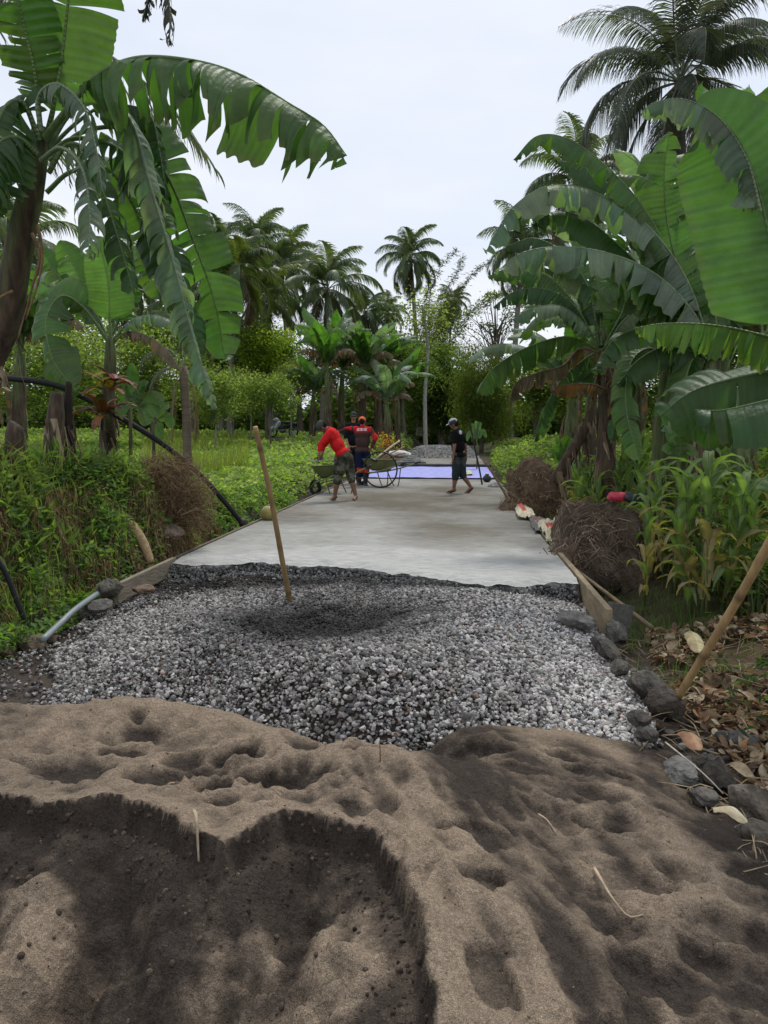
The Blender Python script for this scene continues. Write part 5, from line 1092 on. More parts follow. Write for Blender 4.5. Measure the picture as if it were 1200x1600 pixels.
# dead leaves and straw on the right verge
def litter():
    rg = np.random.default_rng(70); mb = MB(); K = 7
    n = 6500; y = rg.uniform(2.3, 6.2, n); x = rg.uniform(.85, 2.9, n); edge = np.interp(y, [2.2, 3.0, 3.8, 4.5, 6.2], [1.15, 1.18, 1.3, 1.25, 1.5]); k = (x > edge + .12 * rg.random(n)) & (fbm(x * 2, y * 2, 3, 71) > -.25); x, y = x[k], y[k]; n = len(x)
    TV = []; 
    for q in np.linspace(0, 1, K):
        for s in (-1, 0, 1): TV.append([q - .5, s * .30 * math.sin(math.pi * min(1, q * .92 + .06)), .10 * math.sin(q * 5) + .10 * abs(s)])
    TV = np.array(TV); TF = np.array([[3*q+s, 3*q+s+1, 3*q+s+4, 3*q+s+3] for q in range(K - 1) for s in (0, 1)])
    z = terr0(x, y) + .012 + .05 * rg.random(n)
    c = np.array([(.44, .34, .22), (.34, .235, .14), (.22, .145, .085), (.50, .42, .30), (.14, .09, .06), (.36, .20, .10)])[rg.integers(0, 6, n)] * rg.uniform(.6, 1.1, (n, 1))
    scatter(mb, TV, TF, np.stack([x, y, z], 1), rg.normal(0, .55, n), rg.normal(0, .4, n), rg.uniform(0, 6.28, n), rg.uniform(.03, .13, (n, 1)) * np.stack([np.ones(n), rg.uniform(.5, 1.1, n), rg.uniform(.5, 1.8, n)], 1), np.concatenate([c, np.full((n, 1), .5)], 1))
    for i in range(430):                    # straw and stalks
        yy = rg.uniform(2.0, 5.8); xx = rg.uniform(1.0, 2.4) if yy > 3.2 else rg.uniform(1.05, 1.7); L_ = rg.uniform(.08, .4); a = rg.uniform(0, 3.14); zz = T(xx, yy) + .02 + .05 * rg.random()
        p = [(xx - L_/2*math.cos(a), yy - L_/2*math.sin(a), zz), (xx, yy, zz + .03 * rg.random()), (xx + L_/2*math.cos(a), yy + L_/2*math.sin(a), zz + .03 * rg.normal())]
        tube(mb, p, [.0035, .0015], 4, np.append(np.array((.34, .26, .16)) * rg.uniform(.5, 1.3), 0), n=5)
    tag(mb.build('leaf_litter', M['dead']), 'dead banana leaves and straw littering the right verge', 'dead leaves', kind='stuff')
litter()

# ---------------------------------------------------------------- maize plants
def maize(seed, H=1.25):
    rg = random.Random(seed); rt = thing('maize_plant', 'x', 'maize', (0, 0, 0), 'maize plants beside the road'); mb = MB()
    tube(mb, [(0, 0, -.05), (.02, .01, H * .5), (.03, 0, H * .95)], [.012, .006], 6, (.12, .17, .05), n=6); mb.build('stalk', M['grass'], rt)
    nl = 10
    for i in range(nl):
        f = i / nl; z = H * (.10 + .8 * f); az = (i % 2) * math.pi + rg.uniform(-.7, .7) + seed; L_ = rg.uniform(.5, .85) * (1 - .3 * abs(f - .5)); e0 = R(rg.uniform(66, 84)); e1 = R(rg.uniform(-80, -5))
        P = catmull(gen_leaf_path((.02, 0, z), az, L_, e0, e1, i), 12); t = np.linspace(0, 1, 12); Tn = nrm(np.gradient(P, axis=0)); S = nrm(np.cross(Tn, [0, 0, 1])); N_ = np.cross(S, Tn)
        w = .046 * np.clip(t * 6, .4, 1) * np.clip((1 - t) * 1.8, .02, 1)**.8; wav = .010 * np.sin(t * 22 + i)
        V = np.stack([P - S * w[:, None] + N_ * (.012 + wav)[:, None], P, P + S * w[:, None] + N_ * (.012 - wav)[:, None]], 1).reshape(-1, 3)
        F = np.array([[3*q+s, 3*q+s+1, 3*q+s+4, 3*q+s+3] for q in range(11) for s in (0, 1)])
        g = rg.random(); c = np.array((.36, .28, .16) if (f < .5 and g < .75) else ((.22, .25, .07) if g < .22 else (.14, .20, .085))) * rg.uniform(.75, 1.3)
        C = np.tile(np.append(c, 1), (36, 1)); C[1::3, :3] *= 1.5
        mb = MB(); mb.add(V, F, C); mb.build('leaf', M['grass'], rt)
    return rt
mz = [maize(s, h) for s, h in ((1, 1.45), (2, 1.35), (3, 1.2), (4, 1.6))]
rgm = random.Random(4); spots = []
for i in range(96):
    d = 6.3 + 6.2 * rgm.random()**.9; px = rgm.uniform(1065 if d < 7.5 else 930, 1250) - (d - 6) * 8
    if px < (1012 if d < 9.1 else 905): continue
    spots.append((px, d))
for i, (px, d) in enumerate(spots):
    p = L3(px, 700, d); front = d < 7.6
    lb = 'maize plant with yellowing lower leaves in the front row beside the ditch' if front else ('maize plant in the middle of the dense maize stand on the right' if d < 9.8 else 'maize plant in the back of the stand at the feet of the banana stems')
    rz, sc = rgm.uniform(0, 6), rgm.uniform(.68, .92)
    if i < 4: o = mz[i]; o.location = p; o.rotation_euler = (rgm.uniform(-.1, .1), rgm.uniform(-.1, .1), rz); o.scale = (sc,) * 3; o['label'] = lb
    else: o = dup(mz[i % 4], p, rz, sc, lb, (rgm.uniform(-.12, .12), rgm.uniform(-.12, .12)))
    o['group'] = 'front-row maize plants' if front else ('middle maize plants' if d < 9.8 else 'back-row maize plants')
# dense weeds/seedlings under the maize
x = rg.uniform(1.9, 6.5, 15000); y = rg.uniform(5.7, 12, 15000); k = (x > 2.35 + .25 * fbm(y * 2, y * 0, 3, 4)) & (rg.random(len(x)) < .6); x, y = x[k], y[k]
blades('maize_undergrowth', 'tangled grass and dry leaves between the maize stalks', x, y, .15, .6, .022, [(.09, .14, .04), (.14, .18, .06), (.25, .19, .10), (.16, .11, .06), (.06, .10, .035)], 72, lean=1.0)

# ---------------------------------------------------------------- uprooted root balls / soil mounds
def mound(name, label, cx, cy_, z0, rx, ry, h, seed, soil, strand, nst, group=None, cat='root ball', slen=(.12, .35), cut=0):
    rt = thing(name, label, cat, (cx, cy_, z0), group); mb = MB(); blob(mb, (cx, cy_, z0 + h * .28), (rx, ry, h * .70), 5, .62, seed, soil, cut=cut); [blob(mb, (cx + q_ * rx, cy_ + w_ * ry, z0 + e_ * h), (rx * .55, ry * .55, h * .35), 4, .6, seed + 2, soil) for q_, w_, e_ in ((-.6, -.4, .08), (.55, -.2, .2), (.1, -.7, .05), (-.75, -.8, -.02), (.7, -.7, .0))]
    mb.build('soil', M['soil'], rt); V = np.concatenate(mb.V); rg = np.random.default_rng(seed); V = V[(V[:, 2] > z0 - .1)]
    p = V[rg.integers(0, len(V), nst)] + rg.normal(0, .012, (nst, 3)); c = np.array([cx, cy_, z0 + h * .2]); N_ = nrm(p - c); sb_ = MB()
    tn = nrm(np.cross(N_, rg.normal(size=(nst, 3)))); tn[:, 2] -= .45; tn = nrm(tn); L_ = rg.uniform(*slen, nst)[:, None]; sd = nrm(np.cross(tn, N_)); w = rg.uniform(.0012, .006, nst)[:, None]
    b = rg.uniform(.0, .35, (nst, 1)); rows = []
    for q in (0, .5, 1):
        ctr = p + tn * L_ * (q - .5) + N_ * (.008 - .22 * (q - .5)**2 * L_ * 1.0 + b * .12 * L_ * np.sin(q * 3)); rows += [ctr - sd * w * (1.2 - q), ctr + sd * w * (1.2 - q) + N_ * .002]
    Vv = np.stack(rows, 1).reshape(-1, 3); F = np.array([[0, 1, 3, 2], [2, 3, 5, 4]]); F = (F[None] + (np.arange(nst) * 6)[:, None, None]).reshape(-1, 4)
    cc = np.array(strand)[rg.integers(0, len(strand), nst)] * rg.uniform(.6, 1.35, (nst, 1)); sb_.add(Vv, F, np.repeat(np.concatenate([cc, np.full((nst, 1), .3)], 1), 6, 0))
    sb_.build('roots', M['dead'], rt); return rt
m1 = at(836, 800, 13.6); mound('root_ball', 'larger-looking brown root ball beside the far sacks with a torn sack on its side', m1.x, m1.y, -.22, .56, .52, .92, 5, (.13, .09, .06), [(.26, .18, .11), (.17, .115, .07), (.34, .25, .16)], 3600, 'uprooted root balls by the road')
m2 = at(940, 880, 8.7); mound('root_ball', 'dark root ball of matted roots nearest the camera, carrying a red and a black bag', m2.x, m2.y + .15, -.3, .50, .50, .84, 9, (.12, .09, .068), [(.24, .17, .12), (.16, .115, .08), (.32, .24, .17)], 5200, 'uprooted root balls by the road')
# low spoil ridge joining them, dark humus by the ditch
m3 = at(905, 905, 8.6); mound('soil_heap', 'low dark soil heap between the concrete edge and the nearest root ball', m3.x - .05, m3.y, -.32, .34, .4, .36, 15, (.05, .038, .03), [(.12, .09, .065)], 900, cat='soil heap')
b = at(272, 790, 8.4)
def brush():
    rt = thing('brush_heap', 'heap of fine dry brown twigs and stalks hanging over the left bank', 'brush heap', (b.x, b.y, b.z - .3)); rg = np.random.default_rng(3); mb = MB(); n = 2300
    c = np.array(at(272, 770, 8.4)); 
    for i in range(n):
        d = nrm(rg.normal(size=3)); q = rg.random()**.4; p = c + d * q * np.array([.42, .40, .46]); p[0] += (p[2] - c[2]) * -.25
        t = nrm(rg.normal(size=3) * [1, 1, .8] + [.5, 0, -.5]); L_ = rg.uniform(.12, .42); nn = nrm(np.cross(t, rg.normal(size=3)))
        P = [p - t * L_ / 2, p + nn * L_ * .15, p + t * L_ / 2 + nn * L_ * rg.uniform(-.2, .3)]
        tube(mb, P, [.0028, .0014], 3, np.append(np.array([(.27, .18, .10), (.19, .12, .065), (.34, .25, .15), (.13, .08, .045)][rg.integers(0, 4)]) * rg.uniform(.7, 1.2), 0), n=5, cap=False)
    mb.build('twigs', M['dead'], rt); return rt
brush()
# red-leaved cordyline bush in front of the short banana
def cordyline():
    p = at(172, 745, 8.5); rt = thing('red_leaf_plant', 'red and bronze leaved cordyline bush on a thick brown stalk on the left bank', 'ornamental plant', (p.x, p.y, T(p.x, p.y)))
    mb = MB(); pseudostem(mb, [(p.x, p.y, rt.location.z - .1), at(172, 700, 8.4), at(170, 648, 7.9)], .075, 33, 1.0, 12); mb.build('stem', M['pseudo'], rt)
    rg = random.Random(5); cols = [(.16, .045, .035), (.22, .09, .03), (.10, .03, .03), (.30, .20, .04), (.24, .06, .05), (.08, .09, .03)]
    for k, (cx, cy_, n, LL) in enumerate([(162, 648, 13, .42), (168, 610, 10, .36), (175, 590, 8, .32), (150, 640, 5, .36)]):
        for i in range(n):
            a = i * 2.4 + k; e = R(rg.uniform(0, 70)); bse = at(cx, cy_, 7.9); mb = MB()
            banana_leaf(mb, gen_leaf_path(bse, a, LL * rg.uniform(.7, 1.1), e, e - R(70), i), .095, seed=i + 20 * k, tears=0, droop=(.15, .2), hang=.1, col=cols[rg.randrange(6)], pet=.06, n=18, nu=2, rib=.004, trl=.8, tip=1)
            mb.build('leaf', M['leaf'], rt)
cordyline()
# broken old banana trunks on the left bank
for px, top, d, r, sd, lb in [(82, 612, 7.2, .105, 41, 'old shredded pale banana trunk stump on the left bank'), (101, 596, 7.4, .06, 42, 'thin dark trunk standing close behind the shredded stump on the left bank'), (20, 690, 6.6, .10, 43, 'low pale stump among the creepers at the left edge')]:
    p = at(px, 745, d); mb = MB(); pseudostem(mb, [(p.x, p.y, T(p.x, p.y) - .1), at(px + 4, 670, d), at(px + 7, top, d)], r, sd, 1.0, 12)
    if sd == 42: mb.C[0][:, :3] *= .35
    o = mb.build('banana_stump' if sd != 42 else 'dark_trunk', M['pseudo'], loc=(p.x, p.y, T(p.x, p.y))); tag(o, lb, 'stump' if sd != 42 else 'trunk')
# young leafy plants round the red bush
def sapling(label, px, py, d, tips, W=.14, col='light', seed=0, stem=.018):
    p = at(px, 760, d); rt = thing('banana_sucker', label, 'young plant', (p.x, p.y, T(p.x, p.y))); hub = at(px, py, d); mb = MB(); tube(mb, [(p.x, p.y, rt.location.z - .1), hub], [stem * 1.6, stem], 7, (.10, .09, .05), n=5); mb.build('stem', M['pseudo'], rt)
    for i, (tx, ty) in enumerate(tips):
        m = at((px + tx) / 2 + (tx - px) * .1, (py + ty) / 2 - 14, d); leaf_part(rt, seed + i, [hub, m, at(tx, ty, d - .1)], W, tears=0, droop=(.1, .2), hang=.1, nrmv=(.1 * (-1)**i, -1, .4), col=col, pet=.15, n=30, nu=3, rib=.006)
sapling('young banana sucker with rounded green leaves right of the red bush', 204, 640, 8.6, [(208, 568), (230, 602), (256, 628), (180, 600), (248, 650), (186, 650), (230, 665)], .17, 'mid', 300)
sapling('young leafy shoot with glossy leaves on the bank edge before the young palm', 240, 660, 9.4, [(262, 640), (250, 690), (222, 648), (270, 668)], .14, 'light', 320)
sapling('bright young shoot among weeds beside the nearer root ball', 880, 730, 12.5, [(868, 690), (895, 688), (905, 716), (858, 715), (884, 680)], .16, 'bright', 340)
sapling('spiky young shoot in the weeds right of the walking man', 745, 690, 27, [(735, 668), (752, 664), (760, 684), (728, 690), (744, 660)], .16, 'mid', 360)
sapling('young banana sucker in the undergrowth between the grove stems', 1060, 720, 7.6, [(1052, 690), (1070, 680), (1085, 712), (1040, 708)], .12, 'light', 380)
# orange flower bush behind the men
def flower():
    p = L3(603, 700, 33); rt = thing('flowering_shrub', 'small shrub with orange blossoms just right of the man in the orange cap', 'flower', p); rg = np.random.default_rng(2); mb = MB(); hub = np.array(at(603, 690, 33)); 
    for i in range(5): tube(mb, [(p[0], p[1], p[2] - .05), tuple(hub + rg.normal(0, .12, 3))], .012, 4, (.12, .12, .06), n=4)
    mb.build('stems', M['grass'], rt); mb = MB(); pos = hub + rg.normal(0, 1, (260, 3)) * [.22, .15, .2]; leaves(mb, pos, .09, rg, np.concatenate([np.array([(.65, .30, .03), (.55, .20, .02), (.7, .45, .08)])[rg.integers(0, 3, 260)], np.ones((260, 1))], 1)); mb.build('blossoms', M['grass'], rt, smooth=False)
flower()
# ================================================================ THINGS ON AND AROUND THE ROAD
def place(o, label, cat, group=None): return tag(o, label, cat, group)
TAN = (.33, .22, .11)
def pole(name, label, a, b, r, col, knots=5, seed=0, cat='bamboo pole', m='bamboo', r1=None):
    a = np.array(tuple(a)); b = np.array(tuple(b)); mb = MB(); n = 40; t = np.linspace(0, 1, n); P = a + (b - a) * t[:, None]; rg = np.random.default_rng(seed)
    side = nrm(np.cross(b - a, [0, 1, 0.2])); P = P + side * (.006 * np.sin(t * 5 + seed) * np.linalg.norm(b - a))[:, None]
    r1 = r * .85 if r1 is None else r1; rr = np.interp(t, [0, 1], [r, r1]); kn = (np.arange(knots) + .6) / knots
    for k in kn: rr = rr * (1 + .13 * np.exp(-((t - k) / .012)**2))
    tube(mb, P, rr, 12, col); C = mb.C[-1]; tt = np.append(np.repeat(t, 12), [0, 1])
    for k in kn: C[:, :3] *= (1 - .55 * np.exp(-((tt - k) / .010)**2))[:, None]
    C[:, :3] *= (.85 + .3 * vn(tt * 9, tt * 0 + seed, seed))[:, None]
    return place(mb.build(name, M[m], loc=tuple(a)), label, cat)
p = gp(461, 946, -.16); pole('bamboo_pole', 'bamboo pole standing upright in the dark pit of the gravel heap', (p.x, p.y, -.28), at(398, 667, 5.75), .0235, (.30, .20, .085), 4, 1)
p = gp(1062, 1090, -.12); pole('bamboo_pole', 'long pale bamboo pole leaning from the right verge past the right frame edge', p, at(1265, 735, 3.35), .0205, (.42, .28, .13), 7, 2, r1=.022)
p = gp(799, 790, -.02); pole('bamboo_pole', 'short thin bamboo stick leaning beside the far root ball', p, at(759, 721, 14.2), .022, (.26, .19, .10), 4, 3)
p = gp(728, 725, .0); pole('iron_stake', 'thin dark upright stake behind the walking man', (p.x + .25, 19.5, -.05), at(734, 655, 19.5), .022, (.03, .027, .025), 2, 4, cat='stake', m='rubber')
p = gp(1020, 982, -.2); pole('wooden_stick', 'round wooden stick lying along the ditch beside the formwork board on the right', p, at(893, 885, 8.3), .020, (.24, .18, .11), 3, 5, cat='stick', m='wood')
# black water hose arching over the left bank
mb = MB(); tube(mb, [at(-40, 588, 7.6), at(0, 590, 7.8), at(90, 603, 8.2), at(180, 648, 8.8), at(260, 698, 9.4), at(320, 750, 10.0), at(360, 795, 10.4), at(381, 822, 10.6)], .034, 10, (.022, .022, .024), n=60)
rt = thing('water_pipe', 'long black water pipe arching from the left edge down to the concrete', 'pipe', tuple(at(381, 822, 10.6))); mb.build('pipe', M['rubber'], rt)
mb = MB(); tube(mb, [at(378, 812, 10.55), at(381, 823, 10.6)], .055, 12, (.05, .045, .03)); mb.build('end_collar', M['rubber'], rt)
mb = MB(); tube(mb, [at(-60, 800, 5.2), at(0, 880, 5.25), at(25, 935, 5.3), at(46, 988, 5.35)], .019, 9, (.02, .02, .022), n=20); place(mb.build('black_rod', M['rubber'], loc=at(46, 988, 5.35)), 'short black pipe slanting down at the foot of the bank on the left edge', 'pipe')
mb = MB(); tube(mb, [gp(66, 1000, -.16), gp(92, 976, -.13), gp(118, 952, -.08), gp(152, 928, -.06), gp(176, 914, -.06)], .024, 9, (.24, .27, .28), n=24); place(mb.build('grey_pipe', M['plast'], loc=gp(88, 972, -.2)), 'grey plastic pipe lying at the foot of the left bank by the boulder', 'pipe')
# formwork boards
def plank(label, a, b, h, t, col, seed=0, name='formwork_board'):
    mb = MB(); a = np.array(tuple(a)); b = np.array(tuple(b)); bar(mb, a - [0, 0, h / 2], b - [0, 0, h / 2], t, h, col, .004)
    return place(mb.build(name, M['wood'], loc=tuple(a), smooth=False), label, 'board', 'formwork boards along the concrete')
plank('pale-topped formwork board sticking out at the near right corner of the concrete', (1.145, 5.72, .015), (1.135, 8.95, .02), .22, .05, (.30, .235, .15))
plank('formwork board holding the right edge of the concrete beside the sacks', (1.135, 8.98, .012), (1.14, 15.5, .012), .2, .035, (.20, .17, .12))
plank('far formwork board on the right edge of the concrete beside the tarpaulin', (1.135, 15.55, .012), (1.13, 24.8, .012), .2, .035, (.22, .19, .14))
plank('grey weathered formwork board standing at the near left corner of the concrete', (-2.945, 6.35, -.0), (-2.94, 7.75, .012), .17, .045, (.25, .215, .16))
plank('formwork board holding the left edge of the concrete below the brush heap', (-2.94, 7.8, .012), (-2.94, 14.5, .012), .2, .035, (.17, .14, .10))
plank('far formwork board on the left edge of the concrete by the wheelbarrows', (-2.94, 14.55, .012), (-2.94, 24.8, .012), .2, .035, (.17, .14, .10))
mb = MB(); bar(mb, gp(948, 962, -.08), gp(985, 968, -.16), .03, .22, (.13, .125, .11), .004); place(mb.build('offcut_board', M['wood'], loc=gp(960, 962, -.08), smooth=False), 'short grey offcut board propped behind the near end of the right formwork', 'board')
mb = MB(); P = [at(186, 812, 7.6), at(205, 822, 7.5), at(218, 838, 7.45), at(228, 858, 7.4), at(236, 880, 7.35)]
tube(mb, P, [.045, .055, .05, .04], 9, (.36, .25, .14), n=20, jit=.2, seed=3); place(mb.build('stripped_log', M['wood'], loc=P[-1]), 'bent strip of pale peeled wood lying on the left bank over the boards', 'log')
mb = MB(); tube(mb, [at(176, 800, 7.9), at(215, 812, 7.9), at(262, 838, 8)], [.035, .02], 7, (.12, .085, .055), n=12, jit=.2); place(mb.build('dead_branch', M['bark'], loc=at(215, 812, 7.9)), 'dark dead branch lying above the peeled wood on the left bank', 'branch')
# boulders
def rock(label, px, py, d, s, seed, col=(.10, .09, .08), rot=(0, 0, 0), cut=3, rough=.22, group='boulders', flat=1.0, name='boulder'):
    c = at(px, py, d); gz_ = T(c.x, c.y); c.z = max(c.z - .35 * s[2], gz_ + .12 * s[2]) if name == 'boulder' and d < 8.5 else c.z; mb = MB(); blob(mb, c, (s[0], s[1], s[2]), 5, rough * 1.9, seed, col, rot, cut + 3); V = mb.V[0]; C = mb.C[0]; C[:, :3] *= np.array([1.06, .98, .88]); V += ((V - np.array(tuple(c))) * (.10 * fbm(V[:, 0] * 22 + V[:, 2] * 9, V[:, 1] * 22 - V[:, 2] * 13, 4, seed))[:, None]).astype(np.float32)
    C[:, :3] *= (.6 + .7 * vn(V[:, 0] * 18, V[:, 1] * 18 + V[:, 2] * 14, seed))[:, None]; dst = .3 * sst(.4, 1, (V[:, 2] - c.z) / s[2]); C[:, :3] = C[:, :3] * (1 - dst[:, None]) + np.array([.18, .165, .14]) * dst[:, None]
    return place(mb.build(name, M['rock'], loc=tuple(c)), label, 'rock', group)
def yd(py, z): return gp(600, py, z).y
rock('dark squared boulder at the end of the left formwork board', 173, 915, 6.35, (.11, .12, .085), 1, (.12, .115, .105), (0, .2, .3))
rock('grey slab-shaped boulder half buried below the squared one on the left', 148, 947, 6.0, (.13, .1, .055), 2, (.13, .13, .13), (0, -.2, .4))
rock('reddish stone beside the near left formwork board', 222, 918, 6.35, (.10, .08, .045), 3, (.17, .125, .10))
rock('mud-brown boulder under the end of the grey pipe on the left', 52, 1003, 5.25, (.11, .1, .07), 4, (.15, .125, .10))
rock('small brown stone touching the grey pipe on the left', 78, 993, 5.35, (.06, .06, .045), 5, (.13, .10, .08))
rock('rounded brown boulder cut by the left frame edge', 4, 1015, 5.1, (.12, .1, .06), 6, (.15, .12, .09))
rock('reddish brown rock at the foot of the brush heap', 262, 852, 8.0, (.17, .15, .10), 7, (.17, .13, .11), (.1, .2, 0))
rock('rock by the bank edge left of the reddish brown one', 236, 868, 7.7, (.10, .1, .07), 8, (.13, .10, .085))
rock('flat pale grey wedge stone on the gravel at the right formwork board end', 903, 965, 5.75, (.15, .12, .06), 9, (.19, .19, .195), (.1, .15, .2), cut=5, rough=.1)
rock('dark block-shaped stone wedged behind the right formwork board end', 962, 985, 5.6, (.09, .12, .10), 10, (.10, .10, .10), cut=5)
rock('dark smooth boulder by the leaning bamboo pole, the upper one of the pair', 1012, 1066, 4.45, (.115, .13, .085), 11, (.075, .072, .068), (0, .2, 0), cut=2, rough=.14)
rock('large dark boulder touching the foot of the leaning bamboo pole', 1038, 1092, 4.22, (.105, .12, .09), 12, (.06, .052, .046), (0, .3, .2), cut=3, rough=.14)
rock('small dark round stone under the large dark boulder on the right', 1000, 1118, 4.0, (.058, .055, .045), 13, (.085, .08, .076))
rock('small rough stone at the corner between gravel, sand and verge', 1010, 1143, 3.85, (.06, .05, .035), 14, (.09, .088, .085))
rock('flat grey stone sunk at the sand edge in the right foreground', 1068, 1200, 3.45, (.09, .1, .04), 15, (.15, .155, .16), (0, -.3, .3), cut=4)
rock('dark pitted boulder between two others in the right foreground', 1118, 1203, 3.4, (.085, .08, .07), 16, (.055, .05, .045), rough=.35)
rock('largest brown-grey boulder at the right edge of the foreground', 1172, 1248, 3.15, (.12, .11, .085), 17, (.13, .115, .098), (.1, .2, .3))
rock('dusty boulder sliding off the frame below the largest one', 1190, 1300, 2.95, (.09, .1, .07), 18, (.11, .10, .085), (.3, .2, .3))
rock('small grey stone buried in straw at the sand edge', 1100, 1240, 3.2, (.07, .06, .035), 19, (.12, .115, .11))
rock('dark low boulder lining the gravel edge under the wedge stone', 948, 1010, 5.15, (.06, .22, .07), 20, (.08, .078, .075), (0, 0, .25))
rock('dark stone in the ditch edge above the upper smooth boulder', 968, 1040, 4.85, (.06, .09, .05), 21, (.085, .08, .075))
rock('black stone at the top right of the litter below the weeds', 1150, 1152, 3.9, (.11, .08, .035), 22, (.06, .062, .068))
rg = np.random.default_rng(12)
mb = MB()
for i in range(150):      # pebbles strewn along the edges of the heap
    if i % 2: x_, y_ = rg.uniform(.95, 1.45), rg.uniform(3.2, 5.6)
    else: x_, y_ = rg.uniform(-3.4, -2.5), rg.uniform(4.2, 6.6)
    b_ = rg.uniform(.08, .26); blob(mb, (x_, y_, T(x_, y_) + .004), np.array([1, .8, .55]) * rg.uniform(.012, .034), 1, .3, i, (b_, b_ * .97, b_ * .93), (0, 0, rg.uniform(0, 6)))
tag(mb.build('pebbles', M['rock']), 'loose pebbles strewn along both edges of the gravel', 'pebbles', kind='stuff')
# little things on the sand
def twig(label, pts, r, col, z=None, name='twig', cat='twig'):
    P = []
    for a, b_, h in pts:
        q = gp(a, b_, .05); P.append((q.x, q.y, float(sand(np.array([q.x]), np.array([q.y]))[0]) + h)); q2 = P[-1]
    mb = MB(); tube(mb, P, [r, r * .4], 6, col, n=14, jit=.2); return place(mb.build(name, M['dead'], loc=P[0]), label, cat, 'twigs on the sand')
twig('forked pale twig lying on the sand right of the ridge', [(930, 1312, .012), (958, 1348, .02), (985, 1362, .012), (1008, 1363, .008)], .006, (.42, .32, .22))
twig('bent dry stem lying on the sand near the gravel edge', [(842, 1232, .01), (856, 1242, .02), (870, 1260, .008)], .004, (.38, .30, .22))
twig('short pale root stub hanging in the dark scooped wall', [(304, 1318, .03), (308, 1335, .03), (311, 1356, .03)], .007, (.36, .29, .2))
twig('thin stalk standing upright in the sand at mid-width', [(594, 1222, -.01), (594, 1221, .035), (593, 1219, .07)], .003, (.14, .08, .05))
twig('wispy straw lying where the dark soil meets the left end of the sand', [(40, 1105, .02), (55, 1085, .03), (66, 1060, .04), (72, 1045, .03)], .004, (.36, .27, .17))
mb = MB(); q = gp(268, 1196, .08); zz = float(sand(np.array([q.x]), np.array([q.y]))[0]); blob(mb, (q.x, q.y, zz + .006), (.020, .009, .008), 2, .1, 3, (.42, .28, .19), (0, 0, .3)); place(mb.build('pebble', M['rock'], loc=(q.x, q.y, zz)), 'single pinkish tan pebble lying on the sand crest at the left', 'pebble')
# pale fallen leaf and long straw at the right
def lyingleaf(label, a, b_, W, col, z, name='fallen_leaf'):
    A, B = gp(a[0], a[1], z), gp(b_[0], b_[1], z); m = (A + B) / 2 + Vector((0, 0, .03)); mb = MB(); banana_leaf(mb, [A, m, B], W, 5, tears=0, droop=(.1, .5), hang=.2, col=col, pet=.04, n=24, nu=3, rib=.002, trl=.3)
    return place(mb.build(name, M['dead'], loc=A), label, 'fallen leaf')
lyingleaf('pale cream fallen leaf lying by the boulders in the right foreground', (1112, 1262), (1168, 1285), .075, (.55, .50, .33), -.10)
lyingleaf('pale yellow curled dead leaf on the litter beside the leaning pole', (1078, 985), (1092, 1020), .12, (.40, .36, .20), -.1)
lyingleaf('orange-brown dead leaf lying among the litter behind the boulders', (1066, 1142), (1090, 1172), .10, (.32, .20, .12), -.12)
mb = MB(); tube(mb, [gp(1040, 1160, -.08), gp(1095, 1205, -.02), gp(1130, 1240, -.06)], [.004, .0025], 5, (.5, .44, .36), n=10); place(mb.build('long_straw', M['dead'], loc=gp(1130, 1240, -.06)), 'long pale straw lying across the grey stone on the right', 'straw')
# coconut by the left slab edge
mb = MB(); c = gp(420, 812, 0); blob(mb, (c.x, c.y, .10), (.125, .125, .12), 3, .06, 2, (.36, .30, .10)); blob(mb, (c.x + .01, c.y, .215), (.035, .035, .02), 2, .2, 3, (.16, .12, .05)); place(mb.build('coconut', M['plast'], loc=tuple(c)), 'yellowish coconut resting on the left edge of the concrete', 'coconut')

# cement sacks: crumpled empty woven bags
def sack(label, pts, seed, base, mark, thick=.05, zoff=.02, name='cement_sack'):
    """pts: four ground corners (px,py,z)"""
    Q = [gp(a, b_, z) for a, b_, z in pts]; Q = [np.array(tuple(q)) for q in Q]; n = 34; u, v = np.meshgrid(np.linspace(0, 1, n), np.linspace(0, 1, n), indexing='ij')
    P = (Q[0] * (1 - u[..., None]) + Q[1] * u[..., None]) * (1 - v[..., None]) + (Q[3] * (1 - u[..., None]) + Q[2] * u[..., None]) * v[..., None]
    h = thick * (1.2 * np.abs(fbm(u * 4, v * 4, 3, seed)) + .5 * fbm(u * 11, v * 9, 2, seed + 1)) + .05 * np.sin(np.pi * u) * np.sin(np.pi * v)
    P[..., 2] += h + zoff; P[..., 0] += .04 * fbm(u * 3, v * 3, 2, seed + 2); P[..., 1] += .05 * fbm(u * 3 + 9, v * 3, 2, seed + 3)
    C = np.ones((n, n, 4)) * .3; C[..., :3] = base
    for (u0, u1, v0, v1, cc) in mark:
        k = (u > u0) & (u < u1) & (v > v0) & (v < v1); C[k, :3] = cc
    Bt = P.copy(); Bt[..., 2] -= .018
    i, j = np.meshgrid(np.arange(n - 1), np.arange(n - 1), indexing='ij'); F = np.stack([i*n+j, (i+1)*n+j, (i+1)*n+j+1, i*n+j+1], -1).reshape(-1, 4)
    mb = MB(); mb.add(P.reshape(-1, 3), F, C.reshape(-1, 4)); mb.add(Bt.reshape(-1, 3), F[:, ::-1], C.reshape(-1, 4))
    return place(mb.build(name, M['woven'], loc=tuple(Q[0])), label, 'sack', 'empty cement sacks along the right edge')
RED = (.55, .10, .07); CRE = (.58, .52, .38)
sack('cream cement sack with red print lying furthest along the right edge', [(798, 782, 0), (822, 792, .03), (840, 814, .0), (812, 812, 0)], 1, CRE, [(.25, .6, .35, .7, RED)])
sack('dark grey crumpled bag between the two cream sacks', [(822, 806, .0), (845, 812, .04), (862, 832, 0), (838, 834, 0)], 2, (.16, .15, .14), [(.2, .8, .4, .6, (.30, .12, .09))])
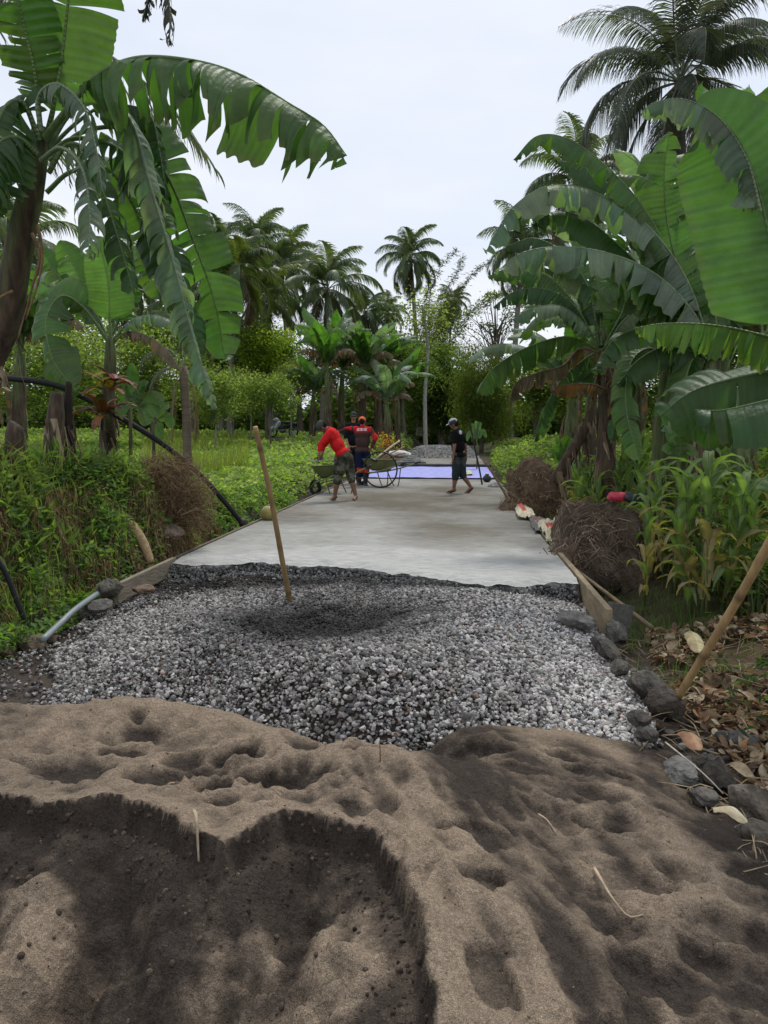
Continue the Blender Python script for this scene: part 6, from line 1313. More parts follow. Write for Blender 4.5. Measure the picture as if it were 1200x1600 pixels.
sack('cream cement sack with red print lying nearest on the right edge', [(838, 822, 0), (872, 818, .06), (888, 848, -.05), (858, 852, -.02)], 3, (.60, .54, .38), [(.2, .75, .3, .55, RED), (.3, .5, .65, .8, (.5, .2, .1))], thick=.08)
sack('torn pale sack hanging on the side of the far root ball', [(832, 735, .42), (850, 738, .48), (862, 752, .35), (842, 752, .3)], 4, (.50, .47, .42), [], thick=.05)
# bags on the near root ball
c = at(966, 776, 8.6); mb = MB(); blob(mb, c, (.12, .09, .055), 3, .35, 8, (.62, .05, .09)); place(mb.build('red_bag', M['plast'], loc=tuple(c)), 'crumpled red plastic bag on top of the nearest root ball', 'bag')
c = at(992, 778, 8.55); mb = MB(); blob(mb, c, (.12, .1, .065), 3, .4, 9, (.012, .014, .02)); place(mb.build('black_bag', M['plast'], loc=tuple(c)), 'crumpled black plastic bag beside the red one on the root ball', 'bag')
# lavender tarpaulin laid as a sheet ahead of the pour
def tarp():
    a = gp(600, 747, .02).y; b_ = gp(600, 729.5, .03).y; x, y, F = grid(np.linspace(-2.92, 1.12, 60), np.linspace(a, b_, 90)); z = .035 + .022 * fbm(x * 1.6, y * 2.2, 4, 5) + .035 * np.abs(fbm(x * .7, y * 3, 4, 6))
    x = x + .05 * fbm(y * 2, y * 0, 2, 3) * (np.abs(x + .9) > 1.9); mb = MB(); mb.add(np.stack([x, y, z], 1), F, (.30, .31, .66)); mb.add(np.stack([x, y, z - .012], 1), F[:, ::-1], (.30, .31, .66))
    tag(mb.build('tarpaulin', M['woven'], loc=(-.9, a, 0)), 'lavender blue plastic sheet spread across the whole road beyond the fresh concrete', 'plastic sheet')
    mb = MB(); tube(mb, [(-2.6, b_ + .15, .10), (-.9, b_ + .1, .09), (1.3, b_ + .2, .08)], .06, 8, (.045, .043, .04), n=40, jit=.25); tag(mb.build('rolled_sheet', M['rubber'], loc=(-.9, b_, .08)), 'dark rolled sheet lying across the far edge of the lavender plastic', 'roll')
tarp()
mb = MB(); c = gp(655, 757, 0)
sack('yellowish scrap of paper bag lying on the lavender sheet behind the walking man', [(727, 737, .06), (736, 736, .06), (738, 742, .06), (728, 743, .06)], 6, (.55, .55, .36), [], thick=.02, zoff=.03)
# far gravel heap
def far_heap():
    rg = np.random.default_rng(9); mb = MB(); y0 = 44.; x, y, F = grid(np.linspace(-3.1, 1.25, 50), np.linspace(38.5, 50, 60)); h = .45 * sst(0, .22, (y - 38.5) / 11.5) * (1 - sst(.7, 1, (y - 38.5) / 11.5)) * sst(-3.1, -1.9, x) * (1 - sst(.2, 1.25, x)) * (1 + .35 * fbm(x * .8, y * .4, 3, 2)); z = np.maximum(terr0(x, y), -.03) + h
    mb.add(np.stack([x, y, z + .0], 1), F, (.20, .195, .18)); ok = h > .02; idx = np.where(ok)[0]; k = rg.choice(idx, 9000); p = np.stack([x[k] + rg.normal(0, .06, 9000), y[k] + rg.normal(0, .1, 9000), z[k] + .01], 1)
    b_ = .15 + .38 * rg.random((9000, 1))**1.2; scatter(mb, ico(0)[0], ico(0)[1], p, rg.uniform(0, 6, 9000), 0, rg.uniform(0, 6, 9000), rg.uniform(.02, .055, 9000)[:, None] * np.array([1, .9, .6]), b_ * np.array([[1, .98, .95]]))
    tag(mb.build('far_gravel', M['stone'], smooth=False), 'low grey gravel heap spread on the road beyond the lavender sheet', 'gravel', kind='stuff')
far_heap()
c = gp(626, 713, .0); c = at(624, 702, 31); mb = MB(); blob(mb, (c.x, c.y, .44), (.50, .3, .13), 3, .4, 5, (.62, .60, .56)); tag(mb.build('white_sack', M['woven'], loc=tuple(c)), 'slumped white sack lying on the wooden crate beyond the wheelbarrow', 'sack')
mb = MB(); box(mb, (c.x + .1, c.y, .15), (.62, .4, .32), None, (.24, .15, .08), .01); [box(mb, (c.x + .1, c.y - .205, z_), (.64, .02, .07), None, (.28, .18, .10), .004) for z_ in (.06, .16, .26)]; tag(mb.build('wooden_crate', M['wood'], loc=(c.x, c.y, 0), smooth=False), 'brown wooden crate under the white sack at the left of the road', 'crate')
c = gp(645, 728, .02); mb = MB(); [tube(mb, [(c.x - .8 + .1 * i, c.y - .2 + .15 * i, .09 + .05 * i), (c.x - .2, c.y + .1 * i, .14 + .06 * i), (c.x + .5 - .1 * i, c.y + .1 * i, .10 + .05 * i)], [.07, .09], 8, (.10, .10, .095), n=14, jit=.3, seed=i) for i in range(3)]; tag(mb.build('folded_tarpaulin', M['woven'], loc=tuple(c)), 'heap of folded dark grey tarpaulin at the left far corner of the lavender sheet', 'tarpaulin')
c = at(761, 746, 20.5); mb = MB(); blob(mb, (c.x, c.y, .09), (.115, .11, .10), 3, .05, 3, (.02, .02, .022)); tube(mb, [(c.x, c.y, .16), (c.x, c.y, .215)], [.05, .055], 10, (.03, .03, .03)); tag(mb.build('black_jug', M['plast'], loc=(c.x, c.y, 0)), 'small round black jug on the right edge of the concrete by the sheet', 'jug')
c = at(775, 755, 18.8); mb = MB(); blob(mb, (c.x, c.y, -.02), (.2, .3, .12), 3, .3, 7, (.20, .19, .18), cut=3); tag(mb.build('rubble_lump', M['rock'], loc=tuple(c)), 'grey lump of rubble outside the right formwork behind the short bamboo stick', 'rubble')

# ---------------------------------------------------------------- wheelbarrows
def ring(mb, c, ax, R_, r, col, ns=28, nc=8, u0=0, u1=6.2832):
    ax = nrm(np.array(ax, float)); a = nrm(np.cross(ax, [0, 0, 1.] if abs(ax[2]) < .9 else [1., 0, 0])); b_ = np.cross(ax, a); th = np.linspace(0, 2 * np.pi, ns, endpoint=False); ph = np.linspace(0, 2 * np.pi, nc, endpoint=False)
    d = np.cos(th)[:, None] * a + np.sin(th)[:, None] * b_; V = np.array(tuple(c)) + (R_ + r * np.cos(ph))[None, :, None] * d[:, None] + (r * np.sin(ph))[None, :, None] * ax
    i, j = np.meshgrid(np.arange(ns), np.arange(nc), indexing='ij'); F = np.stack([i*nc+j, ((i+1) % ns)*nc+j, ((i+1) % ns)*nc+(j+1) % nc, i*nc+(j+1) % nc], -1).reshape(-1, 4); mb.add(V.reshape(-1, 3), F, col); return mb
def wheelbarrow(label, loc, rz, col, tilt=0):
    rt = thing('wheelbarrow', label, 'wheelbarrow', (0, 0, 0), 'wheelbarrows'); mb = MB()
    def lev(z, x0, x1, w0, w1, k=24):       # rounded outline at height z
        th = np.linspace(0, 2 * np.pi, k, endpoint=False); c, s = np.cos(th), np.sin(th); ex = np.sign(c) * np.abs(c)**.45; ey = np.sign(s) * np.abs(s)**.45
        x = (x0 + x1) / 2 + (x1 - x0) / 2 * ex; w = w0 + (w1 - w0) * (x - x0) / (x1 - x0); return np.stack([x, ey * w, np.full(k, z)], 1)
    rows = [lev(.66 , -.36, .50, .30, .27), lev(.56, -.30, .42, .27, .23), lev(.44, -.22, .30, .22, .18), lev(.38, -.17, .23, .17, .14)]
    inn = [r_ * np.array([.97, .95, 1]) + [0, 0, .012] for r_ in rows[::-1]]; A = rows + [rows[-1] * [.05, .05, 1]]; k = 24
    V = np.vstack(A); F = [[q*k+j, q*k+(j+1) % k, (q+1)*k+(j+1) % k, (q+1)*k+j] for q in range(len(A) - 1) for j in range(k)]; mb.add(V, np.array(F)[:, ::-1], col)
    B = [rows[0] * [.97, .95, 1]] + [r_ * [.95, .94, 1] + [0, 0, .012] for r_ in rows[1:]] + [rows[-1] * [.05, .05, 1] + [0, 0, .012]]; V = np.vstack(B); mb.add(V, np.array(F), np.array(col) * .7 + .03)
    tray = mb.build('tray', M['paint'], rt); mb = MB(); P = np.vstack([rows[0], rows[0][:1]]); tube(mb, P, .012, 6, np.array(col) * 1.2, cap=False); mb.build('rim', M['paint'], rt)
    for s in (-1, 1):
        mb = MB(); tube(mb, [(.72, s * .05, .19), (.45, s * .13, .30), (.0, s * .21, .36), (-.45, s * .26, .46), (-.92, s * .29, .60)], .017, 8, (.20, .24, .09), n=22); tube(mb, [(-.80, s * .285, .563), (-.95, s * .292, .61)], .023, 8, (.02, .02, .02)); mb.build('handle', M['paint'], rt)
        mb = MB(); tube(mb, [(-.02, s * .2, .37), (-.20, s * .23, .02), (-.34, s * .23, .02), (-.40, s * .25, .45)], .013, 7, (.07, .08, .05), n=20); mb.build('leg', M['paint'], rt)
        mb = MB(); tube(mb, [(.62, s * .05, .2), (.44, s * .12, .55)], .010, 6, (.07, .08, .05)); mb.build('brace', M['paint'], rt)
    w = MB(); ring(w, (.62, 0, .19), (0, 1, 0), .15, .042, (.02, .02, .02)); wo = w.build('wheel', M['rubber'], rt); h = MB(); ring(h, (.62, 0, .19), (0, 1, 0), .10, .012, (.25, .24, .2)); tube(h, [(.62, -.07, .19), (.62, .07, .19)], .02, 8, (.2, .2, .18))
    for k_ in range(5): a = k_ * 1.257; tube(h, [(.62, 0, .19), (.62 + .1 * math.cos(a), 0, .19 + .1 * math.sin(a))], .008, 5, (.22, .21, .18))
    sub('rim', h, M['steel'], wo, rt); rt.location = loc; rt.rotation_euler = (0, tilt, rz); return rt
c = at(596, 740, 18.7); wheelbarrow('olive wheelbarrow holding long tool handles, right of the man in the orange cap', (c.x, c.y, 0.0), R(180 - 32), (.13, .145, .055))
c = at(528, 750, 16.4); wheelbarrow('olive wheelbarrow nosing off the left edge of the concrete behind the man in red', (c.x - .12, c.y + .1, -.06), R(138), (.11, .13, .05), R(4))
mb = MB(); hc = at(594, 729.5, 18.1); ring(mb, (hc.x, hc.y, .435), (.25, 1, 0), .42, .019, (.025, .025, .025), 56, 6); tag(mb.build('black_hoop', M['steel'], loc=(hc.x, hc.y, 0)), 'large thin black hoop standing against the right wheelbarrow', 'hoop')
def tool(name, label, a, b_, r, col, head=None):
    rt = thing(name, label, 'tool', tuple(a), 'long-handled tools in the wheelbarrow'); mb = MB(); tube(mb, [a, (np.array(tuple(a)) + np.array(tuple(b_))) / 2 + [0, 0, .01], b_], r, 8, col, n=8); mb.build('handle', M['wood'], rt)
    mb = MB(); d = nrm(np.array(tuple(b_)) - np.array(tuple(a))); e = np.array(tuple(a)); 
    if head == 'shovel': blob(mb, e - d * .12, (.12, .12, .04), 2, .1, 1, (.10, .10, .10), (0, .5, .3)); mb.build('blade', M['steel'], rt)
    else: bar(mb, e - [.12, .0, 0], e + [.12, .03, 0], .05, .04, (.09, .09, .09), .004); mb.build('head', M['steel'], rt)
    return rt
tool('shovel', 'shovel with a pale wooden handle, the topmost of the tools in the right wheelbarrow', at(588, 716, 18.6), at(624, 689, 19.6), .024, (.50, .43, .31), 'shovel')
tool('shovel', 'shovel with a brown handle lying below the pale-handled one', at(592, 718, 18.7), at(632, 698, 19.9), .018, (.30, .17, .09), 'shovel')
tool('hoe', 'hoe with a reddish brown handle sticking lowest out of the right wheelbarrow', at(590, 720, 18.8), at(633, 708, 19.8), .018, (.28, .13, .08))

# ---------------------------------------------------------------- motorcycle in the field
def motorcycle():
    p = at(442, 690, 41); z0 = T(p.x, p.y) + .03; rt = thing('motorcycle', 'black and silver step-through motorcycle parked in the weeds of the left field', 'motorcycle', (0, 0, 0)); D_ = (.025, .026, .03); G_ = (.5, .52, .55)
    for x_ in (-.62, .62):
        w = MB(); ring(w, (x_, 0, .29), (0, 1, 0), .25, .045, (.02, .02, .02), 28); wo = w.build('wheel', M['rubber'], rt); h = MB(); ring(h, (x_, 0, .29), (0, 1, 0), .205, .014, (.4, .4, .4), 24)
        for k in range(8): a = k * .785; tube(h, [(x_, 0, .29), (x_ + .2 * math.cos(a), 0, .29 + .2 * math.sin(a))], .006, 4, (.4, .4, .4))
        sub('rim', h, M['steel'], wo, rt)
    def pt(nm, f, m='paint'): b_ = MB(); f(b_); return b_.build(nm, M[m], rt)
    pt('engine', lambda b_: (blob(b_, (.02, 0, .36), (.20, .12, .13), 3, .2, 1, (.14, .14, .15)), tube(b_, [(.0, -.13, .3), (-.35, -.15, .27), (-.78, -.16, .34)], [.02, .045], 8, (.35, .35, .36), n=10)), 'steel')
    pt('seat', lambda b_: blob(b_, (-.28, 0, .79), (.40, .13, .065), 3, .05, 2, D_), 'rubber')
    pt('tail_fairing', lambda b_: blob(b_, (-.42, 0, .66), (.40, .13, .11), 3, .05, 3, D_, (0, .22, 0)))
    pt('leg_shield', lambda b_: (blob(b_, (.32, 0, .62), (.10, .19, .30), 3, .08, 4, G_, (0, -.35, 0)), blob(b_, (.12, 0, .52), (.24, .12, .10), 3, .05, 5, D_)))
    pt('front_fender', lambda b_: blob(b_, (.62, 0, .50), (.26, .08, .09), 3, .05, 6, G_, (0, .15, 0)))
    pt('fork', lambda b_: [tube(b_, [(.62, s * .08, .29), (.44, s * .06, .88)], .022, 7, (.3, .3, .3)) for s in (-1, 1)], 'steel')
    pt('handlebar', lambda b_: (tube(b_, [(.30, -.34, 1.02), (.42, -.12, .98), (.42, .12, .98), (.30, .34, 1.02)], .016, 7, D_, n=14), blob(b_, (.44, 0, .96), (.13, .14, .10), 3, .05, 7, G_)))
    pt('headlight', lambda b_: blob(b_, (.56, 0, .95), (.045, .085, .06), 2, 0, 8, (.7, .72, .75)), 'plast')
    for s in (-1, 1): pt('mirror', lambda b_: (tube(b_, [(.38, s * .22, 1.0), (.36, s * .26, 1.18)], .007, 5, D_), blob(b_, (.36, s * .27, 1.2), (.02, .06, .04), 2, 0, 9, (.05, .05, .06))))
    rt.location = (p.x, p.y, z0); rt.rotation_euler = (R(5), 0, R(180 - 14)); return rt
motorcycle()
# ================================================================ PEOPLE
def frame_of(right, up):
    u = nrm(np.array(tuple(up), float)); r = np.array(tuple(right), float); r = nrm(r - u * (r @ u)); f = np.cross(u, r); return np.stack([r, f, u], 1)   # columns: right, forward, up
def capsule(mb, a, b, ra, rb):
    a = np.array(tuple(a), float); b = np.array(tuple(b), float); t = np.linspace(0, 1, 9); P = a + (b - a) * t[:, None]; tube(mb, P, [ra, rb], 14); blob(mb, a, (ra,) * 3, 2); blob(mb, b, (rb,) * 3, 2)
def ell(mb, c, Fr, r):
    V, F = ico(3); mb.add((V * np.array(r)) @ np.array(Fr).T + np.array(tuple(c)), F)
def flesh(name, parts, voxel, m, parent, root, colf, fold=0.0, seed=0, smooth=4):
    mb = MB()
    for p in parts:
        if p[0] == 'c': capsule(mb, *p[1:])
        elif p[0] == 'e': ell(mb, *p[1:])
        else: box(mb, *p[1:])
    me = mb.mesh('tmp'); o = bpy.data.objects.new('tmp', me); COL.objects.link(o)
    md = o.modifiers.new('r', 'REMESH'); md.mode = 'VOXEL'; md.voxel_size = voxel; s = o.modifiers.new('s', 'SMOOTH'); s.factor = .5; s.iterations = smooth
    dg = bpy.context.evaluated_depsgraph_get(); dg.update(); m2 = bpy.data.meshes.new_from_object(o.evaluated_get(dg)); bpy.data.objects.remove(o); m2.name = name
    n = len(m2.vertices); V = np.zeros(n * 3, np.float32); m2.vertices.foreach_get('co', V); V = V.reshape(-1, 3).astype(float)
    if fold:
        N_ = np.zeros(n * 3, np.float32); m2.vertices.foreach_get('normal', N_); N_ = N_.reshape(-1, 3)
        V = V + N_ * (fold * (fbm(V[:, 0] * 11 + V[:, 1] * 6, V[:, 2] * 9 + V[:, 0] * 5, 3, seed) + .7 * fbm(V[:, 0] * 22, V[:, 2] * 7 - V[:, 1] * 9, 2, seed + 4)))[:, None]
    C = np.zeros((n, 4)); C[:, :3] = colf(V); m2.vertices.foreach_set('co', (V - np.array(tuple(root.location))).astype(np.float32).ravel())
    a = m2.attributes.get('Col') or m2.attributes.new('Col', 'FLOAT_COLOR', 'POINT'); a.data.foreach_set('color', C.astype(np.float32).ravel())
    m2.polygons.foreach_set('use_smooth', np.ones(len(m2.polygons), bool)); m2.materials.clear(); m2.materials.append(M[m]); m2.update()
    o = bpy.data.objects.new(name, m2); COL.objects.link(o); o.parent = parent; return o
def flat(c): return lambda V: np.tile(np.array(c, float), (len(V), 1))
SK = (.23, .12, .075)
def hand_parts(w, d, n, side):
    """w wrist, d pointing direction, n palm normal; curled relaxed fingers"""
    w = np.array(tuple(w), float); d = nrm(np.array(d, float)); n = np.array(n, float); n = nrm(n - d * (n @ d)); s = np.cross(d, n) * side; P = [('e', w + d * .045, np.stack([s, n, d], 1), (.040, .016, .052)), ('c', w - d * .01, w + d * .03, .026, .024)]
    for k, (o, l) in enumerate([(-.030, .068), (-.010, .078), (.010, .073), (.029, .056)]):
        b = w + d * .085 + s * o; m_ = b + nrm(d + n * .35) * l * .5; e = m_ + nrm(d * .55 + n * .9) * l * .5; P += [('c', b - d * .01, m_, .0095, .009), ('c', m_, e, .009, .0075)]
    b = w + d * .03 - s * .034; m_ = b + nrm(d * .7 - s * .6 + n * .3) * .038; P += [('c', b, m_, .012, .0105), ('c', m_, m_ + nrm(d + n * .4) * .030, .0105, .0085)]
    return P
def person(label, j, shirt, shorts, cap, face=None, hair=(.02, .015, .012), shoes='bare', extra=None, root=None, sleeve=.55, sh_len=.9, skin=SK, build=1.0):
    """j: joints as world points: head, neck, shl, shr, ell, elr, wrl, wrr, pel, hipl, hipr, knl, knr, anl, anr, tol, tor + look (unit), hdl/hdr hand directions"""
    J = {k: np.array(tuple(v), float) for k, v in j.items()}; g = (J['anl'] + J['anr']) / 2; rt = thing('person', label, 'person', (g[0], g[1], 0.0)); B = build
    up = J['neck'] - J['pel']; Fr = frame_of(J['shr'] - J['shl'], up); r_, f_, u_ = Fr.T; pel, nk = J['pel'], J['neck']; look = nrm(J['look']); Hu = nrm(J['head'] - J['neck'] + 1e-4); Hf = nrm(look - Hu * (look @ Hu) * .8); Hr = nrm(np.cross(Hf, Hu)); Hu = np.cross(Hr, Hf); HF = np.stack([Hr, Hf, Hu], 1)
    L_ = np.linalg.norm(up); hd = J['head']
    body = [('e', hd + Hu * .015, HF, (.076, .094, .098)), ('e', hd + Hf * .028 - Hu * .045, HF, (.052, .062, .062)), ('e', hd + Hf * .092 - Hu * .012, HF, (.013, .020, .022)), ('e', hd + Hf * .078 - Hu * .062, HF, (.022, .014, .012)), ('e', hd + Hf * .076 + Hu * .022, HF, (.045, .016, .010)),
            ('e', hd + Hr * .078 - Hu * .01, HF, (.012, .020, .030)), ('e', hd - Hr * .078 - Hu * .01, HF, (.012, .020, .030)), ('c', nk - u_ * .04, hd - Hu * .05, .056, .052),
            ('e', pel + u_ * L_ * .72, Fr, (.165 * B, .105, .17)), ('e', pel + u_ * L_ * .42, Fr, (.145 * B, .10, .17)), ('e', pel + u_ * .02, Fr, (.155 * B, .11, .13)), ('c', J['shl'], J['shr'], .055, .055)]
    for s in 'lr':
        sh, e, w = J['sh' + s], J['el' + s], J['wr' + s]; hp, k, a, t = J['hip' + s], J['kn' + s], J['an' + s], J['to' + s]; sg = 1 if s == 'r' else -1
        body += [('c', sh, e, .050 * B, .038), ('c', e, w, .037, .025)] + hand_parts(w, J.get('hd' + s, w - e), J.get('hn' + s, f_), sg)
        body += [('c', hp, k, .082 * B, .055), ('c', k, k + (a - k) * .35, .052, .056), ('c', k + (a - k) * .3, a, .055, .034), ('c', a - np.array([0, 0, .01]), t, .036, .026)]
        fd = nrm(t - a); sd = nrm(np.cross(fd, [0, 0, 1])); body += [('e', a - fd * .03 - np.array([0, 0, .025]), np.eye(3), (.034, .034, .03))]
        for q in range(5): body.append(('c', t + sd * (q - 2) * .015, t + fd * (.03 - .003 * abs(q - 1)) + sd * (q - 2) * .017, .010, .009))
    def bc(V):
        C = np.tile(np.array(skin, float), (len(V), 1)); q = (V - hd) @ HF
        for ex in (-.030, .030):
            k = (np.abs(q[:, 0] - ex) < .016) & (np.abs(q[:, 2] - .004) < .008) & (q[:, 1] > .05); C[k] = (.02, .015, .012); k = (np.abs(q[:, 0] - ex) < .022) & (np.abs(q[:, 2] - .024) < .006) & (q[:, 1] > .05); C[k] = (.03, .02, .015)
        k = (np.abs(q[:, 0]) < .024) & (np.abs(q[:, 2] + .062) < .006) & (q[:, 1] > .06); C[k] = (.20, .06, .05); return C
    bo = flesh('body', body, .0085, 'skin', rt, rt, bc, smooth=3)
    flesh('hair', [('e', hd + Hu * .026 - Hf * .012, HF, (.082, .094, .094)), ('e', hd - Hf * .045 - Hu * .02, HF, (.070, .055, .06))], .010, 'cloth', rt, rt, flat(hair))
    sp = [('e', pel + u_ * L_ * .74, Fr, (.190 * B, .130, .18)), ('e', pel + u_ * L_ * .42, Fr, (.172 * B, .128, .20)), ('e', pel + u_ * shirt.get('hem', .04), Fr, (.180 * B, .138, .10)), ('c', J['shl'], J['shr'], .070, .070), ('c', nk - u_ * .07, nk - u_ * .005, .080, .068)]
    for s in 'lr':
        sh, e, w = J['sh' + s], J['el' + s], J['wr' + s]; sp.append(('c', sh, sh + (e - sh) * min(1, sleeve * 1.0), .070 * B, .060))
        if sleeve > 1: sp.append(('c', e, e + (w - e) * (sleeve - 1), .058, .044))
    flesh('shirt', sp, .011, 'cloth', rt, rt, shirt['col'](J, Fr), .011, 3)
    tr = [('e', pel + u_ * .01, Fr, (.172 * B, .132, .12))]
    for s in 'lr':
        hp, k, a = J['hip' + s], J['kn' + s], J['an' + s]; e = hp + (k - hp) * min(sh_len, 1); tr.append(('c', hp, e, .098 * B, .084))
        if sh_len > 1: tr.append(('c', k, k + (a - k) * (sh_len - 1), .082, .076))
    flesh('shorts', tr, .011, 'cloth', rt, rt, shorts(J, Fr), .009, 8)
    ch = hd + Hu * .035; cm = [('e', ch, HF, (.091, .104, .088))]; flesh('cap', cm + [('e', ch + Hf * .105 - Hu * .006, HF, (.068, .072, .011))], .009, 'cloth', rt, rt, cap(J, HF, ch), smooth=2)
    for s in 'lr':
        a, t = J['an' + s], J['to' + s]; fd = nrm(t - a); sdv = nrm(np.cross(fd, [0, 0, 1])); upv = np.cross(sdv, fd); FF = np.stack([sdv, fd, upv], 1); mid = (a + t) / 2
        if shoes == 'boot': flesh('boot', [('c', a + np.array([0, 0, .20]), a, .058, .052), ('c', a - np.array([0, 0, .015]), t, .052, .045), ('e', (a + t) / 2 - upv * .03, FF, (.05, .15, .02))], .010, 'rubber', rt, rt, lambda V: np.where((V[:, 2:3] > .05), np.array([[.02, .022, .035]]), np.array([[.22, .22, .21]])))
        else: flesh('sandal', [('e', mid + fd * .015 - upv * .048, FF, (.050, .140, .012)), ('c', t - fd * .02 + upv * .022, a + fd * .06 - sdv * .035 - upv * .03, .007, .007), ('c', t - fd * .02 + upv * .022, a + fd * .06 + sdv * .035 - upv * .03, .007, .007)], .008, 'rubber', rt, rt, flat((.16, .13, .09) if shoes != 'dark' else (.03, .03, .03)), smooth=1)
    return rt, J, Fr, HF
# man in the red shirt, bent to the left over a float
D0 = 14.75; q = lambda x, y, dd=0: at(x, y, D0 + dd)
jr = dict(head=q(503, 666, -.05), neck=q(514, 671, 0), shl=q(516, 677, -.16), shr=q(519, 675, .18), ell=q(501, 695, -.24), elr=q(505, 697, .16), wrl=q(498, 711, -.30), wrr=q(503, 711, .02), pel=q(537, 712, 0), hipl=q(531, 718, -.06), hipr=q(543, 717, .06), knl=q(527, 751, -.05), knr=q(549, 749, .06),
          anl=q(523, 775, -.02), anr=q(556, 775, .02), tol=q(518, 779.5, -.10), tor=q(553, 779.5, -.12), look=(-.75, .1, -.65), hdl=(-.3, .2, -.9), hdr=(-.3, -.5, -.6), hnl=(.7, .3, 0), hnr=(.3, -.6, -.2))
def camo(J, Fr): return lambda V: mixc((.075, .08, .055), (.17, .165, .13), sst(-.05, .1, fbm(V[:, 0] * 13, V[:, 2] * 13 + V[:, 1] * 5, 3, 2))) * (1 - .5 * sst(.12, .2, fbm(V[:, 0] * 11 + 5, V[:, 2] * 11, 2, 7)))[:, None]
capgrey = lambda c: (lambda J, HF, ch: flat(c))
rt_red, J_, F_, H_ = person('man in a bright red shirt and camouflage shorts bending to the left on the concrete', jr, dict(col=lambda J, Fr: flat((.62, .022, .025)), hem=.06), camo, capgrey((.075, .085, .075)), sleeve=1.5, sh_len=1.05, build=1.22)
w = np.array(tuple(jr['wrl'])) + [-.04, -.02, -.085]; mb = MB(); box(mb, w + [.03, 0, -.02], (.30, .10, .012), None, (.30, .30, .29), .003); tube(mb, [w + [-.03, 0, -.01], w + [-.02, 0, .03], w + [.07, 0, .03], w + [.08, 0, -.01]], .011, 7, (.05, .05, .05), n=12)
tag(mb.build('hand_float', M['steel'], loc=tuple(w)), 'small grey plasterer float in the hand of the man in red', 'trowel')
# man in the orange cap, back to the camera
D0 = 18.8
jo = dict(head=q(566, 658.5, .02), neck=q(566.5, 667, 0), shl=q(556, 670.5, .02), shr=q(578, 671.5, .0), ell=q(543.5, 670, .05), elr=q(587, 684, -.08), wrl=q(532, 674, .1), wrr=q(581, 698, -.12), pel=q(567, 706, 0), hipl=q(562, 710, 0), hipr=q(573, 710, 0), knl=q(563, 735, -.02), knr=q(572, 735, -.02),
          anl=q(561, 754.5, 0), anr=q(571, 755.5, -.1), tol=q(559, 757, .14), tor=q(573, 758, .02), look=(.05, 1, -.25), hnl=(0, 1, 0), hnr=(-1, .3, 0))
def osh(J, Fr):
    def f(V):
        C = np.tile(np.array([.075, .045, .040]), (len(V), 1)); ax = nrm(J['pel'] - J['neck']); d = (V - J['neck']) @ ax; lat = (V - J['neck']) @ Fr[:, 0]; C[(d < .13) & (np.abs(lat) < .22)] = (.55, .02, .03)
        for s in 'lr':
            e, w_ = J['el' + s], J['wr' + s]; C[np.linalg.norm(V - e, axis=1) < .13] = (.55, .025, .03); k = (V - e) @ nrm(w_ - e) > .06; C[k & (np.abs(lat) > .2)] = (.10, .03, .03) if s == 'r' else (.5, .025, .03)
        y = (V - J['neck']) @ Fr[:, 1]; k = (d > .035) & (d < .095) & (np.abs(lat) < .125) & (y < 0) & (np.abs(((lat + .125) * 40) % 1 - .5) < .38) & (np.abs(d - .065) > .005); C[k] = (.70, .66, .68); return C
    return f
def oshort(J, Fr):
    def f(V):
        z = V[:, 2]; kz = J['knl'][2]; C = np.tile(np.array([.012, .018, .055]), (len(V), 1)); C[(z < kz + .06) & (z > kz - .055)] = (.60, .06, .035); C[z < kz - .05] = (.014, .016, .03); return C
    return f
person('man in an orange cap and dark shirt with red shoulders standing with his back turned', jo, dict(col=osh, hem=.03), oshort, lambda J, HF, ch: (lambda V: np.where((((V - ch) @ HF[:, 2:3]) > -.02), np.array([[.75, .17, .06]]), np.array([[.35, .06, .03]]))), sleeve=1.95, sh_len=1.35, shoes='boot', build=1.08)
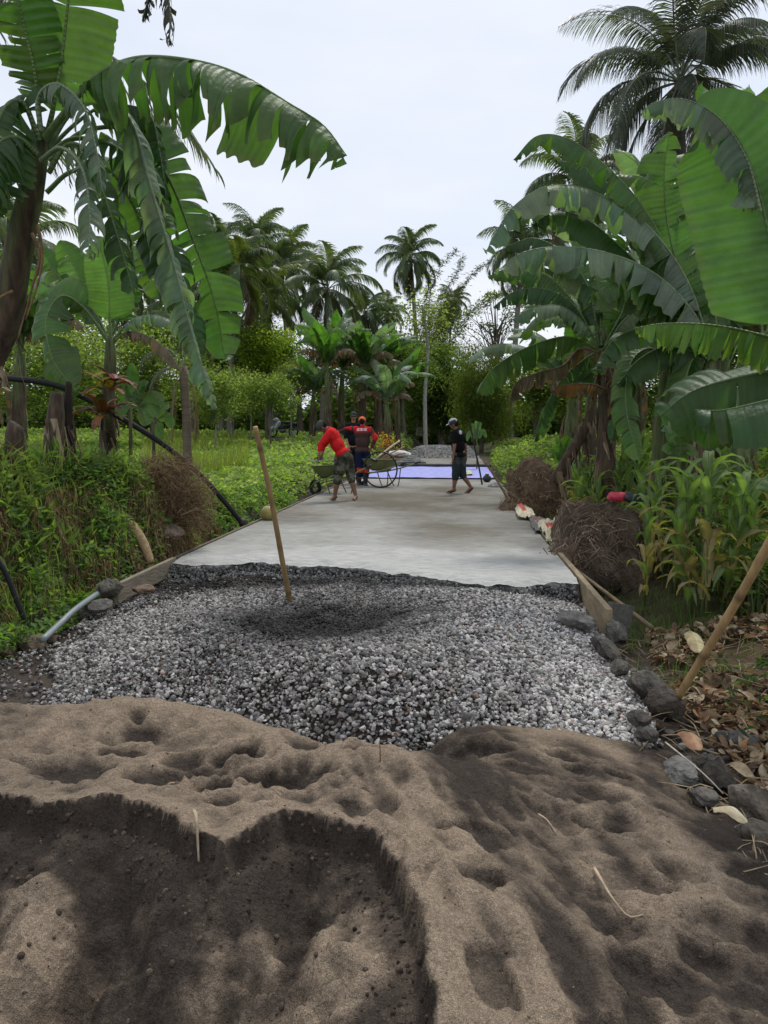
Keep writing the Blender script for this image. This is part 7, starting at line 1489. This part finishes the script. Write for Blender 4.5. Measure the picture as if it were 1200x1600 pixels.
# man facing the camera behind him
D0 = 19.7
jm = dict(head=q(552.5, 650, -.04), neck=q(552.5, 661, 0), shl=q(563, 665, 0), shr=q(543, 665, 0), ell=q(567, 683, -.08), elr=q(540.5, 683, -.05), wrl=q(562, 697, -.18), wrr=q(545, 699, -.16), pel=q(553, 704, 0), hipl=q(558, 708, 0), hipr=q(548, 708, 0), knl=q(558, 733, -.03), knr=q(548, 733, -.03),
          anl=q(559, 752, 0), anr=q(547, 752, 0), tol=q(560, 755, -.14), tor=q(546, 755, -.14), look=(.08, -1, -.12), hnl=(-1, 0, 0), hnr=(1, 0, 0))
person('man in a black shirt and dark cap facing the camera behind the other two', jm, dict(col=lambda J, Fr: flat((.012, .014, .020)), hem=.0), lambda J, Fr: flat((.018, .02, .03)), capgrey((.05, .055, .055)), sleeve=1.1, sh_len=1.0, skin=(.34, .18, .11), shoes='dark', build=1.12)
# walking man in black
D0 = 16.7
jw = dict(head=q(709, 662, -.02), neck=q(714, 672.5, 0), shl=q(710, 677.5, -.13), shr=q(721.5, 677.5, .14), ell=q(710, 699, -.20), elr=q(727, 698, .20), wrl=q(708, 714, -.22), wrr=q(728.5, 713, .20), pel=q(717, 714, 0), hipl=q(714, 719, -.06), hipr=q(721, 719, .06), knl=q(711.5, 744, -.06), knr=q(722, 741, .06),
          anl=q(709, 764.5, -.05), anr=q(736, 761.5, .08), tol=q(698.5, 768, -.10), tor=q(727.5, 769.5, .05), look=(-1, .15, -.12), hdl=(-.1, 0, -1), hdr=(.1, 0, -1), hnl=(-1, 0, 0), hnr=(-1, 0, 0))
def wsh(J, Fr):
    def f(V):
        C = np.tile(np.array([.010, .010, .011]), (len(V), 1)); ax = nrm(J['pel'] - J['neck']); d = (V - J['neck']) @ ax; c = np.array(tuple(at(719.5, 675.5, 16.6))); r = V - c; k = (np.abs(r[:, 0]) < .03) & (np.abs(r[:, 2]) < .05 - np.abs(r[:, 0]) * .8) & (V[:, 1] < c[1] + .12) & (np.abs(r[:, 0] - .012 * np.sign(r[:, 2])) > .004); C[k] = (.55, .55, .55); return C
    return f
person('man in a black T-shirt and light grey cap walking to the left in flip-flops', jw, dict(col=wsh, hem=.02), lambda J, Fr: (lambda V: mixc((.035, .045, .05), (.085, .09, .085), sst(-.1, .25, fbm(V[:, 0] * 9, V[:, 2] * 6, 3, 3)))), lambda J, HF, ch: (lambda V: np.where((np.abs((V - ch) @ HF[:, 0:1]) > .055) & (((V - ch) @ HF[:, 2:3]) < .05), np.array([[.06, .06, .065]]), np.array([[.42, .43, .44]]))), sleeve=.62, sh_len=1.12, shoes='dark', skin=(.24, .125, .08), build=1.12)
